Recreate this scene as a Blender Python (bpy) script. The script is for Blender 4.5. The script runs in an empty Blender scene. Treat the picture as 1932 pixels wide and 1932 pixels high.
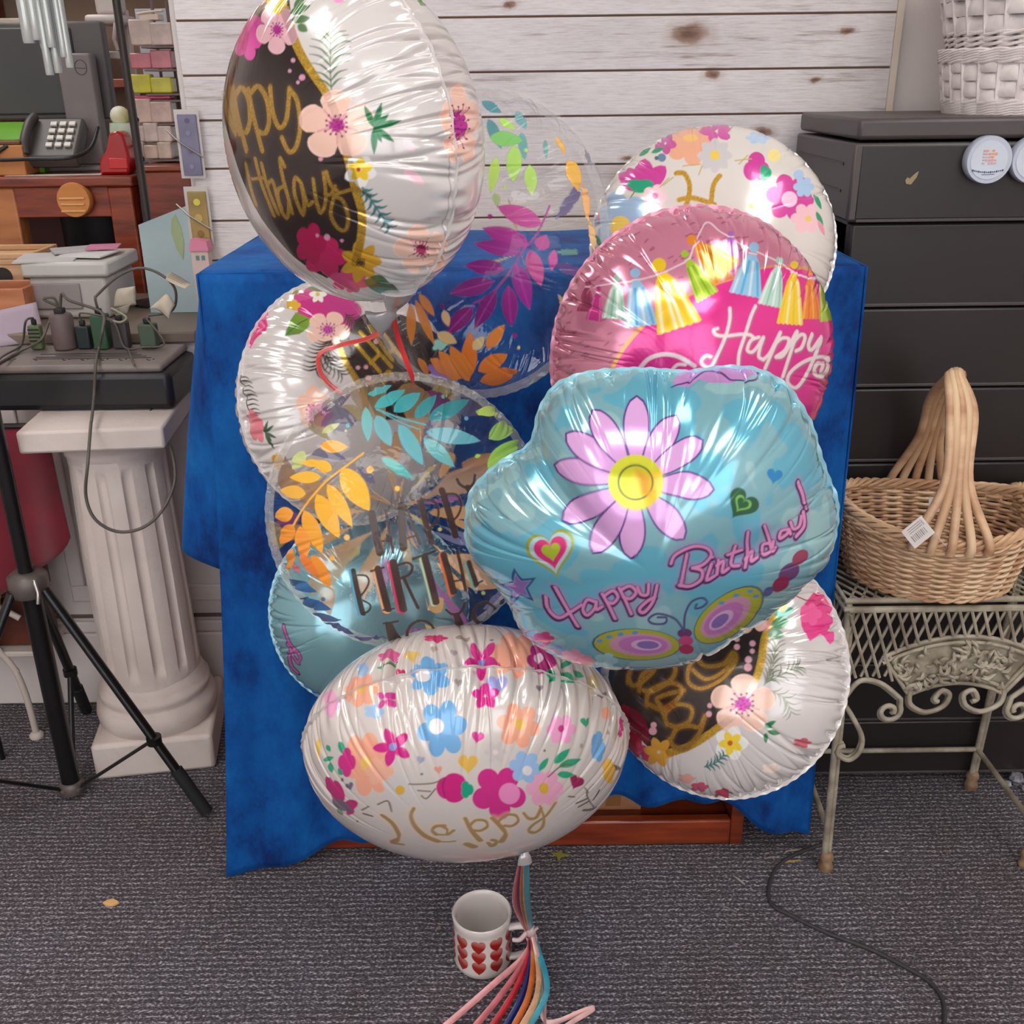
import bpy, math, random
import numpy as np
from mathutils import Vector, Matrix

random.seed(11)
rng = np.random.default_rng(11)
SC = bpy.context.scene
COL = SC.collection
V = Vector
PI = math.pi

# ------------------------------------------------------------------ camera
FPX, W = 1950.0, 1932.0
PITCH, ROLL, CAMH = math.radians(22.7), math.radians(0.7), 1.2
CAM = V((0, 0, CAMH))
_f = V((0, math.cos(PITCH), -math.sin(PITCH)))
_r0, _u0 = V((1, 0, 0)), V((0, math.sin(PITCH), math.cos(PITCH)))
_r = _r0 * math.cos(ROLL) - _u0 * math.sin(ROLL)
_u = _u0 * math.cos(ROLL) + _r0 * math.sin(ROLL)

def ray(px, py):
    return _f + _r * ((px - 966) / FPX) - _u * ((py - 966) / FPX)
def at(px, py, Y):            # point of the place seen at a pixel, on the upright plane y = Y
    d = ray(px, py); return CAM + d * (Y / d.y)
def atz(px, py, z):           # the same on a level plane
    d = ray(px, py); return CAM + d * ((z - CAMH) / d.z)
def dep(px, py, D):           # the same at a distance along the view
    return CAM + ray(px, py) * D

cam_d = bpy.data.cameras.new('camera'); cam = bpy.data.objects.new('camera', cam_d); COL.objects.link(cam)
cam_d.sensor_width = 36; cam_d.sensor_fit = 'HORIZONTAL'; cam_d.lens = 36 * FPX / W
cam_d.clip_start = 0.02; cam_d.clip_end = 60
m = Matrix((_r, _u, -_f)).transposed().to_4x4(); m.translation = CAM
cam.matrix_world = m
SC.camera = cam

# ------------------------------------------------------------------ colour and materials
def lin(c):
    c = c / 255.0
    return c / 12.92 if c <= 0.04045 else ((c + 0.055) / 1.055) ** 2.4
def C(r, g, b, k=1.0):
    return tuple(min(0.95, lin(x) * k) for x in (r, g, b))

MATS = {}
def mat(name, rgb, rough=0.5, metal=0.0, rgb2=None, nscale=8.0, stretch=(1, 1, 1), bump=0.0, bscale=60.0,
        coat=0.0, sheen=0.0, spec=0.5, lo=0.35, hi=0.65, emit=0.0, alpha=1.0, detail=4.0):
    if name in MATS: return MATS[name]
    M = bpy.data.materials.new(name); M.use_nodes = True
    nt = M.node_tree; nd = nt.nodes; lk = nt.links
    b = nd['Principled BSDF']
    b.inputs['Base Color'].default_value = (*rgb, 1)
    b.inputs['Roughness'].default_value = rough
    b.inputs['Metallic'].default_value = metal
    b.inputs['Coat Weight'].default_value = coat
    b.inputs['Coat Roughness'].default_value = 0.1
    b.inputs['Sheen Weight'].default_value = sheen
    b.inputs['Specular IOR Level'].default_value = spec
    b.inputs['Alpha'].default_value = alpha
    if emit:
        b.inputs['Emission Color'].default_value = (*rgb, 1); b.inputs['Emission Strength'].default_value = emit
    tc = nd.new('ShaderNodeTexCoord'); mp = nd.new('ShaderNodeMapping'); mp.inputs['Scale'].default_value = stretch
    lk.new(tc.outputs['Object'], mp.inputs['Vector'])
    if rgb2 is None: rgb2 = tuple(c * 0.86 for c in rgb)
    n = nd.new('ShaderNodeTexNoise'); n.inputs['Scale'].default_value = nscale; n.inputs['Detail'].default_value = detail
    lk.new(mp.outputs['Vector'], n.inputs['Vector'])
    rp = nd.new('ShaderNodeValToRGB')
    rp.color_ramp.elements[0].position = lo; rp.color_ramp.elements[0].color = (*rgb2, 1)
    rp.color_ramp.elements[1].position = hi; rp.color_ramp.elements[1].color = (*rgb, 1)
    lk.new(n.outputs['Fac'], rp.inputs['Fac']); lk.new(rp.outputs['Color'], b.inputs['Base Color'])
    if bump:
        n2 = nd.new('ShaderNodeTexNoise'); n2.inputs['Scale'].default_value = bscale; n2.inputs['Detail'].default_value = 3
        lk.new(mp.outputs['Vector'], n2.inputs['Vector'])
        bp = nd.new('ShaderNodeBump'); bp.inputs['Strength'].default_value = bump; bp.inputs['Distance'].default_value = 0.004
        lk.new(n2.outputs['Fac'], bp.inputs['Height']); lk.new(bp.outputs['Normal'], b.inputs['Normal'])
    MATS[name] = M
    return M

# ------------------------------------------------------------------ objects
ORG = {}
def tag(o, label=None, cat=None, group=None, kind=None):
    if label: o['label'] = label
    if cat: o['category'] = cat
    if group: o['group'] = group
    if kind: o['kind'] = kind
    return o
def thing(name, loc, label, cat, group=None):
    o = bpy.data.objects.new(name, None); COL.objects.link(o)
    o.location = loc; o.empty_display_size = 0.05
    ORG[o] = V(loc)
    return tag(o, label, cat, group)

class MB:
    def __init__(s): s.v = []; s.f = []
    def add(s, vs, fs):
        k = len(s.v); s.v += [V(p) for p in vs]; s.f += [tuple(i + k for i in f) for f in fs]; return s
    def box(s, c, size, rot=None):
        c = V(c); h = V(size) / 2; R = rot if rot is not None else Matrix.Identity(3)
        vs = [c + R @ V((x * h.x, y * h.y, z * h.z)) for x in (-1, 1) for y in (-1, 1) for z in (-1, 1)]
        return s.add(vs, [(0, 1, 3, 2), (4, 6, 7, 5), (0, 4, 5, 1), (2, 3, 7, 6), (0, 2, 6, 4), (1, 5, 7, 3)])
    def bb(s, x0, x1, y0, y1, z0, z1):
        return s.box(((x0 + x1) / 2, (y0 + y1) / 2, (z0 + z1) / 2), (abs(x1 - x0), abs(y1 - y0), abs(z1 - z0)))
    def tube(s, path, r, n=8, closed=False, cap=True, flat=None, upv=None):
        P = [V(p) for p in path]; N = len(P)
        T = []
        for i in range(N):
            a = P[(i - 1) % N] if (closed or i > 0) else P[i]
            b = P[(i + 1) % N] if (closed or i < N - 1) else P[i]
            d = b - a; T.append(d.normalized() if d.length > 1e-9 else V((0, 0, 1)))
        u = V(upv) if upv is not None else (V((0, 0, 1)) if abs(T[0].z) < 0.9 else V((1, 0, 0)))
        vs = []
        for i in range(N):
            if upv is not None: u = V(upv)
            u = u - T[i] * u.dot(T[i])
            if u.length < 1e-6: u = T[i].orthogonal()
            u.normalize(); w = T[i].cross(u)
            ri = r[i] if isinstance(r, (list, tuple)) else r
            rx, rz = (ri, ri) if flat is None else (ri, ri * flat)
            for k in range(n):
                a = 2 * PI * k / n
                vs.append(P[i] + w * (rx * math.cos(a)) + u * (rz * math.sin(a)))
        fs = []
        for i in range(N if closed else N - 1):
            j = (i + 1) % N
            for k in range(n):
                q = (k + 1) % n
                fs.append((i * n + k, i * n + q, j * n + q, j * n + k))
        if cap and not closed:
            fs.append(tuple(range(n))[::-1]); fs.append(tuple((N - 1) * n + k for k in range(n)))
        return s.add(vs, fs)
    def lathe(s, prof, n=32, c=(0, 0, 0), rot=None, sx=1, sy=1):
        c = V(c); R = rot if rot is not None else Matrix.Identity(3); vs = []; fs = []; m_ = len(prof)
        for i in range(n):
            a = 2 * PI * i / n
            for (r, z) in prof: vs.append(c + R @ V((r * math.cos(a) * sx, r * math.sin(a) * sy, z)))
        for i in range(n):
            j = (i + 1) % n
            for k in range(m_ - 1): fs.append((i * m_ + k, j * m_ + k, j * m_ + k + 1, i * m_ + k + 1))
        if prof[0][0] > 1e-6: fs.append(tuple(i * m_ for i in range(n))[::-1])
        if prof[-1][0] > 1e-6: fs.append(tuple(i * m_ + m_ - 1 for i in range(n)))
        return s.add(vs, fs)
    def prism(s, poly, t, M=None):     # outline in the local xy plane, thickness t along local z
        M = M if M is not None else Matrix.Identity(4); n = len(poly)
        vs = [M @ V((x, y, -t / 2)) for x, y in poly] + [M @ V((x, y, t / 2)) for x, y in poly]
        fs = [tuple(range(n))[::-1], tuple(range(n, 2 * n))] + [(i, (i + 1) % n, n + (i + 1) % n, n + i) for i in range(n)]
        return s.add(vs, fs)
    def ball(s, c, r, n=12, sx=1, sy=1, sz=1):
        prof = [(max(1e-7, r * math.sin(PI * k / n)), -r * math.cos(PI * k / n)) for k in range(n + 1)]
        k0 = len(s.v); s.lathe(prof, n * 2, (0, 0, 0))
        for i in range(k0, len(s.v)):
            p = s.v[i]; s.v[i] = V((p.x * sx, p.y * sy, p.z * sz)) + V(c)
        return s
    def grid(s, fn, nu, nv, cu=False):
        vs = [fn(i / nu, j / nv) for i in range(nu if cu else nu + 1) for j in range(nv + 1)]
        fs = []; mu = nu
        for i in range(mu):
            i2 = (i + 1) % nu if cu else i + 1
            for j in range(nv): fs.append((i * (nv + 1) + j, i2 * (nv + 1) + j, i2 * (nv + 1) + j + 1, i * (nv + 1) + j + 1))
        return s.add(vs, fs)
    def build(s, name, M, parent=None, smooth=False, bevel=0.0, solid=0.0, sub=0):
        me = bpy.data.meshes.new(name)
        if parent is None:
            lo = [min(p[i] for p in s.v) for i in range(3)]; hi = [max(p[i] for p in s.v) for i in range(3)]
            org = V(((lo[0] + hi[0]) / 2, (lo[1] + hi[1]) / 2, lo[2]))
        else: org = ORG[parent]
        me.from_pydata([tuple(p - org) for p in s.v], [], s.f); me.update()
        me.materials.append(M)
        if smooth:
            for p in me.polygons: p.use_smooth = True
        o = bpy.data.objects.new(name, me); COL.objects.link(o)
        ORG[o] = org
        if parent is None: o.location = org
        else: o.parent = parent
        if solid:
            md = o.modifiers.new('solid', 'SOLIDIFY'); md.thickness = solid; md.offset = 0
        if sub:
            md = o.modifiers.new('sub', 'SUBSURF'); md.levels = sub; md.render_levels = sub
        if bevel:
            md = o.modifiers.new('bevel', 'BEVEL'); md.width = bevel; md.segments = 2; md.limit_method = 'ANGLE'
            md.angle_limit = math.radians(40)
            if not smooth:
                for p in me.polygons: p.use_smooth = True
                try: me.set_sharp_from_angle(angle=math.radians(40))
                except Exception: pass
        elif smooth:
            try: me.set_sharp_from_angle(angle=math.radians(55))
            except Exception: pass
        return o

def cr(pts, k=8, closed=False):       # smooth curve through points (any dimension)
    P = np.array([list(p) for p in pts], float); n = len(P)
    if n < 3: return [V(x) if P.shape[1] == 3 else tuple(x) for x in np.linspace(P[0], P[-1], k + 1)]
    out = []
    for i in range(n if closed else n - 1):
        if closed: a, b, c, d = P[(i - 1) % n], P[i], P[(i + 1) % n], P[(i + 2) % n]
        else: a, b, c, d = P[max(i - 1, 0)], P[i], P[i + 1], P[min(i + 2, n - 1)]
        for j in range(k):
            t = j / k
            out.append(0.5 * ((2 * b) + (-a + c) * t + (2 * a - 5 * b + 4 * c - d) * t * t + (-a + 3 * b - 3 * c + d) * t ** 3))
    if not closed: out.append(P[-1])
    return [V(x) for x in out] if P.shape[1] == 3 else [tuple(x) for x in out]
def rz(a): return Matrix.Rotation(math.radians(a), 3, 'Z')
def rx(a): return Matrix.Rotation(math.radians(a), 3, 'X')
def ry(a): return Matrix.Rotation(math.radians(a), 3, 'Y')
def copy_tree(o, parent=None):
    c = o.copy(); COL.objects.link(c); c.parent = parent
    ORG[c] = ORG.get(o, V((0, 0, 0)))
    for ch in [q for q in COL.objects if q.parent == o]: copy_tree(ch, c)
    return c
def nstep(e0, e1, x):
    t = np.clip((x - e0) / (e1 - e0 + 1e-12), 0, 1); return t * t * (3 - 2 * t)
# ------------------------------------------------------------------ room shell
M_WHITE = mat('white painted wood', C(222, 211, 206), .55, rgb2=C(212, 201, 196), nscale=3, bump=.05)
M_WALL = mat('beige wall paint', C(222, 212, 208), .85, rgb2=C(214, 203, 198), nscale=2, bump=.1, bscale=120)
M_CEIL = mat('ceiling tile', C(226, 222, 216), .9, rgb2=C(210, 206, 200), nscale=40, bump=.1, bscale=200)

def carpet_mat():
    M = bpy.data.materials.new('ribbed grey carpet'); M.use_nodes = True
    nt = M.node_tree; nd = nt.nodes; lk = nt.links; b = nd['Principled BSDF']; b.inputs['Roughness'].default_value = .95; b.inputs['Specular IOR Level'].default_value = .15
    tc = nd.new('ShaderNodeTexCoord'); sp = nd.new('ShaderNodeSeparateXYZ'); lk.new(tc.outputs['Object'], sp.inputs[0])
    def mth(op, a, b_=None, c=None):
        n = nd.new('ShaderNodeMath'); n.operation = op
        for i, v in enumerate((a, b_, c)):
            if v is None: continue
            if isinstance(v, (int, float)): n.inputs[i].default_value = v
            else: lk.new(v, n.inputs[i])
        return n.outputs[0]
    def noise(scale, st, det=3):
        mp = nd.new('ShaderNodeMapping'); mp.inputs['Scale'].default_value = st; lk.new(tc.outputs['Object'], mp.inputs['Vector'])
        n = nd.new('ShaderNodeTexNoise'); n.inputs['Scale'].default_value = scale; n.inputs['Detail'].default_value = det; lk.new(mp.outputs[0], n.inputs['Vector']); return n.outputs['Fac']
    wob = noise(30, (1, 1, 1), 2)
    row = mth('SINE', mth('MULTIPLY_ADD', wob, 5.0, mth('MULTIPLY', sp.outputs['Y'], 2 * PI / 0.0105)))
    loop = noise(230, (1.0, 1.7, 1), 3)
    ht = mth('ADD', mth('MULTIPLY', row, .075), loop)
    rp = nd.new('ShaderNodeValToRGB'); e = rp.color_ramp.elements
    e[0].position = .36; e[0].color = (*C(70, 65, 68), 1); e[1].position = .74; e[1].color = (*C(206, 198, 200), 1)
    x = e.new(.56); x.color = (*C(104, 98, 102), 1)
    lk.new(ht, rp.inputs['Fac'])
    big = noise(5, (1, 1, 1), 3)
    mx = nd.new('ShaderNodeMixRGB'); mx.blend_type = 'MULTIPLY'; mx.inputs['Fac'].default_value = .5
    r2 = nd.new('ShaderNodeValToRGB'); r2.color_ramp.elements[0].position = .35; r2.color_ramp.elements[0].color = (*C(196, 186, 184), 1); r2.color_ramp.elements[1].position = .65; r2.color_ramp.elements[1].color = (*C(226, 226, 236), 1)
    lk.new(big, r2.inputs['Fac']); lk.new(rp.outputs['Color'], mx.inputs[1]); lk.new(r2.outputs['Color'], mx.inputs[2]); lk.new(mx.outputs[0], b.inputs['Base Color'])
    bp = nd.new('ShaderNodeBump'); bp.inputs['Strength'].default_value = .7; bp.inputs['Distance'].default_value = .004; lk.new(ht, bp.inputs['Height']); lk.new(bp.outputs[0], b.inputs['Normal'])
    return M
KNOTS = []
def ship_mat():
    M = bpy.data.materials.new('weathered white boards'); M.use_nodes = True
    nt = M.node_tree; nd = nt.nodes; lk = nt.links; b = nd['Principled BSDF']; b.inputs['Roughness'].default_value = .7
    tc = nd.new('ShaderNodeTexCoord'); at_ = nd.new('ShaderNodeAttribute'); at_.attribute_name = 'board'
    of = nd.new('ShaderNodeVectorMath'); of.operation = 'MULTIPLY_ADD'; lk.new(at_.outputs['Vector'], of.inputs[0]); of.inputs[1].default_value = (7, 3, 5); lk.new(tc.outputs['Object'], of.inputs[2])
    def noise(sc, st, det):
        mp = nd.new('ShaderNodeMapping'); mp.inputs['Scale'].default_value = st; lk.new(of.outputs[0], mp.inputs['Vector'])
        n = nd.new('ShaderNodeTexNoise'); n.inputs['Scale'].default_value = sc; n.inputs['Detail'].default_value = det; n.inputs['Roughness'].default_value = .65; lk.new(mp.outputs[0], n.inputs['Vector']); return n.outputs['Fac']
    def ramp(f, p0, c0, p1, c1):
        r = nd.new('ShaderNodeValToRGB'); r.color_ramp.elements[0].position = p0; r.color_ramp.elements[0].color = (*c0, 1); r.color_ramp.elements[1].position = p1; r.color_ramp.elements[1].color = (*c1, 1); lk.new(f, r.inputs['Fac']); return r.outputs[0]
    def mul(a, c):
        m_ = nd.new('ShaderNodeMixRGB'); m_.blend_type = 'MULTIPLY'; m_.inputs['Fac'].default_value = 1; lk.new(a, m_.inputs[1]); lk.new(c, m_.inputs[2]); return m_.outputs[0]
    base = ramp(noise(3, (1, 1, 3), 3), .3, C(206, 198, 197), .7, C(226, 218, 216))
    grain = ramp(noise(7, (1, 1, 20), 8), .34, (.56, .49, .45), .46, (1, 1, 1))
    fine = ramp(noise(30, (1, 1, 14), 5), .30, (.82, .78, .75), .55, (1, 1, 1))
    mask = ramp(noise(3.0, (1, 1, 3), 3), .42, (1, 1, 1), .56, (0, 0, 0))
    mxg = nd.new('ShaderNodeMixRGB'); lk.new(mask, mxg.inputs['Fac']); mxg.inputs[1].default_value = (1, 1, 1, 1); lk.new(grain, mxg.inputs[2])
    c = mul(mul(base, mxg.outputs[0]), fine)
    # knots: round brown eyes sitting in the grain
    vo = nd.new('ShaderNodeTexVoronoi'); vo.inputs['Scale'].default_value = 3.1; mp = nd.new('ShaderNodeMapping'); mp.inputs['Scale'].default_value = (1, 1, 1.9); lk.new(of.outputs[0], mp.inputs['Vector']); lk.new(mp.outputs[0], vo.inputs['Vector'])
    kn = nd.new('ShaderNodeValToRGB'); e = kn.color_ramp.elements; e[0].position = 0; e[0].color = (*C(120, 88, 74), 1); e[1].position = .14; e[1].color = (1, 1, 1, 1)
    x = e.new(.05); x.color = (*C(160, 128, 112), 1); x = e.new(.085); x.color = (.80, .74, .70, 1)
    lk.new(vo.outputs['Distance'], kn.inputs['Fac']); c = mul(c, kn.outputs[0])
    wv = nd.new('ShaderNodeTexNoise'); wv.inputs['Scale'].default_value = 45; lk.new(tc.outputs['Object'], wv.inputs['Vector'])
    wm = nd.new('ShaderNodeVectorMath'); wm.operation = 'MULTIPLY_ADD'; lk.new(wv.outputs['Color'], wm.inputs[0]); wm.inputs[1].default_value = (.02, 0, .012); lk.new(tc.outputs['Object'], wm.inputs[2])
    for kx, kz, kr in KNOTS:
        ma = nd.new('ShaderNodeMapping'); ma.inputs['Scale'].default_value = (1 / kr, 0, 1.9 / kr); ma.inputs['Location'].default_value = (-(kx + .010) / kr, 0, -1.9 * (kz + .006) / kr); lk.new(wm.outputs[0], ma.inputs['Vector'])
        ln = nd.new('ShaderNodeVectorMath'); ln.operation = 'LENGTH'; lk.new(ma.outputs[0], ln.inputs[0])
        kr_ = nd.new('ShaderNodeValToRGB'); e = kr_.color_ramp.elements; e[0].position = .12; e[0].color = (*C(138, 104, 88), 1); e[1].position = 1.0; e[1].color = (1, 1, 1, 1)
        x = e.new(.42); x.color = (*C(184, 156, 140), 1); x = e.new(.62); x.color = (.84, .79, .75, 1); lk.new(ln.outputs['Value'], kr_.inputs['Fac']); c = mul(c, kr_.outputs[0])
    lk.new(c, b.inputs['Base Color'])
    bp = nd.new('ShaderNodeBump'); bp.inputs['Strength'].default_value = .25; bp.inputs['Distance'].default_value = .003; lk.new(noise(9, (1, 1, 22), 6), bp.inputs['Height']); lk.new(bp.outputs[0], b.inputs['Normal'])
    return M

RX0, RX1, RY0, RY1, RH = -2.6, 2.2, -2.6, 3.4, 2.62
tag(MB().bb(RX0, RX1, RY0, RY1, -.06, 0).build('floor', carpet_mat()), kind='structure')
tag(MB().bb(RX0, RX1, RY0, RY1, RH, RH + .06).build('ceiling', M_CEIL), kind='structure')
tag(MB().bb(RX0 - .08, RX0, RY0, RY1, 0, RH).build('wall_left', M_WALL), kind='structure')
tag(MB().bb(RX1, RX1 + .08, RY0, RY1, 0, RH).build('wall_right', M_WALL), kind='structure')
tag(MB().bb(RX0, RX1, RY0 - .08, RY0, 0, RH).build('wall_front', M_WALL), kind='structure')
tag(MB().bb(RX0, -.56, RY1, RY1 + .08, 0, RH).build('wall_far', mat('tan wall paint', C(176, 150, 128), .85)), kind='structure')
# partition behind the table: plain wall with a board panel mounted on its left part
WY = 1.90
tag(MB().bb(-.56, RX1, WY + .012, WY + .11, 0, RH).build('wall_back', M_WALL), kind='structure')
XL, XR = -.548, .648
zs = [0.60, .665, .735, .82, .905, .974, 1.062, 1.141, 1.212, 1.296, 1.378, 1.462, 1.540, 1.63, 1.71, 1.80, 1.885, 1.97, 2.05]
KNOTS += [(q.x - (XL + XR) / 2, q.z - zs[0], r_) for q, r_ in [(at(x, y, WY), r_) for x, y, r_ in ((1300, 66, .055), (1342, 143, .026), (1438, 250, .030), (1538, 152, .016), (960, 10, .02), (1180, 300, .016), (1600, 60, .02), (640, 30, .03), (430, 180, .014))]]
mb = MB(); vals = []
for i in range(len(zs) - 1):
    k0 = len(mb.v); mb.bb(XL, XR, WY - .004, WY + .012, zs[i] + .0016, zs[i + 1] - .0016); vals += [(i * .37 % 1, i * .71 % 1, i * .13 % 1)] * (len(mb.v) - k0)
pw = mb.build('board_panel', ship_mat(), bevel=.0012)
a_ = pw.data.attributes.new('board', 'FLOAT_VECTOR', 'POINT'); a_.data.foreach_set('vector', np.array(vals, np.float32).ravel())
pw.name = 'wall_panel'; tag(pw, kind='structure')
tag(MB().bb(XL, XR, WY + .002, WY + .0125, .6, 2.05).build('trim_1', mat('brown gap board', C(132, 102, 84), .9)), kind='structure')  # brown backing seen between the planks
tag(MB().bb(XR, XR + .011, WY - .006, WY + .013, .6, 2.05).build('trim_2', mat('cream edge strip', C(220, 204, 186), .5)), kind='structure')
# low panelled counter wall at the left
CY, CZ = 1.87, .765
cw = MB().bb(RX0, -.30, CY, CY + .07, 0, CZ)
cw.build('wall_counter', M_WHITE, bevel=.003)['kind'] = 'structure'
mb = MB()
for x0, x1 in ((-1.9, -1.42), (-1.38, -.93), (-.89, -.42)):
    mb.bb(x0, x1, CY - .008, CY, .235, .27).bb(x0, x1, CY - .008, CY, .67, .70).bb(x0, x0 + .03, CY - .008, CY, .27, .67).bb(x1 - .03, x1, CY - .008, CY, .27, .67)
tag(mb.build('trim_3', M_WHITE, bevel=.003), kind='structure')
tag(MB().bb(RX0, -.30, CY - .016, CY, 0, .165).bb(RX0, -.30, CY - .011, CY, .165, .19).build('baseboard_left', M_WHITE, bevel=.004), kind='structure')
tag(MB().bb(RX0, -.30, CY - .004, CY, .196, .203).build('trim_4', mat('brown rail line', C(110, 92, 84), .6)), kind='structure')
ct = MB().bb(RX0, -.57, CY - .015, 2.24, CZ, CZ + .02).build('counter_top', mat('counter laminate', C(120, 104, 92), .5), bevel=.003)
tag(ct, 'brown counter top behind the power strip, holding bins and boxes', 'counter')
tag(MB().bb(.65, RX1, WY - .004, WY + .012, 0, .09).build('baseboard_back', M_WHITE, bevel=.003), kind='structure')
# ceiling fixtures
M_FR = mat('light frame', C(226, 224, 220), .4); M_LT = mat('lit diffuser', (1.0, .985, .965), .5, emit=6.5, rgb2=(1.0, .985, .965))
for i, (x, y) in enumerate([(-1.15, .35), (1.05, .35), (-.05, -.75), (-1.5, -1.7), (1.2, -1.7), (-1.6, 2.7)]):
    t = thing('ceiling_light', (x, y, RH), 'recessed rectangular ceiling light, %s' % ['above the tripod side of the display', 'above the wire table side of the display', 'above the person taking the photo', 'behind the camera near the left wall', 'behind the camera near the right wall', 'over the reception desk'][i], 'light', 'ceiling lights')
    a, b_ = (.30, .60) if i != 2 else (.6, .30)
    MB().bb(x - a - .03, x + a + .03, y - b_ - .03, y - b_, RH - .03, RH).bb(x - a - .03, x + a + .03, y + b_, y + b_ + .03, RH - .03, RH).bb(x - a - .03, x - a, y - b_, y + b_, RH - .03, RH).bb(x + a, x + a + .03, y - b_, y + b_, RH - .03, RH).build('frame', M_FR, t)
    MB().bb(x - a, x + a, y - b_, y + b_, RH - .018, RH - .002).build('diffuser', M_LT, t)

# glowing panes added behind the camera as fill light, framed like windows
M_FILL = mat('glowing fill pane', (.90, .95, 1.0), .3, emit=1.9, rgb2=(.90, .95, 1.0))
for i, (x0, x1) in enumerate(((-2.3, -.15), (.15, 2.0))):
    wd = MB().bb(x0, x1, RY0 + .002, RY0 + .012, .75, 2.3).build('fill_pane_%d' % (i + 1), M_FILL); wd['kind'] = 'structure'
    MB().bb(x0 - .06, x1 + .06, RY0 + .0005, RY0 + .03, .69, .75).bb(x0 - .06, x1 + .06, RY0 + .0005, RY0 + .03, 2.3, 2.36).bb(x0 - .06, x0, RY0 + .0005, RY0 + .03, .75, 2.3).bb(x1, x1 + .06, RY0 + .0005, RY0 + .03, .75, 2.3).bb((x0 + x1) / 2 - .025, (x0 + x1) / 2 + .025, RY0 + .0005, RY0 + .03, .75, 2.3).build('frame', M_WHITE, wd)
# ------------------------------------------------------------------ cloth-covered shelf unit
TX0, TX1, TY0, TY1, TZ = -.408, .468, 1.385, 1.775, .968
M_MAH = mat('mahogany stain', C(150, 62, 30), .35, rgb2=C(100, 36, 18), nscale=6, stretch=(1, 8, 8), coat=.3, bump=.08, bscale=30)
t = thing('shelf_unit', (.03, 1.56, 0), 'reddish brown wooden shelf unit hidden under the blue cloth', 'shelf')
x0, x1, y0, y1 = TX0 + .03, TX1 - .085, TY0 + .012, TY1 - .01
MB().bb(x0, x0 + .022, y0, y1, 0, TZ - .025).build('side_panel', M_MAH, t, bevel=.002)
MB().bb(x1 - .022, x1, y0, y1, 0, TZ - .025).build('side_panel', M_MAH, t, bevel=.002)
MB().bb(x0 + .022, x1 - .022, y1 - .012, y1, .0, TZ - .025).build('back_panel', M_MAH, t)
MB().bb(x0 + .022, x1 - .022, y0 + .004, y1 - .012, .024, .04).build('shelf', M_MAH, t, bevel=.002)
MB().bb(x0 + .022, x1 - .022, y0 + .004, y1 - .012, .42, .44).build('shelf', M_MAH, t, bevel=.002)
MB().bb(x0 + .022, x1 - .022, y0 - .002, y0 + .018, 0.002, .052).build('kick_board', M_MAH, t, bevel=.004)
MB().bb(TX0 + .004, TX1 - .004, TY0 + .006, TY1 - .006, TZ - .025, TZ - .004).build('top_board', M_MAH, t, bevel=.002)
t = thing('cardboard_box', (.165, 1.52, .0405), 'small brown cardboard box on the bottom shelf below the balloons', 'box')
M_CB = mat('cardboard', C(176, 122, 84), .8)
MB().bb(.12, .215, 1.44, 1.56, .0405, .145).build('body', M_CB, t, bevel=.001)
MB().bb(.12, .166, 1.44, 1.56, .145, .148).bb(.169, .215, 1.44, 1.56, .145, .148).build('flap', M_CB, t)
MB().bb(.155, .18, 1.4385, 1.4398, .05, .145).build('tape', mat('packing tape', C(150, 104, 66), .3), t)
tag(MB().bb(.03, .105, 1.45, 1.58, .0405, .115).build('grey_tray', mat('grey plastic', C(104, 96, 96), .5), bevel=.01), 'grey plastic tray on the bottom shelf beside the cardboard box', 'tray')

def velvet():
    M = bpy.data.materials.new('crushed blue velvet'); M.use_nodes = True
    nt = M.node_tree; nd = nt.nodes; lk = nt.links; b = nd['Principled BSDF']; b.inputs['Roughness'].default_value = .75
    b.inputs['Sheen Weight'].default_value = .30; b.inputs['Sheen Roughness'].default_value = .35; b.inputs['Sheen Tint'].default_value = (*C(70, 150, 230), 1); b.inputs['Specular IOR Level'].default_value = .2
    tc = nd.new('ShaderNodeTexCoord'); mp = nd.new('ShaderNodeMapping'); mp.inputs['Scale'].default_value = (1, 1, .6); lk.new(tc.outputs['Object'], mp.inputs['Vector'])
    n = nd.new('ShaderNodeTexNoise'); n.inputs['Scale'].default_value = 11; n.inputs['Detail'].default_value = 7; n.inputs['Roughness'].default_value = .68; lk.new(mp.outputs[0], n.inputs['Vector'])
    r = nd.new('ShaderNodeValToRGB'); e = r.color_ramp.elements; e[0].position = .34; e[0].color = (*C(6, 36, 96), 1); e[1].position = .68; e[1].color = (*C(16, 98, 170), 1); x = e.new(.49); x.color = (*C(6, 72, 142), 1)
    lk.new(n.outputs['Fac'], r.inputs['Fac']); lk.new(r.outputs[0], b.inputs['Base Color'])
    n2 = nd.new('ShaderNodeTexNoise'); n2.inputs['Scale'].default_value = 60; n2.inputs['Detail'].default_value = 4; lk.new(tc.outputs['Object'], n2.inputs['Vector'])
    bp = nd.new('ShaderNodeBump'); bp.inputs['Strength'].default_value = .5; bp.inputs['Distance'].default_value = .006; lk.new(n.outputs['Fac'], bp.inputs['Height'])
    b2 = nd.new('ShaderNodeBump'); b2.inputs['Strength'].default_value = .25; b2.inputs['Distance'].default_value = .003; lk.new(n2.outputs['Fac'], b2.inputs['Height']); lk.new(bp.outputs[0], b2.inputs['Normal']); lk.new(b2.outputs[0], b.inputs['Normal'])
    return M
M_VEL = velvet()
t = thing('tablecloth', (.03, 1.58, 0), 'blue crushed velvet cloth draped over the shelf unit', 'tablecloth')
def hem(x):      # height of the front hem along the table
    u = (x - TX0) / (TX1 - TX0)
    return float(np.interp(u, [0, .07, .11, .16, .20, .235, .27, .32, .55, .70, .78, .84, .90, .95, 1.0], [.004, .010, .022, .05, .055, .012, .018, .07, .12, .105, .13, .12, .075, .05, .035]))
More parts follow.
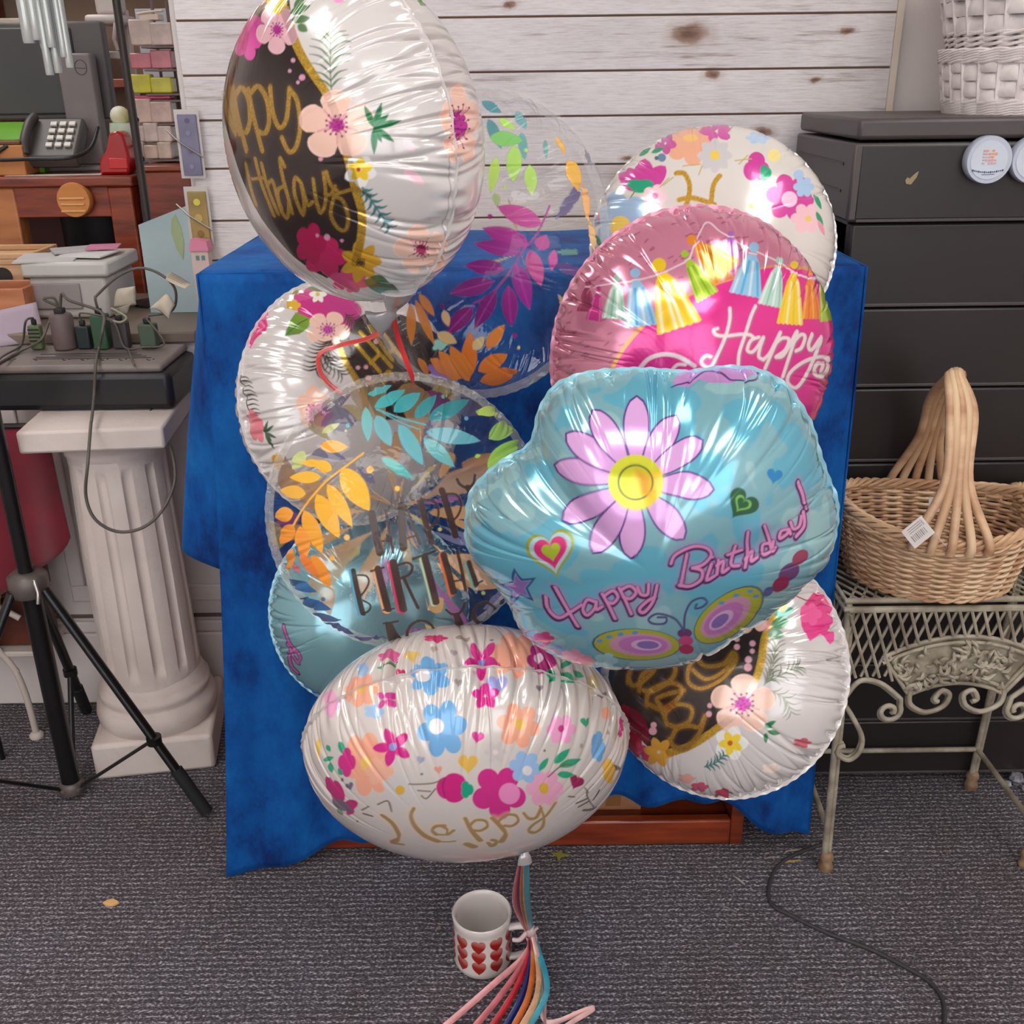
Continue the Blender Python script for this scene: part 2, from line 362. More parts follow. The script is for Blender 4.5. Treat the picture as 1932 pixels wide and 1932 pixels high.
MB().grid(lambda u, v: V((TX0 + (TX1 - TX0) * u, TY0 + (TY1 - TY0) * v, TZ + .0015 * math.sin(u * 23 + v * 5) + (.0 if 0 < v < 1 else -.002))), 40, 20).build('top_cloth', M_VEL, t, smooth=True, solid=.003)
def front(u, v):
    x = TX0 + (TX1 - TX0) * u; d = 1 - v; z = hem(x) + (TZ - hem(x)) * v
    f = d ** .8 * (.010 * math.sin(u * 34 + 1) + .008 * math.sin(u * 61 + 2.2) + .012 * math.sin(u * 17))
    flare = .012 * d if u > .15 else .012 * d + .02 * d * (1 - u / .15)
    return V((x - (.066 * d ** 1.6 * (1 - u / .2) if u < .2 else 0) + (.02 * d * (u - .8) / .2 if u > .8 else 0), TY0 - .008 - f - flare, z))
MB().grid(front, 150, 70).build('front_drape', M_VEL, t, smooth=True, solid=.003)
def side(sg):
    def fn(u, v):
        y = TY0 - .008 + (TY1 - TY0) * u; d = 1 - v
        zb = (.530 + .035 * u + .012 * math.sin(u * 11)) if sg < 0 else (.20 + .05 * math.sin(u * 7))
        z = zb + (TZ - zb) * v
        ear = .098 * math.sin(PI * min(1, u * 2.4 + .0)) ** 1 * d ** .8 if sg < 0 else .012 * d ** .8
        x = TX0 if sg < 0 else TX1
        return V((x + sg * (.003 + ear + .012 * d * math.sin(u * 19)), y, z))
    return fn
MB().grid(side(-1), 50, 40).build('left_drape', M_VEL, t, smooth=True, solid=.003)
MB().grid(side(1), 50, 40).build('right_drape', M_VEL, t, smooth=True, solid=.003)

# ------------------------------------------------------------------ mug, ribbons, things on the carpet
p = atz(905, 1762, .05); mc = V((p.x + .004, 1.155, 0))
HM = .094; RM = .0425
t = thing('mug', mc, 'white mug with red heart pattern on the carpet, anchoring the ribbons', 'mug')
prof = [(0, .004), (RM - .012, .004), (RM - .008, 0), (RM - .003, .002), (RM, .008), (RM, HM - .01), (RM + .001, HM - .002), (RM - .001, HM), (RM - .0035, HM - .002), (RM - .005, HM - .012), (RM - .005, .012), (RM - .009, .007), (0, .007)]
def lathe_cols(o, fn):
    me = o.data; a = me.color_attributes.new('print', 'FLOAT_COLOR', 'POINT'); me.attributes.new('foil', 'FLOAT', 'POINT')
    for i, v in enumerate(me.vertices): a.data[i].color = (*fn(v.co), 1)
M_GLZ = None
def glaze():
    M = bpy.data.materials.new('printed glaze'); M.use_nodes = True; nd = M.node_tree.nodes; b = nd['Principled BSDF']
    a = nd.new('ShaderNodeAttribute'); a.attribute_name = 'print'; M.node_tree.links.new(a.outputs['Color'], b.inputs['Base Color']); b.inputs['Roughness'].default_value = .25; b.inputs['Coat Weight'].default_value = .8; b.inputs['Coat Roughness'].default_value = .06
    return M
M_PG = glaze(); M_CHINA = mat('white china glaze', C(214, 204, 198), .25, rgb2=C(208, 198, 192), coat=.8)
MB().lathe(prof[:5] + prof[5:], 64, tuple(mc)).build('body', M_CHINA, t, smooth=True)
NU, NV = 520, 150
sl = MB().grid(lambda u, v: mc + V(((RM + .0004) * math.cos(u * 2 * PI), (RM + .0004) * math.sin(u * 2 * PI), .012 + .066 * v)), NU, NV, cu=True).build('heart_print', M_PG, t, smooth=True)
me = sl.data; co = np.empty(len(me.vertices) * 3, np.float32); me.vertices.foreach_get('co', co); co = co.reshape(-1, 3)
ang = np.degrees(np.arctan2(co[:, 1], co[:, 0])); zz = co[:, 2]; col = np.tile(np.array([*C(214, 204, 198)]), (len(co), 1))
for k in range(10):
    ac = -96 + k * 36.0; du = ((ang - ac + 180) % 360 - 180) / 180 * PI * RM / .0118
    for j in range(3):
        dv = (zz - (.026 + j * .0195)) / .0118
        F_ = (du ** 2 + (dv - .55 * np.sqrt(np.abs(du) + 1e-4) + .15) ** 2) - .78
        kk = nstep(.10, -.10, F_)[:, None]; rim = nstep(.26, .16, F_)[:, None]
        c = np.array(C(150, 24, 18)) * (1 - nstep(-.1, .8, dv + .3 * du)[:, None]) + np.array(C(186, 110, 100)) * nstep(-.1, .8, dv + .3 * du)[:, None]
        col = col * (1 - kk) + c * kk
a_ = me.color_attributes.new('print', 'FLOAT_COLOR', 'POINT'); a_.data.foreach_set('color', np.concatenate([col, np.ones((len(col), 1))], 1).astype(np.float32).ravel())
hp = [mc + V(q) for q in cr([(RM - .004, -.012, .074), (RM + .020, -.015, .078), (RM + .033, -.016, .058), (RM + .028, -.015, .034), (RM + .010, -.013, .022), (RM - .004, -.012, .018)], 8)]
MB().tube(hp, .0062, 12, flat=.7).build('handle', M_CHINA, t, smooth=True)
HND = mc + V((RM + .026, -.016, .074))
# ------------------------------------------------------------------ fluted pedestal with the power strip
M_PLAS = mat('chalky plaster', C(216, 202, 194), .8, rgb2=C(204, 188, 180), nscale=6, bump=.25, bscale=80)
px_, py_ = -.692, 1.715
t = thing('pedestal', (px_, py_, 0), 'white fluted plaster pedestal under the black power strip', 'pedestal')
RO = rz(9)
MB().box((px_, py_, .038), (.218, .218, .076), RO).build('plinth', M_PLAS, t, bevel=.008)
MB().lathe([(.0, .074), (.103, .074), (.110, .084), (.112, .100), (.109, .116), (.101, .126), (.100, .131), (.103, .137), (.102, .147), (.096, .153), (.096, .158), (.091, .165), (.089, .172), (.0, .172)], 48, (px_, py_, 0)).build('base_moulding', M_PLAS, t, smooth=True)
def flute(u, v):
    z = .168 + .444 * v; r = .089 - .008 * v + .0008 * math.sin(u * 19 + v * 7); a = 2 * PI * u + .25
    k = (u * 12) % 1; ends = min(1, max(0, (v - .06) / .03)) * min(1, max(0, (.97 - v) / .03))
    cut = max(0, 1 - ((k - .5) / .21) ** 2) ** .5 if abs(k - .5) < .21 else 0
    r -= .008 * cut * ends
    return V((px_ + r * math.cos(a), py_ + r * math.sin(a), z))
MB().grid(flute, 320, 44, cu=True).build('shaft', M_PLAS, t, smooth=True)
MB().lathe([(0, .600), (.0815, .600), (.0815, .612), (.085, .616), (.085, .622), (.086, .630), (.096, .642), (.098, .648), (0, .648)], 48, (px_, py_, 0)).build('capital', M_PLAS, t, smooth=True)
AB = .665
MB().box((px_, py_ - .005, .667), (.232, .232, .038), rz(5)).build('abacus', M_PLAS, t, bevel=.005)

M_BLK = mat('black plastic', C(30, 28, 30), .45, rgb2=C(24, 23, 24)); M_UPT = mat('grey plastic top', C(124, 112, 106), .5, rgb2=C(112, 100, 96), nscale=12)
UX0, UX1, UY0, UY1, UZ0, UZ1 = -.93, -.572, 1.693, 1.852, .687, .766
t = thing('battery_backup', ((UX0 + UX1) / 2, (UY0 + UY1) / 2, UZ0), 'wide black battery backup box with grey outlet top, lying on the white pedestal', 'battery backup')
MB().bb(UX0, UX1, UY0, UY1, UZ0, UZ1 - .012).build('case', M_BLK, t, bevel=.012)
MB().bb(UX0 + .004, UX1 - .012, UY0 + .003, UY1 - .003, UZ1 - .014, UZ1).build('outlet_panel', M_UPT, t, bevel=.006)
mb = MB()
for i in range(4): mb.bb(UX0 + .11 - .0 * i + (.03 if i == 2 else 0), UX1 - .045 - .012 * i, UY0 + .05 + i * .011, UY0 + .053 + i * .011, UZ1 - .0005, UZ1 + .0006)
mb.build('vent_slots', M_BLK, t)
for i, px in enumerate([20, 70, 123, 158, 195, 230, 282]):
    q = atz(px, 679, UZ1); MB().box((q.x - .005, q.y + .003, UZ1), (.0016, .005, .0014)).box((q.x + .006, q.y + .004, UZ1), (.0016, .006, .0014)).box((q.x, q.y - .003, UZ1), (.004, .003, .0014)).build('outlet', M_BLK, t)
PLG = {}
# plugs standing in the back row
UH = lambda px, py, Y=1.822: at(px, py, Y)
def plug(px, w, d, h, rgb, name, label, ribs=0, rd=False, part='body'):
    h *= 1.22
    q = atz(px, 640, UZ1 + .0005); x, y = q.x, UY1 - .035
    tt = thing(name, (x, y, UZ1 + .0008), label, 'plug'); M_ = mat('plug' + str(px), C(*rgb), .5)
    mb = MB()
    if rd: mb.lathe([(0, 0), (w / 2, 0), (w / 2, h * .9), (w / 2 - .003, h), (0, h)], 24, (x, y, UZ1 + .0008))
    else: mb.bb(x - w / 2, x + w / 2, y - d / 2, y + d / 2, UZ1 + .0008, UZ1 + h)
    mb.build('body', M_, tt, bevel=.003, smooth=rd)
    for i in range(ribs): MB().bb(x - w * .45, x + w * .45, y - d / 2 - .001, y - d / 2 + .002, UZ1 + h * .35 + i * h * .15, UZ1 + h * .42 + i * h * .15).build('rib', M_BLK, tt)
    MB().bb(x - w * .2, x + w * .2, y - d * .2, y + d * .2, UZ1 + h, UZ1 + h + .010).build('cord_relief', M_BLK, tt, bevel=.002)
    PLG[px] = tt
    return V((x, y, UZ1 + h + .008))
pa = plug(105, .021, .018, .036, (96, 110, 70), 'ribbed_plug', 'small green ribbed plug nearest the lilac note', ribs=4)
pb = plug(154, .040, .04, .052, (104, 88, 86), 'power_adapter', 'fat round grey brown power adapter, largest plug in the row', rd=True)
pc = plug(222, .026, .03, .050, (52, 84, 58), 'green_plug', 'dark green plug beside the fat grey adapter')
pd = plug(256, .028, .022, .040, (64, 56, 56), 'brown_plug', 'small dark plug under a crumpled paper tag')
pe = plug(305, .030, .022, .036, (70, 84, 66), 'olive_plug', 'olive plug at the end of the row nearest the blue cloth')
pf = plug(190, .024, .020, .034, (30, 40, 40), 'black_plug', 'low black plug between the grey adapter and the green plug')
M_CORD = mat('grey brown cord', C(92, 84, 76), .55)
def cord(pts, par, r=.0024, m_=None): return MB().tube(cr(pts, 10), r, 8).build('cord', m_ or M_CORD, par, smooth=True)
UT = lambda px, py, z=0: atz(px, py, UZ1 + z)
cord([pb, pb + V((-.004, -.004, .02)), pb + V((-.02, -.008, .018)), UH(120, 585), UH(95, 603), UH(78, 640, 1.80), UT(40, 662, .004), UT(-30, 700, .004)], PLG[154])
cord([pa + V((0, 0, .004)), pa + V((.0, -.03, .004)), UT(40, 650, .004), at(0, 676, 1.69), at(-40, 720, 1.68)], PLG[105], r=.002)
front = [pb + V((.004, -.003, .005)), pb + V((.014, -.01, .028)), pb + V((.030, -.02, .018)), UH(192, 590, 1.80), UH(193, 625, 1.77), UT(186, 660, .006), at(181, 684, 1.687), at(177, 750, 1.680), at(173, 790, 1.60), at(171, 805, 1.583), at(166, 870, 1.53), at(162, 935, 1.53), at(180, 980, 1.53), at(222, 1003, 1.54), at(270, 995, 1.55), at(308, 960, 1.57), at(330, 905, 1.60), at(322, 845, 1.63), at(300, 800, 1.66), at(285, 775, 1.70), V((at(285, 775, 1.70).x + .012, 1.80, .70))]
cord(front, PLG[154], r=.0026)
cord([pc, pc + V((.0, -.004, .02)), UH(185, 555), UH(222, 522), UH(262, 506), UH(300, 516), UH(330, 545), UH(325, 585), pe + V((.004, 0, .006))], PLG[222])
cord([pf, pf + V((.006, -.01, .016)), UH(212, 605, 1.80), UT(235, 655, .006), UT(270, 655, .006), UT(310, 648, .012), pe + V((.004, -.012, .004))], PLG[190], r=.0017)
cord([pd, pd + V((-.006, -.01, .016)), UH(238, 598, 1.80), UH(225, 608, 1.80), pc + V((.012, -.014, -.01))], PLG[256], r=.0022, m_=mat('pale cord', C(150, 144, 128), .5))
cord([UT(238, 648, .003), UT(246, 670, .002), UT(254, 690, .001)], PLG[305], r=.002)
M_PAP = mat('cream paper', C(196, 184, 164), .8, rgb2=C(178, 164, 146), nscale=30)
def tagp(pts, label, bend=.01):
    a, b_, c, d = [V(q) for q in pts]
    o = MB().grid(lambda u, v: (a * (1 - u) + b_ * u) * (1 - v) + (d * (1 - u) + c * u) * v + V((0, -bend * math.sin(u * PI) * math.sin(v * 2.4), bend * .6 * math.sin(v * PI))), 10, 10).build('paper_tag', M_PAP, smooth=True, solid=.0006)
    return tag(o, label, 'paper tag', 'paper tags on the plugs')
q = lambda px, py, y: at(px, py, y + .085)
tagp([q(222, 545, 1.735), q(255, 540, 1.735), q(257, 575, 1.74), q(215, 580, 1.745)], 'small folded paper tag above the green plug')
tagp([q(222, 582, 1.72), q(250, 572, 1.722), q(240, 592, 1.73), q(218, 596, 1.735)], 'crumpled paper scrap on top of the green plug', .004)
tagp([q(282, 582, 1.71), q(312, 555, 1.715), q(330, 575, 1.712), q(318, 602, 1.70)], 'curled blank paper tag over the olive plug')
tg = tagp([q(322, 514, 1.745), q(366, 540, 1.72), q(350, 545, 1.70), q(312, 528, 1.72)], 'paper tag printed with small text, next to the blue cloth', .004)
mb = MB()
for i in range(6): 
    f = (i + .7) / 7; a = q(322, 514, 1.745).lerp(q(312, 528, 1.72), f); b_ = q(366, 540, 1.72).lerp(q(350, 545, 1.70), f); up = V((0, -.0014, .0030 + .0024 * math.sin(f * PI)))
    mb.tube([a.lerp(b_, .08) + up, a.lerp(b_, .5) + up + V((0, -.003, .002)), a.lerp(b_, .9 - .1 * (i % 2)) + up], .0004, 4)
mb.build('print', mat('faded print', C(120, 110, 96), .8), tg)
tagp([q(115, 604, 1.75), q(128, 588, 1.752), q(134, 592, 1.75), q(128, 604, 1.748)], 'white corner of paper behind the fat grey adapter', .002)
# lilac note with pen strokes
c_, d_ = atz(86, 642, .7672), atz(-20, 656, .7672); a_, b_ = at(-30, 592, d_.y + .035), at(68, 570, c_.y + .035)
nt_ = MB().grid(lambda u, v: (a_ * (1 - u) + b_ * u) * (1 - v) + (d_ * (1 - u) + c_ * u) * v, 8, 6).build('lilac_note', mat('lilac paper', C(176, 158, 172), .8), smooth=True, solid=.0008)
tag(nt_, 'lilac paper note with pen strokes, propped beside the power strip', 'note')
mb = MB()
for k in [[(28, 622), (30, 641)], [(37, 640), (41, 628), (44, 641), (47, 626)], [(56, 619), (58, 636)], [(64, 636), (66, 624), (70, 634), (74, 619), (79, 631)]]:
    mb.tube(cr([at(x, y, c_.y + .035 * (636 - y) / 66 - .0022) for x, y in k], 4), .0007, 5)
mb.build('pen_strokes', mat('dark ink', C(60, 40, 50), .6), nt_)

# ------------------------------------------------------------------ tripod stand
sx, sy = -.8085, 1.55
M_TB = mat('black tube metal', C(28, 26, 28), .35, rgb2=C(22, 21, 22), metal=.3, coat=.2); M_GR = mat('grey bracket', C(96, 86, 82), .4, metal=.3)
t = thing('tripod_stand', (sx, sy, 0), 'black metal tripod stand in front of the pedestal', 'tripod')
MB().tube([(sx, sy, .02), (sx, sy, .43)], .0165, 20).build('lower_tube', M_TB, t, smooth=True)
MB().tube([(sx, sy, .42), (sx, sy, 1.4)], .0125, 20).build('upper_tube', M_TB, t, smooth=True)
MB().lathe([(.013, .415), (.030, .415), (.032, .422), (.032, .448), (.022, .456), (.013, .456)], 28, (sx, sy, 0)).build('collar', M_GR, t, smooth=True)
MB().lathe([(0, .012), (.022, .012), (.022, .03), (.017, .034), (0, .034)], 24, (sx, sy, 0)).build('foot_collar', M_GR, t, smooth=True)
MB().tube([(sx + .02, sy - .02, .448), (sx + .028, sy - .03, .430), (sx + .026, sy - .034, .412)], .0032, 8).build('lock_screw', mat('steel', C(180, 176, 170), .3, metal=.9), t, smooth=True)
R0 = V((-.5457 - sx, 1.483 - sy, 0)); L0 = R0.length
for k in (0, 120, 240):
    d = rz(k) @ R0.normalized(); top = V((sx, sy, .425)) + d * .030; ft = V((sx, sy, .012)) + d * L0; ft2 = top.lerp(ft, .80)
    lg = MB().tube([top, ft2], .0095, 12, flat=.75).build('leg', M_TB, t, smooth=True)
    MB().tube([ft2, ft], .0115, 12).build('rubber_foot', mat('rubber', C(22, 21, 22), .8), lg, smooth=True)
    mid = top.lerp(ft, .66); MB().tube([V((sx, sy, .024)) + d * .020, mid], .0055, 8, flat=.6).build('brace', M_TB, t, smooth=True)
    MB().tube([mid + V((0, 0, .006)), mid - V((0, 0, .008))], .013, 12).build('clamp', M_TB, t, smooth=True)
    n_ = V((-d.y, d.x, 0)); MB().tube([V((sx, sy, .022)) + d * .02 + n_ * .012, V((sx, sy, .022)) + d * .02 - n_ * .012], .0028, 8).build('bolt', bpy.data.materials['steel'], t, smooth=True)

# ------------------------------------------------------------------ white wire stand, red cloth and leather things behind the tripod
M_WI = mat('white painted iron', C(200, 186, 176), .5)
t = thing('wire_stand', (-.88, 1.74, 0), 'low white iron plant stand with curled legs behind the tripod', 'plant stand')
fx, fy = atz(70, 1390, 0).x, atz(70, 1390, 0).y
for x, y in ((fx, fy), (fx - .34, fy), (fx, fy + .10), (fx - .34, fy + .10)):
    sg = 1 if x == fx else -1
    lg = MB().tube(cr([(x, y, .006), (x - sg * .004, y, .10), (x - sg * .018, y, .165), (x - sg * .05, y, .205), (x - sg * .10, y, .22), (x - sg * .15, y, .205)], 6), .0065, 10).build('leg', M_WI, t, smooth=True)
    MB().lathe([(0, 0), (.013, 0), (.014, .006), (.008, .012), (0, .012)], 16, (x, y, 0)).build('foot', M_WI, lg, smooth=True)
    MB().tube(cr([(x - sg * .010, y, .15), (x - sg * .05, y, .24), (x - sg * .02, y, .30), (x, y, .36)], 6), .0055, 8).build('upright', M_WI, t, smooth=True)
MB().bb(fx - .36, fx + .02, fy - .02, fy + .12, .357, .371).build('top_frame', M_WI, t, bevel=.004)
MB().tube(cr([(fx - .30, fy - .004, .25), (fx - .2, fy - .004, .345), (fx - .1, fy - .004, .345), (fx + .02, fy - .004, .27)], 8), .006, 8).build('arch', M_WI, t, smooth=True)
MB().tube(cr([(fx - .09, fy - .012, .30), (fx - .07, fy - .012, .25), (fx - .03, fy - .012, .25), (fx - .01, fy - .012, .31)], 8), .003, 8).build('scroll', M_WI, t, smooth=True)
M_LE = mat('dark brown leather', C(96, 46, 30), .45, rgb2=C(60, 26, 18), nscale=8, bump=.2)
b0 = thing('leather_bag', (fx + .04, fy + .075, 0.372), 'dark red brown leather bag on the white plant stand, behind the tripod', 'bag')
def bag(u, v):
    a = 2 * PI * u; z = .372 + .15 * v; k = 1 - .12 * v + .10 * math.sin(PI * v)
    return V((fx - .02 + .075 * k * math.copysign(abs(math.cos(a)) ** .7, math.cos(a)), fy + .055 + .045 * k * math.copysign(abs(math.sin(a)) ** .7, math.sin(a)), z))
b0.location = (fx - .02, fy + .055, .372); ORG[b0] = V(b0.location)
mb = MB().grid(bag, 40, 14, cu=True); mb.add([bag(i / 40, 1) for i in range(40)], [tuple(range(40))]); mb.add([bag(i / 40, 0) for i in range(40)], [tuple(range(39, -1, -1))]); mb.build('body', M_LE, b0, smooth=True)
MB().tube(cr([(fx - .06, fy + .01, .50), (fx - .05, fy - .005, .455), (fx - .02, fy - .008, .435), (fx + .01, fy - .005, .455), (fx + .025, fy + .01, .50)], 8), .004, 8).build('strap', mat('tan strap', C(150, 110, 84), .5), b0, smooth=True)
b1 = thing('leather_box', (fx - .03, fy + .09, .16), 'brown leather box on the lower rack of the white plant stand', 'box')
MB().bb(fx - .12, fx + .045, fy + .02, fy + .09, .196, .34).build('body', M_LE, b1, bevel=.006)
MB().bb(fx - .122, fx + .047, fy + .018, fy + .092, .30, .345).build('lid', mat('worn leather', C(120, 62, 40), .5), b1, bevel=.004)
MB().bb(fx - .03, fx - .02, fy + .013, fy + .018, .285, .325).build('clasp', mat('brass', C(214, 160, 96), .35, metal=.6), b1, bevel=.001)
MB().bb(fx - .36, fx + .05, fy, fy + .11, .182, .194).build('lower_rack', M_WI, t, bevel=.003)
M_RED = mat('crimson cloth', C(126, 8, 36), .8, rgb2=C(86, 4, 22), nscale=5, sheen=.3)
def red(u, v):
    x = -1.16 + .385 * u; z = .678 - (.21 + .22 * (1 - u) ** .7) * v
    return V((x, 1.652 + .012 * math.sin(u * 17 + v) * (.3 + v) + .02 * v, z))
rc = MB().grid(red, 50, 24).build('red_cloth', M_RED, smooth=True, solid=.003); tag(rc, 'crimson cloth hanging at the left edge below the power strip, behind the tripod', 'cloth')
rk = thing('cloth_rack', (-.97, 1.656, 0), 'thin dark rail from which the crimson cloth hangs', 'rack')
MB().tube([(-1.2, 1.656, .674), (-.785, 1.656, .674)], .005, 10).build('hanging_rail', M_TB, rk)
for x in (-1.19, -.99): MB().tube([(x, 1.664, .0), (x, 1.664, .674)], .005, 10).build('post', M_TB, rk)

# ------------------------------------------------------------------ things on the counter and the reception desk behind
def bxp(x0, y0, x1, y1, Y, d):      # box whose front face spans a patch of the view at depth Y
    a, b_ = at(x0, y1, Y), at(x1, y0, Y); return a.x, b_.x, Y, Y + d, a.z, b_.z
CT = CZ + .0205
M_BIN = mat('cloudy white plastic', C(176, 170, 164), .35, rgb2=C(160, 152, 148)); M_LID = mat('white plastic lid', C(196, 192, 186), .4)
x0, x1, y0, y1, z0, z1 = bxp(66, 522, 168, 600, 1.98, .16)
t = thing('storage_bin', ((x0 + x1) / 2, 2.06, CT), 'cloudy white plastic storage bin with papers on its lid', 'bin')
MB().bb(x0, x1 + .03, y0, y1, CT, z1).build('body', M_BIN, t, bevel=.008); MB().bb(x0 - .008, x1 + .04, y0 - .008, y1 + .01, z1, z1 + .028).build('lid', M_LID, t, bevel=.006)
MB().bb(x0 + .0, x1 - .02, y0 - .005, y0, z1 - .06, z1 - .012).build('label_panel', mat('grey panel', C(140, 130, 128), .5), t, bevel=.002)
ZL = z1 + .0285
for i, (dx, dy, yw, w_, h_, c, lb) in enumerate([(.03, .04, 8, .11, .09, (190, 186, 184), 'lowest loose sheet on the storage bin lid'), (.10, .06, -12, .09, .07, (204, 200, 198), 'middle loose sheet on the storage bin lid'), (.06, .09, 30, .08, .06, (170, 166, 166), 'topmost grey sheet on the storage bin lid'), (.115, .10, 10, .06, .05, (196, 120, 150), 'pink card lying among the sheets on the bin lid')]):
    tag(MB().box((x0 + dx, y0 + dy, ZL + .002 + .0035 * i), (w_, h_, .0028), rz(yw) @ rx(2)).build('paper_sheet' if i < 3 else 'card', mat('sheet%d' % i, C(*c), .8)), lb, 'paper')
M_TAN = mat('pale raw wood', C(206, 166, 126), .6, rgb2=C(180, 136, 96), nscale=5, stretch=(1, 8, 8))
def crate(nm, px0, py0, px1, py1, Y, d, label, base=None, rgbm=None):
    x0, x1, y0, y1, z0, z1 = bxp(px0, py0, px1, py1, Y, d); z0 = base if base is not None else z0
    tt = thing(nm, ((x0 + x1) / 2, (y0 + y1) / 2, z0), label, 'crate', 'wooden crates'); m_ = rgbm or M_TAN; w_ = .008
    MB().bb(x0, x1, y0, y0 + w_, z0 + .01, z1).build('front_board', m_, tt, bevel=.002); MB().bb(x0, x1, y1 - w_, y1, z0 + .01, z1).build('back_board', m_, tt, bevel=.002)
    MB().bb(x0, x0 + w_, y0 + w_, y1 - w_, z0 + .01, z1).build('side_board', m_, tt, bevel=.002); MB().bb(x1 - w_, x1, y0 + w_, y1 - w_, z0 + .01, z1).build('side_board', m_, tt, bevel=.002)
    MB().bb(x0, x1, y0, y1, z0, z0 + .01).build('bottom_board', m_, tt)
    return z1
za = crate('wooden_crate', -60, 545, 42, 592, 1.93, .10, 'orange tan wooden crate behind the lilac note', CT, mat('orange raw wood', C(196, 128, 88), .6, rgb2=C(168, 100, 64), nscale=5, stretch=(1, 8, 8)))
zb = crate('wooden_crate', -70, 500, 40, 560, 2.08, .12, 'pale wooden crate farther back, with a dark hole', CT)
zc = crate('wooden_crate', -70, 478, 58, 505, 2.08, .13, 'topmost pale wooden crate of the stack at the left edge', zb + .001)
hp_ = at(6, 522, 2.078); tag(MB().lathe([(0, 0), (.018, 0), (.018, .003), (0, .003)], 20, (hp_.x, 2.0795, hp_.z), rx(90)).build('dark_knob', M_BLK), 'dark round knob on the pale crate', 'knob')
# reception desk
DX1, DY0, DY1, DZ = -.795, 2.30, 2.78, 1.022
t = thing('reception_desk', (-1.4, 2.54, 0), 'mahogany reception desk with monitor and phone on it', 'desk')
MB().bb(-2.1, DX1, DY0 - .01, DY1, DZ - .022, DZ).build('desk_top', M_MAH, t, bevel=.004)
MB().bb(-2.08, DX1 - .055, DY0 + .005, DY0 + .025, DZ - .085, DZ - .022).build('apron', M_MAH, t, bevel=.002)
MB().bb(DX1 - .06, DX1 - .008, DY0, DY0 + .05, 0, DZ - .022).build('leg', M_MAH, t, bevel=.004)
MB().bb(DX1 - .06, DX1 - .008, DY1 - .06, DY1 - .01, 0, DZ - .022).build('leg', M_MAH, t, bevel=.004)
lx = at(10, 420, DY0).x
MB().bb(lx - .03, lx + .03, DY0, DY0 + .05, 0, DZ - .022).build('leg', mat('light oak', C(190, 124, 76), .5, rgb2=C(160, 96, 54), nscale=5, stretch=(1, 8, 8)), t, bevel=.004)
MB().bb(-2.08, DX1 - .06, DY1 - .03, DY1 - .015, .25, DZ - .022).build('modesty_panel', mat('dark red wood', C(92, 30, 20), .5), t)
x0, x1, y0, y1, z0, z1 = bxp(120, 380, 218, 500, 2.45, .2)
tag(MB().grid(lambda u, v: V((lerp_(x0, x1, .5) + (x1 - x0) / 2 * math.cos(2 * PI * u) * (1 - .15 * v), 2.55 + .1 * math.sin(2 * PI * u), lerp_(.002, z1, v))), 24, 8, cu=True).build('black_bin', M_BLK, smooth=True) if False else MB().lathe([(0, .002), (.085, .002), (.10, z1 - .02), (.105, z1), (.098, z1), (.08, .01), (0, .01)], 28, ((x0 + x1) / 2, 2.56, 0)).build('black_bin', M_BLK, smooth=True), 'tall black bin standing under the reception desk', 'bin')
# monitor seen from behind, on its stand
M_MON = mat('charcoal monitor plastic', C(92, 86, 84), .5, rgb2=C(82, 77, 75)); M_STD = mat('grey stand', C(128, 118, 116), .45); M_DK = mat('dark monitor plastic', C(70, 70, 68), .5)
x0, x1, y0, y1, z0, z1 = bxp(-60, 40, 196, 228, 2.52, .02)
t = thing('monitor', ((x0 + x1) / 2, 2.52, DZ), 'grey computer monitor seen from behind on the reception desk', 'monitor')
MB().bb(x0, x1, 2.50, 2.53, z0, z1).build('housing', M_MON, t, bevel=.006)
a = at(36, 60, 2.5).x; MB().bb(x0 + .02, at(134, 60, 2.5).x, 2.492, 2.50, z0 + .012, z1 - .012).build('back_cover', M_DK, t, bevel=.004)
x2, x3, _, _, z2, z3 = bxp(138, 100, 170, 300, 2.46, .02)
MB().bb(x2, x3, 2.455, 2.492, DZ + .012, z3).build('stand_column', M_STD, t, bevel=.005)
MB().bb((x2 + x3) / 2 - .10, (x2 + x3) / 2 + .10, 2.42, 2.56, DZ, DZ + .012).build('stand_foot', M_STD, t, bevel=.004)
lg = at(152, 127, 2.454); mb = MB(); mb.tube([V((lg.x + .013 * math.cos(i / 24 * 2 * PI), 2.4545, lg.z + .015 * math.sin(i / 24 * 2 * PI))) for i in range(24)], .0009, 6, closed=True)
mb.tube([V((lg.x - .011, 2.4545, lg.z - .001)), V((lg.x + .011, 2.4545, lg.z - .002))], .0008, 6).build('round_emblem', mat('dark emblem', C(84, 78, 78), .4), t)
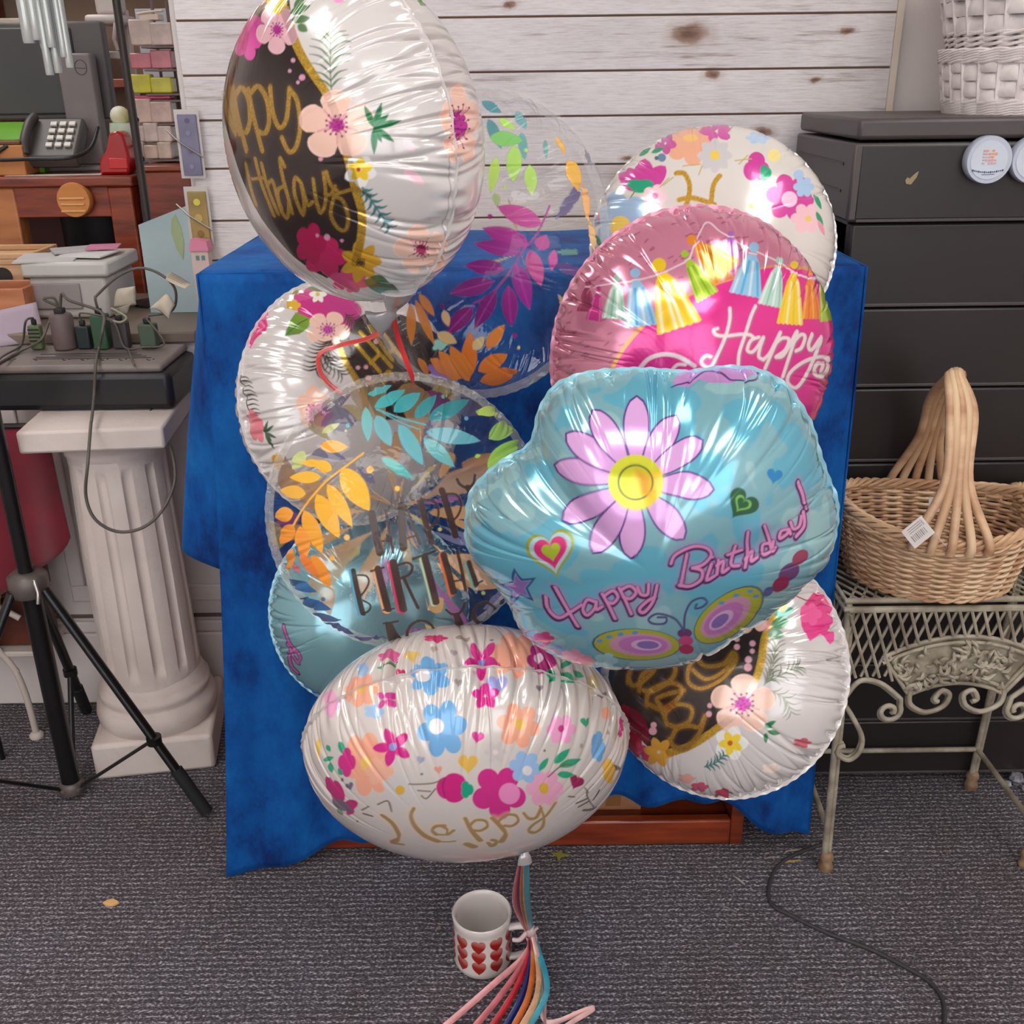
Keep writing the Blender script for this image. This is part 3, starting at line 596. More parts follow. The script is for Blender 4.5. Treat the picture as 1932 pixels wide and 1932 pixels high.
# phone
q0 = at(108, 285, 2.40); t = thing('desk_phone', (q0.x, DY0 + .10, DZ), 'dark grey desk phone with pale keys at the front of the desk', 'phone')
tilt = rx(42); cc = V((q0.x, DY0 + .09, DZ + .062))
MB().box(cc, (.125, .115, .034), tilt).build('body', mat('phone grey', C(84, 78, 74), .5), t, bevel=.006)
for i in range(4):
    for j in range(3): MB().box(cc + tilt @ V((.002 + j * .020, .035 - i * .02, .020)), (.014, .011, .005), tilt).build('key', mat('phone keys', C(216, 208, 200), .5), t, bevel=.001)
hs = MB().tube(cr([cc + tilt @ V((-.042, .052, .024)), cc + tilt @ V((-.044, .02, .034)), cc + tilt @ V((-.044, -.03, .034)), cc + tilt @ V((-.042, -.055, .024))], 6), .010, 12).build('handset', mat('phone dark', C(70, 64, 62), .5), t, smooth=True)
cord([cc + V((-.07, -.07, 0)), cc + V((-.10, -.085, -.026)), cc + V((-.02, -.088, -.027)), cc + V((.06, -.08, -.026)), cc + V((.085, -.02, -.01)), cc + V((.09, .03, .03))], t, r=.004, m_=M_BLK)
g0, g1 = at(-40, 262, 2.40), at(96, 228, 2.47); tag(MB().bb(g0.x, g1.x, 2.39, 2.48, DZ + .0005, g0.z).prism([(-.12, -.045), (.075, -.045), (.06, .045), (-.12, .045)], .004, Matrix.Translation(V((g1.x - .07, 2.435, g0.z + .012))) @ Matrix.Rotation(.42, 4, 'X')).build('green_tray', mat('bright green plastic', C(104, 170, 30), .5), bevel=.002), 'bright green letter tray on the desk under the monitor', 'tray')
bx_ = at(20, 300, 2.38); t = thing('wood_box', (bx_.x, DY0 + .09, DZ), 'light wooden box at the left end of the reception desk', 'box')
MB().bb(bx_.x - .12, bx_.x + .055, DY0 + .02, DY0 + .13, DZ + .0005, DZ + .062).build('body', mat('caramel wood', C(190, 122, 66), .5, rgb2=C(170, 104, 54)), t, bevel=.003); MB().bb(bx_.x - .12, bx_.x + .05, DY0 + .025, DY0 + .12, DZ + .0625, DZ + .070).build('brown_trim', mat('dark brown trim', C(110, 70, 30), .5), t, bevel=.002)
# red tape dispenser, jar, glass
q1 = at(221, 300, 2.345); t = thing('tape_dispenser', (q1.x, 2.345, DZ), 'glossy red desk dispenser at the corner of the desk', 'dispenser'); M_RP = mat('glossy red plastic', C(176, 14, 22), .25, coat=.6)
MB().prism([(-.034, 0), (.030, 0), (.036, .03), (.034, .05), (.028, .082), (.014, .088), (-.002, .082), (-.012, .05), (-.030, .03)], .05, Matrix.Translation(V((q1.x - .0, 2.345, DZ + .0005))) @ Matrix.Rotation(PI / 2, 4, 'X')).build('body', M_RP, t, bevel=.006)
MB().bb(q1.x - .01, q1.x + .030, 2.317, 2.3205, DZ + .012, DZ + .034).build('front_plate', mat('bright red plate', C(206, 30, 36), .2, coat=.6), t, bevel=.002)
q2 = at(221, 236, 2.52); t = thing('painted_jar', (q2.x + .005, q1.y + .12, DZ), 'small pale green jar with a white ornament behind the red dispenser', 'jar')
q2 = at(223, 210, 2.40); jx, jy = q2.x - .004, 2.43
MB().lathe([(0, .0005), (.026, .0005), (.03, .02), (.030, .085), (.028, .10), (0, .10)], 24, (jx, jy, DZ)).build('body', mat('pale green glaze', C(150, 186, 140), .35, rgb2=C(206, 214, 196), nscale=14), t, smooth=True)
MB().ball((jx - .004, jy, DZ + .114), .021, 10).build('ornament', mat('white ornament', C(226, 220, 206), .5, rgb2=C(190, 186, 120), nscale=25), t, smooth=True)
q3 = atz(190, 318, DZ); tag(MB().lathe([(0, .0005), (.026, .0005), (.029, .08), (.029, .10), (.026, .10), (.024, .006), (0, .006)], 24, (q3.x - .004, q3.y + .10, DZ)).build('paper_cup', mat('grey white cup', C(178, 172, 170), .5), smooth=True), 'grey white cup between the monitor stand and the red dispenser', 'cup')
sp_ = at(95, 322, DY0); tag(MB().box((sp_.x, DY0 + .02, DZ + .0012), (.20, .03, .001), rz(3)).build('paper_slip', mat('white slip', C(214, 196, 186), .6)), 'white paper slip at the front edge of the reception desk', 'paper')
# round wooden plaque hanging on the apron
wp = at(138, 378, DY0 - .02); t = thing('wooden_disc', (wp.x, DY0 - .012, wp.z), 'round pale wooden disc with slots, hanging on the front of the desk', 'disc'); M_DW = mat('honey wood', C(206, 136, 70), .5, rgb2=C(186, 116, 54), nscale=5, stretch=(1, 1, 6))
MB().lathe([(0, 0), (.034, 0), (.036, .004), (.036, .020), (.034, .024), (0, .024)], 40, (wp.x, DY0 + .004, wp.z), rx(90)).build('body', M_DW, t, smooth=True)
for dz_, w_ in ((-.022, .052), (.004, .054), (-.008, .05)): MB().box((wp.x - .002, DY0 - .0215, wp.z + dz_), (w_, .004, .0045)).build('slot', mat('slot edge', C(226, 166, 104), .5), t, bevel=.001)
# side cabinet and card rack beyond the desk
x0, x1, _, _, z0, z1 = bxp(258, 312, 330, 440, 2.32, .3); x0 = max(x0, -.782)
t = thing('side_cabinet', ((x0 + x1) / 2, 2.47, 0), 'orange mahogany cabinet under the card rack', 'cabinet'); ZC_ = z1
MB().bb(x0, x1 + .03, 2.32, 2.62, 0, z1 - .012).build('body', M_MAH, t, bevel=.003); MB().bb(x0 - .006, x1 + .036, 2.312, 2.626, z1 - .012, z1).build('top', M_MAH, t, bevel=.003)
t = thing('card_rack', ((x0 + x1) / 2, 2.5, ZC_), 'wire rack filled with pale and pink packs, beside the dark pole', 'rack')
for x in (x0 + .004, (x0 + x1) / 2, x1 + .02): MB().tube([(x, 2.53, ZC_ + .002), (x, 2.53, ZC_ + .62)], .0035, 8).build('upright', mat('rack wire', C(120, 96, 90), .4), t)
rows = [(2.44, 36, 86, (214, 190, 178), 2), (2.44, 94, 130, (206, 120, 130), 2), (2.43, 140, 176, (206, 196, 40), 2), (2.43, 174, 188, (206, 60, 110), 1), (2.42, 186, 232, (212, 180, 166), 2), (2.41, 232, 268, (214, 192, 180), 3), (2.40, 268, 300, (216, 190, 172), 3)]
words = {0: 'cream', 1: 'rose pink', 2: 'bright yellow', 3: 'hot pink', 4: 'pale peach', 5: 'off white', 6: 'cream and tan'}
pos = {1: [''], 2: ['nearest the pole', 'nearest the wall panel'], 3: ['nearest the pole', 'in the middle', 'nearest the wall panel']}
hts = ['on the topmost tier', 'on the second tier', 'on the third tier', 'under the yellow packs', 'below the hot pink pack', 'on the next to lowest tier', 'on the lowest tier']
for r_i, (Y, ya, yb, c, n) in enumerate(rows):
    MB().bb(x0 - .002, x1 + .026, Y - .004, 2.53, at(280, yb, Y).z - .005, at(280, yb, Y).z - .001).build('tray', bpy.data.materials['rack wire'], t)
    for k in range(n):
        xa, xb = 247 + (k * 78 / n), 247 + ((k + 1) * 78 / n) - 4; A = at(xa, yb, Y); B_ = at(xb, ya, Y)
        tag(MB().bb(A.x, B_.x, Y, Y + .03 + .01 * k, A.z, B_.z - .006 * ((k + r_i) % 2)).build('card_pack', mat('pack%d%d' % (r_i, k), C(*[min(255, v + 8 * k - 4) for v in c]), .45, rgb2=C(*[v * .86 for v in c]), nscale=30, coat=.4), bevel=.003), ('%s pack %s, %s' % (words[r_i], hts[r_i], pos[n][k])).strip(), 'pack', 'packs on the card rack')
tag(MB().tube(cr([at(258, 26, 2.46), at(285, 22, 2.46), at(308, 20, 2.46)], 4), .006, 10, flat=.4).bb(at(262, 30, 2.46).x, at(298, 30, 2.46).x, 2.46, 2.50, at(262, 38, 2.46).z, at(262, 26, 2.46).z).build('shallow_dish', mat('white dish', C(226, 206, 190), .4), bevel=.002), 'pale shallow dish on top of the card rack', 'dish')
# dark pole and thin rod
pl = at(262, 300, 2.12); t = thing('floor_pole', (pl.x, 2.12, CT), 'dark metal pole standing on the counter between desk and card rack', 'pole')
MB().tube([(pl.x, 2.12, CT + .006), (pl.x, 2.12, 1.9)], .0075, 14).build('post', mat('dark bronze metal', C(62, 54, 50), .45, metal=.3), t, smooth=True); MB().lathe([(0, 0), (.05, 0), (.05, .005), (.01, .010), (0, .010)], 24, (pl.x, 2.12, CT + .0005)).build('base', M_BLK, t, smooth=True)
pr = at(272, 330, 2.13); tag(MB().tube([(pr.x, 2.13, CT + .001), (pr.x, 2.13, at(262, 170, 2.13).z)], .0028, 8).ball((pr.x, 2.13, at(270, 300, 2.13).z), .006, 8).ball((pr.x, 2.13, at(266, 226, 2.13).z), .0055, 8).build('thin_rod', M_TB, smooth=True), 'thin dark rod with small beads beside the dark pole', 'rod')
# pale blue print leaning on the counter
x0, x1, _, _, z0, z1 = bxp(278, 388, 352, 560, 2.02, .01)
t = thing('blue_print', ((x0 + x1) / 2, 2.03, CT), 'pale blue sheet with a green leaf, leaning between the pole and the board wall', 'print')
MB().prism([(x0, CT), (x1 + .02, CT), (x1 + .0, z1 + .0), (x0, z1 - .035)], .004, Matrix.Translation((0, 2.03, 0)) @ Matrix.Rotation(PI / 2, 4, 'X')).build('sheet', mat('pale blue card', C(172, 190, 192), .6, rgb2=C(160, 178, 182)), t)
lp = at(336, 450, 2.026); MB().prism([(.0, .045), (.008, .02), (.010, -.01), (.004, -.04), (-.006, -.02), (-.012, .01), (-.008, .035)], .001, Matrix.Translation((lp.x, 2.0272, lp.z)) @ Matrix.Rotation(PI / 2, 4, 'X')).build('leaf_print', mat('sage green', C(166, 180, 136), .6), t)
# strips hung on the edge of the board panel
def strip(px0, py0, px1, py1, rgb, label, marks, lean=6):
    A = at(px0, py1, WY - .03); B_ = at(px1, py0, WY - .03); w_ = B_.x - A.x
    tt = thing('hanging_strip', ((A.x + B_.x) / 2, WY - .02, A.z), label, 'strip', 'strips hung by the board panel')
    MB().bb(A.x, B_.x, WY - .022, WY - .018, A.z, B_.z).build('card', mat('strip%d' % px0, C(*rgb), .5, rgb2=C(*[v * .8 for v in rgb]), nscale=20, coat=.4), tt, bevel=.001)
    MB().bb(A.x - .006, B_.x + .004, WY - .0175, WY - .0165, A.z - .005, B_.z + .008).build('backing', mat('clear sleeve', C(196, 186, 180), .3), tt)
    for (f, c, s_) in marks: MB().lathe([(0, 0), (s_, 0), (s_, .001), (0, .001)], 16, ((A.x + B_.x) / 2, WY - .0222, A.z + (B_.z - A.z) * f), rx(90)).build('print', mat('mark%d%d' % (px0, int(f * 100)), C(*c), .5), tt)
    mid = V((A.x, WY - .025, A.z + (B_.z - A.z) * .55)); MB().tube([mid + V((-.02, 0, .02)), mid, mid + V((w_ * 1.2, 0, -.025))], .0014, 6).build('wire_hook', bpy.data.materials['steel'], tt)
strip(345, 216, 366, 332, (112, 104, 134), 'grey violet strip hanging beside the board panel above the yellow one', [(.15, (130, 122, 150), .004), (.4, (96, 88, 116), .004), (.7, (130, 122, 150), .004), (.9, (92, 86, 110), .004)])
strip(362, 362, 384, 462, (166, 136, 70), 'mustard yellow strip hanging beside the board panel near the blue cloth', [(.2, (130, 100, 40), .006), (.5, (190, 160, 90), .007), (.8, (210, 190, 70), .006)])
x0, x1, _, _, z0, z1 = bxp(364, 474, 390, 520, 1.84, .03)
t = thing('toy_house', ((x0 + x1) / 2, 1.86, CT), 'tiny pink roofed cardboard house beside the blue cloth corner', 'toy house')
MB().bb(x0, x1, 1.845, 1.868, CT + .0002, z1).build('wall', mat('house cream', C(206, 180, 170), .6), t); hx = (x0 + x1) / 2
MB().prism([(-.5 * (x1 - x0) - .003, 0), (.5 * (x1 - x0) + .003, 0), (.5 * (x1 - x0), .016), (-.4 * (x1 - x0), .020)], .03, Matrix.Translation((hx, 1.857, z1)) @ Matrix.Rotation(PI / 2, 4, 'X')).build('roof', mat('house pink', C(220, 130, 160), .6), t)
for dx in (-.004, .006): MB().bb(hx + dx - .003, hx + dx + .003, 1.8442, 1.8452, z1 - .016, z1 - .008).build('window', mat('house teal', C(90, 130, 126), .5), t)
# desk lamp head and hanging glass icicles at the top
q4 = at(205, 35, 2.6); t = thing('white_scale', (q4.x, 2.6, DZ), 'white instrument with a thin arm standing behind the monitor', 'lamp'); M_WP = mat('white enamel', C(206, 192, 186), .4)
MB().lathe([(0, 0), (.05, 0), (.05, .012), (.012, .02), (.010, .02), (0, .02)], 24, (q4.x + .02, 2.66, DZ + .0005)).build('base', M_WP, t, smooth=True)
MB().tube([(q4.x + .02, 2.66, DZ + .015), (q4.x + .02, 2.66, q4.z + .02)], .007, 10).build('post', M_WP, t); q5 = at(222, 75, 2.6)
MB().bb(q4.x - .05, q4.x + .035, 2.58, 2.69, q4.z - .012, q4.z + .008).bb(q4.x - .028, q4.x + .022, 2.60, 2.67, q4.z + .008, q4.z + .075).build('head', M_WP, t, bevel=.008)
MB().tube([(q4.x + .022, 2.575, q4.z - .01), (q5.x, 2.575, q5.z), (at(223, 95, 2.575).x, 2.575, at(223, 95, 2.575).z)], .004, 8).build('arm', M_WP, t); q6 = at(214, 104, 2.57); MB().bb(q6.x - .010, q6.x + .012, 2.565, 2.585, q6.z - .008, q6.z + .008).build('clip', M_WP, t, bevel=.002)
M_GLS = mat('silvery glass', C(196, 198, 194), .15, rgb2=C(150, 156, 152), nscale=30, stretch=(1, 1, .1), coat=.8, metal=.3)
ic = [(46, 0, 66, 82), (62, -20, 80, 76), (78, -10, 92, 92), (92, -10, 106, 90), (88, 40, 102, 142), (104, 20, 118, 138), (116, 0, 128, 108), (126, 10, 139, 128)]
icp = ['farthest from the balloons', 'second from the left edge', 'third from the left edge', 'short one in the middle', 'lowest hanging one', 'just beside the lowest one', 'second nearest the balloons', 'nearest the balloons']
bar_z = 1.62
hb = thing('hanging_bar', (at(92, 0, 2.0).x, 2.0, bar_z), 'thin overhead bar from which the glass tubes hang', 'bar'); xb = at(92, 0, 2.0).x
MB().tube([(xb - .18, 2.0, bar_z), (xb + .12, 2.0, bar_z)], .005, 10).build('rail', M_TB, hb)
for x in (xb - .17, xb + .11): MB().tube([(x, 2.0, bar_z), (x, 2.0, RH - .001)], .0018, 6).build('wire', M_TB, hb)
for i, (xa, ya, xb_, yb) in enumerate(ic):
    Y = 2.0 + .004 * (i % 3 - 1); lo = at((xa + xb_) / 2, yb, Y); r_0 = (xb_ - xa) / 2 / FPX * 2.1
    tag(MB().lathe([(0, 0), (r_0 * .9, 0), (r_0, .004), (r_0, .17 + .02 * (i % 3)), (r_0 * .5, .18 + .02 * (i % 3)), (.0012, .185 + .02 * (i % 3)), (.0012, bar_z - lo.z - .004), (0, bar_z - lo.z - .004)], 10, tuple(lo)).build('hanging_tube', M_GLS, smooth=True), 'hanging silvery glass tube, %s' % icp[i], 'glass tube', 'glass tubes hanging over the counter')
# blurred shelving on the far wall
x0, x1, _, _, z0, z1 = bxp(-120, -60, 330, 30, 3.2, .18)
t = thing('wall_shelf', (-1.5, 3.29, 0), 'brown wooden shelving against the far wall', 'shelf')
MB().bb(-2.3, -.62, 3.2, 3.39, 1.46, 1.485).bb(-2.3, -.62, 3.2, 3.39, 1.19, 1.215).build('boards', M_MAH, t, bevel=.003)
for x in (-2.3, -1.5, -.64): MB().bb(x, x + .02, 3.2, 3.39, 0, 1.9).build('post', M_MAH, t)
for i, (px, w_, h_, c, lb, nm) in enumerate([(20, .13, .16, (206, 190, 172), 'cream box on the far shelving behind the monitor', 'box'), (136, .06, .14, (196, 140, 60), 'amber jar on the far shelving behind the glass tubes', 'jar'), (176, .05, .12, (176, 104, 40), 'brown bottle on the far shelving next to the amber jar', 'bottle'), (300, .10, .18, (186, 190, 196), 'pale blue box on the far shelving above the card rack', 'box')]):
    p_ = at(px, 40, 3.27); mb = MB()
    if nm == 'box': mb.bb(p_.x - w_ / 2, p_.x + w_ / 2, 3.22, 3.32, 1.2155, 1.2155 + h_)
    else: mb.lathe([(0, 0), (w_ / 2, 0), (w_ / 2, h_ * .7), (w_ / 4, h_ * .85), (w_ / 4, h_), (0, h_)], 20, (p_.x, 3.27, 1.2155))
    tag(mb.build({'box': 'shelf_box', 'jar': 'amber_jar', 'bottle': 'brown_bottle'}[nm], mat('far%d' % i, C(*c), .4), bevel=.003 if nm == 'box' else 0, smooth=nm != 'box'), lb, nm)
# ------------------------------------------------------------------ dark drawer tower
M_CH = mat('dark taupe plastic', C(74, 66, 64), .42, rgb2=C(68, 61, 59), nscale=3, bump=.03); M_CHD = mat('shaded taupe drawer front', C(42, 36, 34), .38, rgb2=C(37, 32, 30), nscale=3, bump=.03)  # drawer fronts: shade of the lower tower is put into their darker colour
KX0, KX1, KY0, KY1 = .492, 1.05, 1.55, 1.868
t = thing('drawer_tower', ((KX0 + KX1) / 2, (KY0 + KY1) / 2, 0), 'tall dark plastic drawer tower at the right, behind the basket', 'drawer tower')
MB().bb(KX0 + .012, KX1 - .012, KY0 + .03, KY1 - .004, .02, 1.11).build('carcass', M_CH, t, bevel=.004)
MB().bb(KX0 + .004, KX1, KY0 + .002, KY1, 1.115, 1.144).build('lid', M_CH, t, bevel=.006)
zb = [.02, .135, .255, .380, .503, .627, .751, .876, 1.001, 1.113]
for i in range(9):
    top = i == 8
    d = MB().bb(KX0 + (0 if top else .012), KX1 - (0 if top else .012), KY0 + (0 if top else .008), KY1 - (.004 if top else .03), zb[i] + .002, zb[i + 1] - .002).build('drawer', M_CH if top else M_CHD, t, bevel=.004)
    MB().bb(KX0 + .014, KX1 - .014, KY0 + (.0 if top else .006), KY0 + .012, zb[i] + .001, zb[i] + .006).build('lip', M_CH, d, bevel=.001)
    if top:
        for z in (.040, .078): MB().bb(KX0 - .0015, KX0 + .002, KY0 + .04, KY1 - .03, zb[i] + z, zb[i] + z + .004).build('side_groove', M_CHD, d)
        MB().bb(KX0 + .012, KX1 - .012, KY0 - .0012, KY0 + .002, zb[i] + .006, zb[i + 1] - .006).build('front_panel', M_CHD, d, bevel=.001)
sc_ = at(1716, 340, KY0 - .003); (MB().prism([(-.006, 0), (-.003, .004), (0, .002), (.008, .010), (.012, .012), (.010, .004), (.003, -.006), (-.004, -.005)], .001, Matrix.Translation((sc_.x, KY0 - .0022, sc_.z)) @ Matrix.Rotation(PI / 2, 4, 'X')).build('tape_scrap', mat('dried glue', C(150, 132, 96), .6), t))
def badge(px, py, label, full=True):
    c = at(px, py, KY0 - .02); r = .0325
    tt = thing('round_magnet', (c.x, KY0 - .004, c.z), label, 'magnet', 'round magnets on the drawer tower')
    MB().lathe([(0, 0), (r * .96, 0), (r, .003), (r, .016), (r * .97, .0185), (0, .0185)], 48, (c.x + .001, KY0 - .0015, c.z), rx(90)).build('case', mat('milky white plastic', C(186, 190, 204), .35, rgb2=C(176, 180, 194), coat=.4), tt, smooth=True)
    MB().lathe([(0, 0), (r * .80, 0), (r * .80, .0012), (0, .0012)], 40, (c.x, KY0 - .0198, c.z), rx(90)).build('face', mat('pale blue paper', C(200, 206, 216), .5), tt)
    if full:
        Y = KY0 - .0214; mo = mat('orange print', C(236, 150, 96), .6); mp = mat('salmon print', C(214, 160, 158), .6); mn = mat('navy print', C(66, 76, 120), .6)
        rr = np.random.default_rng(3); mb = MB(); m2 = MB()
        for i in range(5):
            for j in range(5):
                a, b_ = (i - 2) * .0042, (j - 1.5) * .0042
                if rr.random() < .75: (mb if (i + j > 4) else m2).box((c.x + a, Y, c.z + b_ + .002), (.0032, .0006, .0032 * rr.uniform(.4, 1)), ry(rr.uniform(-20, 20)))
        mb.build('orange_print', mo, tt); m2.build('salmon_print', mp, tt)
        mb = MB()
        for i in range(16):
            x = -.021 + i * .0028; z_ = -.0125 - .0025 * (1 - (x / .021) ** 2) - .0012; mb.box((c.x + x, Y, c.z + z_), (.0018, .0006, .0016 + .0010 * (i % 3 == 0)))
        mb.tube([(c.x - .008, Y, c.z - .0195), (c.x + .010, Y, c.z - .019)], .0004, 5).build('navy_lettering', mn, tt)
badge(1866, 302, 'round white magnet with orange print on the top drawer, fully in view')
badge(1952, 302, 'round white magnet on the top drawer, cut off by the right edge of the photo', False)

# ------------------------------------------------------------------ white stacked wicker baskets on top
M_WW = mat('white painted wicker', C(226, 216, 212), .6, rgb2=C(204, 192, 188), nscale=40)
bc = V((at(1925, 200, 1.70).x, 1.70, 1.1445))
def white_basket(z0, H, r0, r1, label):
    t = thing('white_wicker_basket', (bc.x, bc.y, z0), label, 'basket', 'stacked white wicker baskets')
    NS = 26
    def rad(v): return r0 + (r1 - r0) * v ** .8
    mb = MB()
    for k in range(NS):
        a = 2 * PI * (k + .5) / NS; mb.tube([bc + V((math.cos(a) * rad(v), math.sin(a) * rad(v), z0 - bc.z + H * v)) for v in (0.02, .25, .5, .75, .97)], .0032, 6, flat=1.6)
    mb.build('stakes', M_WW, t, smooth=True)
    # broad flat strips woven through the middle
    mb = MB(); n = 5
    for j in range(n):
        v = .27 + .5 * j / (n - 1)
        mb.tube([bc + V(((rad(v) + .0036 * math.cos(k * PI / 2 + (j % 2) * PI)) * math.cos(2 * PI * k / (NS * 2)), (rad(v) + .0036 * math.cos(k * PI / 2 + (j % 2) * PI)) * math.sin(2 * PI * k / (NS * 2)), z0 - bc.z + H * v)) for k in range(NS * 2)], .0022, 8, closed=True, flat=4.7, upv=(0, 0, 1))
    mb.build('woven_strips', M_WW, t, smooth=True)
    mb = MB()
    for v in [0, .035, .075, .115, .155, .20] + [.83, .87, .91, .95, .985]:
        for ph in (0, PI):
            K = 160; R_ = rad(v) + .002
            mb.tube([bc + V(((R_ + .0022 * math.cos(k * NS / K * PI + ph)) * math.cos(2 * PI * k / K), (R_ + .0022 * math.cos(k * NS / K * PI + ph)) * math.sin(2 * PI * k / K), z0 - bc.z + H * v + .0022 * math.sin(k * NS / K * PI + ph))) for k in range(K)], .0024, 6, closed=True)
    mb.build('twisted_rims', M_WW, t, smooth=True)
    MB().lathe([(0, .001), (r0 - .003, .001), (r0, .003), (r0 - .003, .005), (0, .005)], 40, (bc.x, bc.y, z0)).build('bottom', M_WW, t)
    MB().lathe([(r0 - .004, .004), (r1 - .004, H * .9), (r1 - .006, H * .9), (r0 - .006, .004)], 40, (bc.x, bc.y, z0)).build('lining', mat('white lining', C(206, 196, 192), .8), t, smooth=True)
white_basket(1.1445, .088, .106, .124, 'lower of two nested white wicker baskets on the drawer tower')
white_basket(1.1445 + .076, .17, .107, .150, 'upper of two nested white wicker baskets, cut off by the top of the photo')

# ------------------------------------------------------------------ pale iron table with lattice apron
M_IR = mat('aged cream iron', C(176, 166, 146), .55, rgb2=C(132, 120, 102), nscale=30, bump=.2, bscale=150)
JX0, JX1, JY0, JY1, JZ = .489, .845, 1.335, 1.54, .497
t = thing('iron_table', ((JX0 + JX1) / 2, (JY0 + JY1) / 2, 0), 'aged cream iron table with lattice apron and scrolls, under the wicker basket', 'table')
def legs(x, y, sx_, sy_):
    a = V((x + sx_ * .014, y - sy_ * .0, 0)); b_ = V((x, y, JZ - .004))
    lg = MB().tube([a.lerp(b_, .05), b_], .0052, 10).tube([a.lerp(b_, .05) + V((.008, .003, 0)), b_ + V((.008, .003, -.01))], .0038, 8).build('leg', M_IR, t, smooth=True)
    MB().lathe([(0, 0), (.010, 0), (.0125, .006), (.010, .014), (.0085, .018), (.0115, .024), (.010, .032), (.006, .036), (0, .036)], 18, (a.x + .003, a.y, 0)).build('foot', mat('rusty cream iron', C(168, 142, 112), .6, rgb2=C(120, 92, 66), nscale=40), lg, smooth=True)
    return a, b_
F1 = legs(JX0, JY0, 1, 1); F2 = legs(JX1, JY0, -1, 1); F3 = legs(JX0 + .01, JY1, 1, 0); F4 = legs(JX1 - .005, JY1, -1, 0)
lp_ = lambda F_, z: F_[0].lerp(F_[1], z / JZ)
for A, B_ in ((F3, F4), (F1, F3), (F2, F4)): MB().tube([lp_(A, .085), lp_(B_, .085)], .0048, 8).build('stretcher', M_IR, t, smooth=True)
mb = MB()
for z in (JZ, JZ - .014): mb.tube([(JX0 - .006, JY0 - .004, z), (JX1 + .006, JY0 - .004, z), (JX1 + .006, JY1 + .004, z), (JX0 - .006, JY1 + .004, z)], .0048, 8, closed=True)
mb.build('top_frame', M_IR, t, smooth=True)
mb = MB()      # woven seat of crossed wires
for i in range(22):
    f = i / 21; x = JX0 + (JX1 - JX0) * f
    for dx in (.11, -.11):
        x2 = x + dx; y2 = JY1
        if x2 > JX1: y2 = JY0 + (JY1 - JY0) * (JX1 - x) / dx; x2 = JX1
        if x2 < JX0: y2 = JY0 + (JY1 - JY0) * (JX0 - x) / dx; x2 = JX0
        mb.tube([(x, JY0, JZ - .002), (x2, y2, JZ - .002)], .0021, 6)
mb.build('top_lattice', M_IR, t, smooth=True)
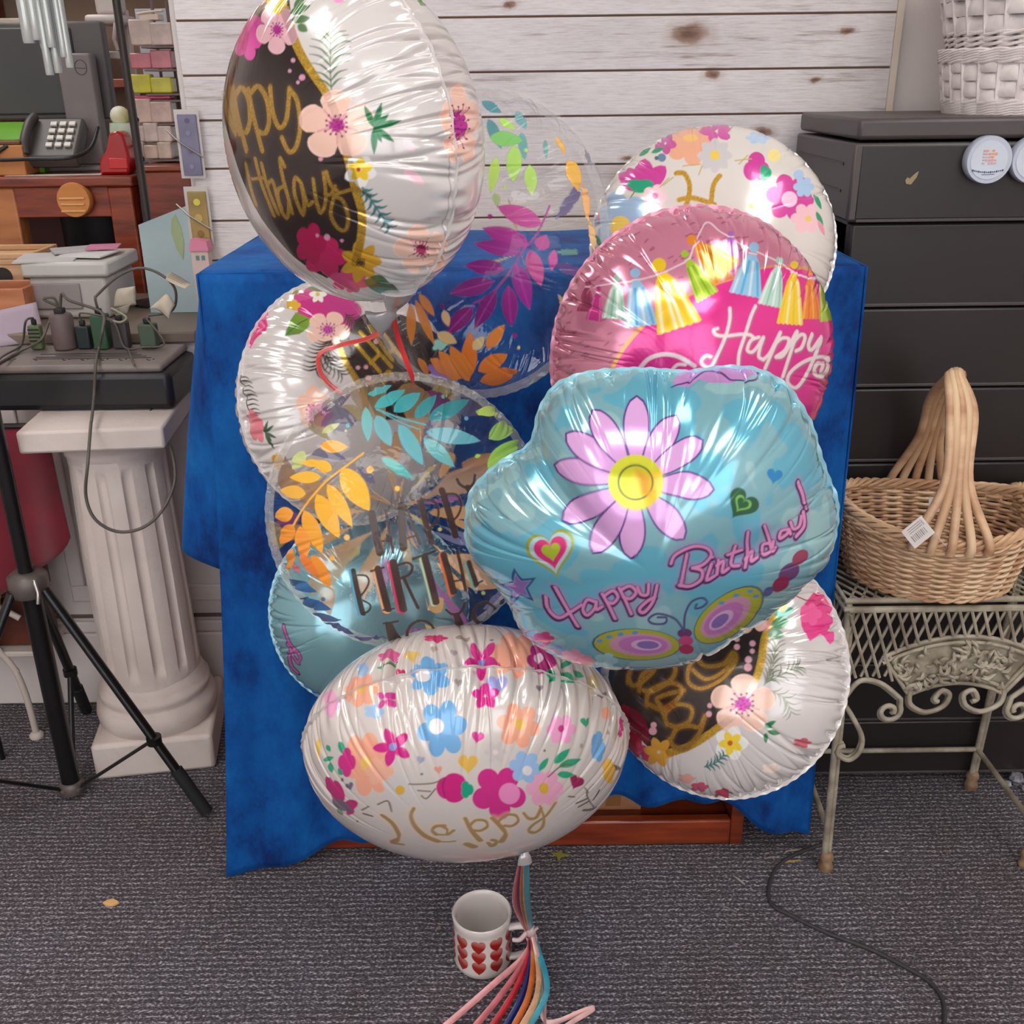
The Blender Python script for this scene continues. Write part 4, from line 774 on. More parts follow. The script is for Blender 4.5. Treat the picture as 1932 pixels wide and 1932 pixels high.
def apron(P0, P1, n, name):      # front or side skirt between two corners
    d = P1 - P0; L_ = d.length; d.normalize(); nrm = V((d.y, -d.x, 0))
    at2 = lambda u, z, o=0: P0 + d * (u * L_) + V((0, 0, z)) + nrm * o
    zt, cen = JZ - .016, .5
    low = lambda u: zt - .135 + .02 * abs(math.cos(PI * u))       # lattice bottom
    pan = lambda u: abs(u - cen) < .26
    ptop = lambda u: zt - .045 - .028 * ((u - cen) / .3) ** 2
    mb = MB()
    for i in range(-8, 30):
        for sg in (1, -1):
            pts = []
            for k in range(25):
                f = k / 24; z = zt - .15 * f; u = i / 20 + sg * f * .15
                if u < .005 or u > .995: continue
                w_ = abs(u - cen); inp = z < ptop(u) and w_ < .33 - .10 * ((zt - z) / .15)
                arch = (w_ > .2) and z < low(u)
                if inp or arch or z < zt - .15: 
                    if len(pts) > 2: mb.tube(pts, .0024, 6); 
                    pts = []; continue
                pts.append(at2(u, z, .002 * sg))
            if len(pts) > 2: mb.tube(pts, .0024, 6)
    mb.build('apron_lattice', M_IR, t, smooth=True)
    fr = MB(); tp = [at2(cen - .33 + .66 * k / 20, ptop(cen - .33 + .66 * k / 20)) for k in range(21)]; bt = [at2(cen - .20 + .40 * k / 20, zt - .125 - .02 * (abs(k - 10) / 10) ** 2) for k in range(21)]
    for dz in (0, -.010): fr.tube([p + V((0, 0, dz)) for p in tp], .0034, 8); fr.tube([p - V((0, 0, dz)) for p in bt], .0034, 8)
    fr.tube([tp[0], bt[0]], .0036, 8).tube([tp[-1], bt[-1]], .0036, 8).tube([tp[0].lerp(tp[1], .6), bt[0].lerp(bt[1], .8)], .003, 8).tube([tp[-1].lerp(tp[-2], .6), bt[-1].lerp(bt[-2], .8)], .003, 8)
    fr.tube([at2(0, zt), at2(1, zt)], .0042, 8)
    fr.build('apron_frame', M_IR, t, smooth=True)
    # relief of leaves in the panel
    rl = MB(); r_ = np.random.default_rng(5)
    rl.grid(lambda u, v: (tp[int(u * 20)] * (1 - v) + bt[int(u * 20)] * v) - nrm * .003 + nrm * (.003 * math.sin(u * 31 + v * 9) * math.sin(v * 17 + u * 5)), 20, 10)
    for i in range(95):
        u, v = r_.uniform(.06, .94), r_.uniform(.12, .9); k = int(u * 20); c = tp[k] * (1 - v) + bt[k] * v; a = r_.uniform(0, 2 * PI); ln = r_.uniform(.010, .024)
        e = d * (ln * math.cos(a)) + V((0, 0, ln * math.sin(a))); w2 = V((0, 0, 1)).cross(e).normalized() if False else d * (-math.sin(a)) + V((0, 0, math.cos(a)))
        rl.tube(cr([c - e * .5 + nrm * .002, c + w2 * (ln * .25) + nrm * .005, c + e * .5 + nrm * .002], 4), [.0012, .0022, .0028, .0032, .0032, .003, .0024, .0018, .0010], 6)
    rl.build('leaf_relief', M_IR, t, smooth=True)
    # scrolls along the lower edge
    def spiral(u, z, r, a0, sg, turns=1.5):
        return [at2(u, z) + d * (r * (1 - .62 * k / 24) * math.cos(a0 + sg * turns * 2 * PI * k / 24)) + V((0, 0, r * (1 - .62 * k / 24) * math.sin(a0 + sg * turns * 2 * PI * k / 24))) for k in range(25)]
    zb_ = zt - .142
    for rr, off, ra in ((.0040, .003, 0), (.0036, -.004, -.006)):
        for sgn in (-1, 1):
            c = MB(); u0 = .02 if sgn < 0 else .98
            arc = [at2(u0, zb_ - .010), at2(cen + sgn * .42, zt - .118), at2(cen + sgn * .33, zt - .122), at2(cen + sgn * .235, zt - .150)]
            c.tube([p + nrm * off + V((0, 0, ra)) for p in cr(arc, 6) + spiral(cen + sgn * .275, zb_ - .030, .018 + .004 * sgn * 0, 0.5 if sgn < 0 else PI - .5, -1 if sgn < 0 else 1, 1.15)], rr, 8).build('side_scroll', M_IR, t, smooth=True)
            c = MB(); c.tube([p + nrm * off + V((0, 0, ra)) for p in cr([at2(cen + sgn * .20, zb_ + .006), at2(cen + sgn * .19, zb_ - .018), at2(cen + sgn * .12, zb_ - .032), at2(cen + sgn * .05, zb_ - .022), at2(cen + sgn * .03, zb_ - .002), at2(cen + sgn * .065, zb_ + .006), at2(cen + sgn * .09, zb_ - .008), at2(cen + sgn * .075, zb_ - .014)], 6)], rr, 8).build('centre_scroll', M_IR, t, smooth=True)
            c = MB(); k0 = u0; c.tube([p + nrm * off for p in cr([at2(k0, zb_ - .012), at2(k0 - sgn * .06, zb_ - .045), at2(k0 - sgn * .105, zb_ - .078), at2(k0 - sgn * .10, zb_ - .104), at2(k0 - sgn * .06, zb_ - .118), at2(k0 - sgn * .01, zb_ - .108), at2(k0 - sgn * .015, zb_ - .094), at2(k0 - sgn * .035, zb_ - .092)], 6)], rr, 8).build('leg_scroll', M_IR, t, smooth=True)
apron(V((JX0, JY0 - .004, 0)), V((JX1, JY0 - .004, 0)), 20, 'front')
mb = MB()
for i in range(12):
    for sg in (1, -1):
        y = JY0 + (JY1 - JY0) * i / 11; y2 = y + sg * .06
        if JY0 <= y2 <= JY1: mb.tube([(JX0, y, JZ - .016), (JX0, y2, JZ - .13)], .0022, 6)
mb.tube([(JX0, JY0, JZ - .13), (JX0, JY1, JZ - .13)], .004, 8).build('side_lattice', M_IR, t, smooth=True)

# ------------------------------------------------------------------ natural wicker baskets
M_WK = mat('natural willow', C(216, 180, 142), .5, rgb2=C(172, 126, 92), nscale=9, stretch=(1, 1, 3), coat=.15)
M_WK2 = mat('pale peeled willow', C(226, 196, 160), .5, rgb2=C(190, 150, 114), nscale=7)
def wicker(cx, cy, z0, H, ra, rb, yaw, label, handle=True, fill=True):
    Rm = rz(yaw); t = thing('wicker_basket', (cx, cy, z0), label, 'basket', 'natural wicker baskets'); c = V((cx, cy, z0)); NS = 34
    def P(a, v, o=0):
        k = .80 + .20 * min(1, v * 1.15) ** .7; dip = .012 * math.cos(2 * a) * v
        return c + Rm @ V(((ra * k + o) * math.cos(a), (rb * k + o) * math.sin(a), H * v + dip))
    mb = MB()
    for k in range(NS): mb.tube([P(2 * PI * (k + .5) / NS, v) for v in (.0, .2, .4, .6, .8, .98)], .0021, 6)
    mb.build('stakes', M_WK, t, smooth=True)
    rws = 19
    for half in range(2):
        mb = MB()
        for j in range(rws):
            if j % 2 != half: continue
            K = NS * 4; v = .03 + .86 * j / (rws - 1)
            mb.tube([P(2 * PI * k / K, v + .004 * math.sin(k * .21 + j), .0030 * math.cos(k * PI / 4 + j * PI)) for k in range(K)], .00285, 6, closed=True)
        mb.build('weave', M_WK2 if half else M_WK, t, smooth=True)
    mb = MB(); K = 200       # thick twisted border
    for ph in range(4):
        mb.tube([P(2 * PI * k / K, .97, .0042 * math.cos(k * 12 * 2 * PI / K / 1 + ph * PI / 2)) + V((0, 0, .0055 * math.sin(k * 12 * 2 * PI / K + ph * PI / 2))) for k in range(K)], .0033, 6, closed=True)
    for ph in (0, PI): mb.tube([P(2 * PI * k / K, .86, .003 + .0026 * math.cos(k * 17 * 2 * PI / K + ph)) + V((0, 0, .003 * math.sin(k * 17 * 2 * PI / K + ph))) for k in range(K)], .0026, 6, closed=True)
    for ph in (0, PI): mb.tube([P(2 * PI * k / K, .02, .002 + .0026 * math.cos(k * 17 * 2 * PI / K + ph)) + V((0, 0, .003 * math.sin(k * 17 * 2 * PI / K + ph))) for k in range(K)], .0028, 6, closed=True)
    mb.build('border', M_WK, t, smooth=True)
    mb = MB()
    for k in range(-7, 8): 
        f = k / 8; w_ = math.sqrt(max(0, 1 - f * f)); mb.tube([c + Rm @ V((f * ra * .79, -w_ * rb * .79, .006)), c + Rm @ V((f * ra * .79, w_ * rb * .79, .006))], .004, 6)
    for k in range(-9, 10):
        f = k / 10; w_ = math.sqrt(max(0, 1 - f * f)); mb.tube([c + Rm @ V((-w_ * ra * .79, f * rb * .79, .010 + .003 * (k % 2))), c + Rm @ V((w_ * ra * .79, f * rb * .79, .010 + .003 * ((k + 1) % 2)))], .0036, 6)
    mb.build('woven_bottom', M_WK, t, smooth=True)
    return t, P, c, Rm
bkx, bky = at(1752, 1060, 1.41).x, 1.412
t, P, c, Rm = wicker(bkx, bky, JZ + .006, .112, .142, .118, -8, 'natural wicker basket with upright handle and paper tags on the iron table')
apex = at(1797, 702, bky - .0); fr_, bk_ = P(-PI / 2 - .10, .9, .002), P(PI / 2 + .1, .9, .002)
hd = thing('tmp', c, None, None) if False else None
for i in range(5):
    o = (i - 2) / 2
    a0 = P(-PI / 2 - .06 + .34 * o, .86, .009); a = P(-PI / 2 - .05 + .32 * o, 1.06, .008); b_ = P(PI / 2 + .02 - .26 * o, 1.04, .008); b0 = P(PI / 2 + .02 - .30 * o, .7, .010); x_ = apex + V((.009 * o, 0, -.004 * o * o)); ac = P(-PI / 2 - .05, 1.06, .008); bc_ = P(PI / 2, 1.04, .008)
    pts = cr([a0, a, ac.lerp(x_, .36) + V((.013 * o, -.018 + .004 * abs(o), .004)), ac.lerp(x_, .72) + V((.010 * o, -.026, .018)), x_ + V((-.004, -.020, .0)), x_ + V((.010, .012, -.006)), bc_.lerp(x_, .72) + V((.010 * o + .006, .020, .006)), bc_.lerp(x_, .36) + V((.013 * o + .004, .012, .008)), b_, b0], 7)
    MB().tube(pts, .0064, 8).build('handle_rod', M_WK2 if i % 2 else M_WK, t, smooth=True)
def ptag(px, py, Y, w_, rot, label, ln):
    q = at(px, py, Y); tt = MB().prism([(-w_ / 2, -w_ * .45), (w_ / 2, -w_ * .45), (w_ / 2, w_ * .45), (-w_ / 2, w_ * .45)], .0008, Matrix.Translation(q) @ Matrix.Rotation(PI / 2 - .25, 4, 'X') @ Matrix.Rotation(math.radians(rot), 4, 'Z')).build('price_tag', mat('white tag', C(216, 206, 200), .6))
    tag(tt, label, 'price tag', 'paper tags on the basket')
    Mx = Matrix.Translation(q) @ Matrix.Rotation(PI / 2 - .25, 4, 'X') @ Matrix.Rotation(math.radians(rot), 4, 'Z'); mb = MB()
    for i in range(9): mb.box(Mx @ V((-w_ * .32 + i * w_ * .075, -.1 * w_, .0007)), (.0006 + .0006 * (i % 3 == 0), .0004, w_ * .28), (Mx.to_3x3() @ Matrix.Rotation(PI / 2, 3, 'X')))
    for j in range(3): mb.box(Mx @ V((0, w_ * (.15 + .09 * j), .0007)), (w_ * .6, .0004, .0007), (Mx.to_3x3() @ Matrix.Rotation(PI / 2, 3, 'X')))
    mb.build('barcode_print', mat('grey print', C(140, 132, 130), .6), tt)
    hk = P(-PI / 2 - .05, .9, .004) if ln else q + V((0, 0, w_ * .9)); MB().tube([q + V((0, -.0005, w_ * .55)), hk], .0006, 5).build('string', bpy.data.materials['white tag'], tt)
ptag(1732, 1004, bky - .142, .034, 40, 'white barcode tag turned as a diamond on the front rim of the basket', 1)
ptag(1768, 952, bky + .05, .026, 0, 'grey paper tag hanging inside the basket', 0)
wicker(at(2030, 1020, 1.44).x, 1.44, JZ + .006, .10, .10, .10, 0, 'natural wicker basket mostly cut off by the right edge of the photo')
# crystal ornament on the carpet by the table leg
q = atz(1915, 1480, .0); t = thing('crystal_pendant', (q.x, q.y, 0), 'clear crystal ornament on the carpet beneath the iron table, by the dark tower', 'ornament'); M_CR = mat('cut crystal', C(206, 206, 214), .08, rgb2=C(120, 120, 130), nscale=60, coat=1, metal=.4)
MB().ball((q.x, q.y, .014), .0135, 4).build('large_bead', M_CR, t); MB().ball((q.x - .02, q.y - .01, .0085), .008, 4).build('small_bead', M_CR, t); MB().ball((q.x + .008, q.y - .022, .0075), .007, 4).build('small_bead', M_CR, t)
MB().tube([(q.x, q.y, .012), (q.x - .02, q.y - .01, .008)], .0012, 6).tube([(q.x, q.y, .012), (q.x + .008, q.y - .022, .008)], .0012, 6).build('wire', bpy.data.materials['steel'], t)
# ------------------------------------------------------------------ foil balloons
def vnoise(P, sc, seed):
    r = np.random.default_rng(seed); T = r.random((64, 64))
    q = (P + 4.0) * sc; i = np.floor(q).astype(int); f = q - i; f = f * f * (3 - 2 * f)
    x0, y0 = i[:, 0] % 64, i[:, 1] % 64; x1, y1 = (x0 + 1) % 64, (y0 + 1) % 64
    return (T[x0, y0] * (1 - f[:, 0]) + T[x1, y0] * f[:, 0]) * (1 - f[:, 1]) + (T[x0, y1] * (1 - f[:, 0]) + T[x1, y1] * f[:, 0]) * f[:, 1]
def frac_noise(P, sc, seed):
    return 0.6 * vnoise(P, sc, seed) + 0.3 * vnoise(P, sc * 2.1, seed + 1) + 0.1 * vnoise(P, sc * 4.3, seed + 2)

def foil_mat(name, rough=0.17, coat=0.5):
    M = bpy.data.materials.new(name); M.use_nodes = True
    nt = M.node_tree; nd = nt.nodes; lk = nt.links; b = nd['Principled BSDF']
    a = nd.new('ShaderNodeAttribute'); a.attribute_name = 'print'
    g = nd.new('ShaderNodeAttribute'); g.attribute_name = 'foil'
    lk.new(a.outputs['Color'], b.inputs['Base Color']); lk.new(g.outputs['Fac'], b.inputs['Metallic'])
    b.inputs['Roughness'].default_value = rough; b.inputs['Coat Weight'].default_value = coat
    b.inputs['Coat Roughness'].default_value = 0.05
    n = nd.new('ShaderNodeTexNoise'); n.inputs['Scale'].default_value = 22; n.inputs['Detail'].default_value = 2
    tc = nd.new('ShaderNodeTexCoord'); lk.new(tc.outputs['Object'], n.inputs['Vector'])
    bp = nd.new('ShaderNodeBump'); bp.inputs['Strength'].default_value = 0.12; bp.inputs['Distance'].default_value = 0.006
    lk.new(n.outputs['Fac'], bp.inputs['Height'])
    lk.new(bp.outputs['Normal'], b.inputs['Normal']); lk.new(bp.outputs['Normal'], b.inputs['Coat Normal'])
    return M
def clear_mat(name):
    M = bpy.data.materials.new(name); M.use_nodes = True
    nt = M.node_tree; nd = nt.nodes; lk = nt.links; b = nd['Principled BSDF']; out = nd['Material Output']
    a = nd.new('ShaderNodeAttribute'); a.attribute_name = 'print'
    lk.new(a.outputs['Color'], b.inputs['Base Color'])
    b.inputs['Roughness'].default_value = 0.35; b.inputs['Coat Weight'].default_value = 0.0; b.inputs['Specular IOR Level'].default_value = 0.2
    tr = nd.new('ShaderNodeBsdfTransparent'); tr.inputs['Color'].default_value = (0.995, 0.995, 0.995, 1)
    mx = nd.new('ShaderNodeMixShader'); lk.new(a.outputs['Alpha'], mx.inputs['Fac'])
    lk.new(tr.outputs[0], mx.inputs[1]); lk.new(b.outputs[0], mx.inputs[2])
    gl = nd.new('ShaderNodeBsdfGlossy'); gl.inputs['Roughness'].default_value = 0.07
    ge = nd.new('ShaderNodeNewGeometry'); dt = nd.new('ShaderNodeVectorMath'); dt.operation = 'DOT_PRODUCT'
    lk.new(ge.outputs['Normal'], dt.inputs[0]); lk.new(ge.outputs['Incoming'], dt.inputs[1])
    ab = nd.new('ShaderNodeMath'); ab.operation = 'ABSOLUTE'; lk.new(dt.outputs['Value'], ab.inputs[0])
    iv = nd.new('ShaderNodeMath'); iv.operation = 'SUBTRACT'; iv.inputs[0].default_value = 1.0; lk.new(ab.outputs[0], iv.inputs[1])
    fr = nd.new('ShaderNodeMath'); fr.operation = 'POWER'; fr.inputs[1].default_value = 4.0; lk.new(iv.outputs[0], fr.inputs[0])
    n = nd.new('ShaderNodeTexNoise'); n.inputs['Scale'].default_value = 20
    bp = nd.new('ShaderNodeBump'); bp.inputs['Strength'].default_value = 0.12; bp.inputs['Distance'].default_value = 0.006
    lk.new(n.outputs['Fac'], bp.inputs['Height']); lk.new(bp.outputs['Normal'], gl.inputs['Normal'])
    m2 = nd.new('ShaderNodeMixShader')
    mr = nd.new('ShaderNodeMath'); mr.operation = 'MULTIPLY_ADD'; mr.inputs[1].default_value = 0.34; mr.inputs[2].default_value = 0.022
    lk.new(fr.outputs[0], mr.inputs[0]); lk.new(mr.outputs[0], m2.inputs['Fac'])
    lk.new(mx.outputs[0], m2.inputs[1]); lk.new(gl.outputs[0], m2.inputs[2])
    lk.new(m2.outputs[0], out.inputs['Surface'])
    return M
M_FOIL = foil_mat('printed foil'); M_CLEAR = clear_mat('printed clear film')

def disc_grid(N):
    g = np.linspace(-1, 1, N + 1); u, v = np.meshgrid(g, g, indexing='ij'); u = u.ravel(); v = v.ravel()
    r = np.maximum(np.abs(u), np.abs(v)); th = np.zeros_like(u)
    a = np.abs(u) >= np.abs(v)
    with np.errstate(divide='ignore', invalid='ignore'):
        th[a] = np.where(u[a] >= 0, 0, PI) + np.nan_to_num(v[a] / u[a]) * PI / 4
        b = ~a; th[b] = np.where(v[b] >= 0, PI / 2, -PI / 2) - np.nan_to_num(u[b] / v[b]) * PI / 4
    i, j = np.meshgrid(np.arange(N), np.arange(N), indexing='ij'); k = (i * (N + 1) + j).ravel()
    q = np.stack([k, k + N + 1, k + N + 2, k + 1], 1)
    return r, th, q

def fast_mesh(name, co, quads, M):
    me = bpy.data.meshes.new(name); n = len(co); m_ = len(quads)
    me.vertices.add(n); me.vertices.foreach_set('co', co.astype(np.float32).ravel())
    me.loops.add(4 * m_); me.loops.foreach_set('vertex_index', quads.astype(np.int32).ravel())
    me.polygons.add(m_); me.polygons.foreach_set('loop_start', np.arange(m_, dtype=np.int32) * 4)
    me.polygons.foreach_set('use_smooth', np.ones(m_, bool))
    me.update(calc_edges=True); me.validate()
    me.materials.append(M)
    return me

KA = 1.0     # paint is a little lighter than it photographs
class Panel: pass
class Balloon:
    def __init__(s, label, cx, cy, D, rpx, n, h=0.6, roll=0, outline=None, front=400, back=160, base=(204, 196, 193),
                 clear=False, foil=0.12, group=None, seed=1, wr=1.0, notches=(), name='foil_balloon'):
        s.c = np.array(dep(cx, cy, D)); s.cx, s.cy, s.rpx, s.D = cx, cy, rpx, D
        s.R = R = rpx / FPX * D; s.hz = h * R; s.clear = clear; s.seed = seed; s.label = label; s.group = group; s.name = name
        zc = -ray(cx, cy).normalized(); xc = _u.cross(zc).normalized(); yc = zc.cross(xc)
        nz = (xc * n[0] + yc * n[1] + zc * n[2]).normalized()
        ay = yc - nz * yc.dot(nz); ay.normalize(); ay = Matrix.Rotation(math.radians(roll), 3, nz) @ ay
        ax = ay.cross(nz)
        s.A = np.array([list(ax), list(ay), list(nz)])      # rows: local axes
        s.rho = np.ones(720); s.notches = notches
        if outline:
            L = []
            for p in outline:
                d = np.array(ray(*p)); o = np.array(CAM) - s.c; t = -(o @ s.A[2]) / (d @ s.A[2]); q = o + d * t
                L.append((q @ s.A[0], q @ s.A[1]))
            L = np.array(cr(L, 10, True)); th = np.arctan2(L[:, 1], L[:, 0]); o = np.argsort(th)
            s.rho = np.interp((np.arange(720) + .5) / 720 * 2 * PI - PI, th[o], np.hypot(*L.T)[o] / R, period=2 * PI)
        # creases of the gathered foil: angle, width, depth, how far in they start
        r = np.random.default_rng(seed); K = 140
        s.crs = [(r.uniform(-PI, PI), r.uniform(.006, .026), r.uniform(.25, 1.0) ** 1.5, r.uniform(.28, .93)) for _ in range(K)]
        s.wr = wr; s.pan = []
        for side, N in ((1, front), (-1, back)):
            p = Panel(); sr, th, p.q = disc_grid(N); p.side = side
            if side < 0: p.q = p.q[:, ::-1]
            ss = sr if side > 0 else 2 - sr
            p.P = np.stack([ss * np.cos(th), ss * np.sin(th)], 1); p.s = ss; p.th = th
            p.col = np.tile(np.array([*C(*base, KA), 0.0 if clear else 1.0]), (len(th), 1)); p.m = np.full(len(th), foil); p.w = 1.5 / N
            s.pan.append(p)
    def rh(s, th): return np.interp(th, (np.arange(720) + .5) / 720 * 2 * PI - PI, s.rho, period=2 * PI)
    def loc(s, pts):
        pts = np.array(pts, float).reshape(-1, 2)
        d = np.array([list(ray(*p)) for p in pts]) @ s.A.T; o = (np.array(CAM) - s.c) @ s.A.T
        rm = s.R * s.rho.max() * 1.1
        t = np.linspace(s.D - rm * 1.3, s.D + rm * 1.3, 300)
        Q = o[None, None] + d[:, None] * t[None, :, None]
        def Fn(Q):
            th = np.arctan2(Q[..., 1], Q[..., 0]); r = np.hypot(Q[..., 0], Q[..., 1]) / (s.R * s.rh(th))
            return r, Q[..., 2] / s.hz, th
        r, z, th = Fn(Q); G = r * r + z * z - 1
        hit = (G < 0).any(1); k = np.where(hit, (G < 0).argmax(1), G.argmin(1)); ii = np.arange(len(pts))
        k0 = np.maximum(k - 1, 0); g0, g1 = G[ii, k0], G[ii, k]
        f = np.where(hit & (k > 0), g0 / np.where(np.abs(g0 - g1) < 1e-9, 1, g0 - g1), 1.0)
        tt = t[k0] + (t[k] - t[k0]) * np.clip(f, 0, 1)
        r, z, th = Fn(o + d * tt[:, None]); ph = np.arctan2(r, z) / (PI / 2)
        return np.stack([ph * np.cos(th), ph * np.sin(th)], 1)
    # ---- printing
    def _mix(s, p, idx, k, col, m, a):
        k = k[:, None]; col = np.array(col)
        if m is not None and m >= .5:      # glitter
            col = col * (.72 + .56 * np.random.default_rng(len(idx)).random((len(idx), 1)) ** 1.5)
        if s.clear:
            a0 = p.col[idx, 3:4] * (1 - k); na = a0 + a * k
            p.col[idx, :3] = np.where(na > 1e-4, (p.col[idx, :3] * a0 + col * a * k) / np.maximum(na, 1e-4), col); p.col[idx, 3] = na[:, 0]
        else: p.col[idx, :3] = p.col[idx, :3] * (1 - k) + col * k
        if m is not None: p.m[idx] = p.m[idx] * (1 - k[:, 0]) + m * k[:, 0]
    def poly(s, pts, col, m=None, a=0.93, op=1.0, soft=0, col2=None, flat=False, side=0):
        L = np.array(pts, float) if flat else s.loc(pts)
        if len(L) < 3: return
        c1 = np.array(C(*col, KA)); c2 = None if col2 is None else np.array(C(*col2, KA))
        A, B = L, np.roll(L, -1, 0)
        for p in s.pan:
            if side and p.side != side: continue
            w = max(p.w, soft)
            lo, hi = L.min(0) - w * 2, L.max(0) + w * 2
            idx = np.nonzero((p.P[:, 0] > lo[0]) & (p.P[:, 0] < hi[0]) & (p.P[:, 1] > lo[1]) & (p.P[:, 1] < hi[1]))[0]
            if not len(idx): continue
            Q = p.P[idx]; dmin = np.full(len(Q), 1e9); ins = np.zeros(len(Q), bool)
            for q0, q1 in zip(A, B):
                e = q1 - q0; v = Q - q0; t = np.clip((v @ e) / (e @ e + 1e-12), 0, 1); dd = v - t[:, None] * e
                dmin = np.minimum(dmin, (dd * dd).sum(1))
                c = (q0[1] <= Q[:, 1]) != (q1[1] <= Q[:, 1])
                ins ^= c & ((e[1] > 0) == (e[0] * v[:, 1] - v[:, 0] * e[1] < 0)) if e[1] != 0 else False
            sd = np.sqrt(dmin) * np.where(ins, -1, 1)
            k = nstep(w, -w, sd) * op if soft == 0 else nstep(soft, -soft, sd) * op
            col_ = c1
            if c2 is not None:      # printed gradient from the first outline point to the far side
                ax = (L[len(L) // 2] - L[0]); t = np.clip(((Q - L[0]) @ ax) / (ax @ ax + 1e-9), 0, 1)[:, None]
                col_ = c1 * (1 - t) + c2 * t
            s._mix(p, idx, k, col_, m, a)
    def stroke(s, pts, wpx, col, m=None, a=0.95, op=1.0, smooth=True, taper=False, soft=0, flat=None):
        pts = [tuple(q) for q in pts]
        if smooth and len(pts) > 2: pts = cr(pts, 6)
        P2 = np.array(pts, float); L = s.loc(P2)
        if flat: wd = np.full(len(L), flat / 2)
        else:
            tg = np.gradient(P2, axis=0); nn = np.stack([-tg[:, 1], tg[:, 0]], 1); nn /= np.linalg.norm(nn, axis=1)[:, None] + 1e-9
            wd = np.linalg.norm(s.loc(P2 + nn * 2) - s.loc(P2 - nn * 2), axis=1) / 4 * wpx / 2
            wd = np.clip(wd, 0.15 * wpx / s.rpx, 1.3 * wpx / s.rpx)
        if taper: wd = wd * np.interp(np.linspace(0, 1, len(wd)), [0, .3, 1], [.5, 1, .25])
        c1 = np.array(C(*col, KA)); mw = wd.max()
        for p in s.pan:
            w = p.w; lo, hi = L.min(0) - mw - w * 2, L.max(0) + mw + w * 2
            idx = np.nonzero((p.P[:, 0] > lo[0]) & (p.P[:, 0] < hi[0]) & (p.P[:, 1] > lo[1]) & (p.P[:, 1] < hi[1]))[0]
            if not len(idx): continue
            Q = p.P[idx]; best = np.full(len(Q), 1e9)
            for i in range(len(L) - 1):
                e = L[i + 1] - L[i]; v = Q - L[i]; t = np.clip((v @ e) / (e @ e + 1e-12), 0, 1); dd = v - t[:, None] * e
                best = np.minimum(best, np.sqrt((dd * dd).sum(1)) - (wd[i] * (1 - t) + wd[i + 1] * t))
            ww = max(w, soft)
            k = nstep(ww, -ww, best) * op
            sel = k > 0
            s._mix(p, idx[sel], k[sel], c1, m, a)
    def flower(s, cx, cy, r, n, col, rot=0, ry=None, dip=0.30, tilt=0, col2=None, m=None, p=0.8, a=0.93):
        ry = r if ry is None else ry; pts = []; ct, st = math.cos(math.radians(tilt)), math.sin(math.radians(tilt))
        for i in range(n * 12):
            t = 2 * PI * i / (n * 12); q = (1 - dip) + dip * abs(math.cos(n * t / 2)) ** p; t += math.radians(rot)
            x, y = r * q * math.cos(t), ry * q * math.sin(t); pts.append((cx + x * ct - y * st, cy + x * st + y * ct))
        s.poly(pts, col, m, a)
    def ell(s, cx, cy, r, col, ry=None, tilt=0, **k):
        s.flower(cx, cy, r, 2, col, ry=ry, dip=0, tilt=tilt, **k)
    def leaf(s, p0, p1, w, col, vein=None, e=0.8, **k):
        p0, p1 = np.array(p0, float), np.array(p1, float); d = p1 - p0; n = np.array([-d[1], d[0]]) / (np.linalg.norm(d) + 1e-9)
        T = np.linspace(0, 1, 11); W_ = w / 2 * np.sin(PI * T ** 0.85) ** e
        s.poly([tuple(p0 + d * t + n * q) for t, q in zip(T, W_)] + [tuple(p0 + d * t - n * q) for t, q in zip(T[::-1], W_[::-1])], col, **k)
        if vein: s.stroke([tuple(p0), tuple(p1)], max(1.2, w * .05), vein, smooth=False)
    def petals(s, cx, cy, r, n, col, rot=0, w=0.75, ry=1.0, tilt=0, **k):
        for i in range(n):
            t = 2 * PI * i / n + math.radians(rot); dx, dy = math.cos(t), math.sin(t) * ry
            s.leaf((cx + dx * r * .08, cy + dy * r * .08), (cx + dx * r, cy + dy * r), r * w, col, e=0.6, **k)
    def burst(s, cx, cy, r, col, dot=(120, 10, 95), n=13, ry=1.0):
        s.flower(cx, cy, r * .62, 9, col, ry=r * .62 * ry, dip=.25)
        for i in range(n):
            t = 2 * PI * i / n + .2; q = r * (.75 + .25 * ((i * 7) % 3) / 2)
            x, y = cx + q * math.cos(t), cy + q * math.sin(t) * ry
            s.stroke([(cx, cy), (x, y)], max(1.2, r * .06), col, smooth=False); s.ell(x, y, max(1.3, r * .085), dot)
        for i in range(9):
            t = 2.4 * i; q = r * .5 * math.sqrt((i + .5) / 9); s.ell(cx + q * math.cos(t), cy + q * math.sin(t) * ry, r * .075, dot)
    def heart(s, cx, cy, r, rot, col, **k):
        c, q = math.cos(math.radians(rot)), math.sin(math.radians(rot)); pts = []
        for i in range(40):
            t = 2 * PI * i / 40; x = r * math.sin(t) ** 3; y = -r * (13 * math.cos(t) - 5 * math.cos(2 * t) - 2 * math.cos(3 * t) - math.cos(4 * t)) / 15
            pts.append((cx + x * c - y * q, cy + x * q + y * c))
        s.poly(pts, col, **k)
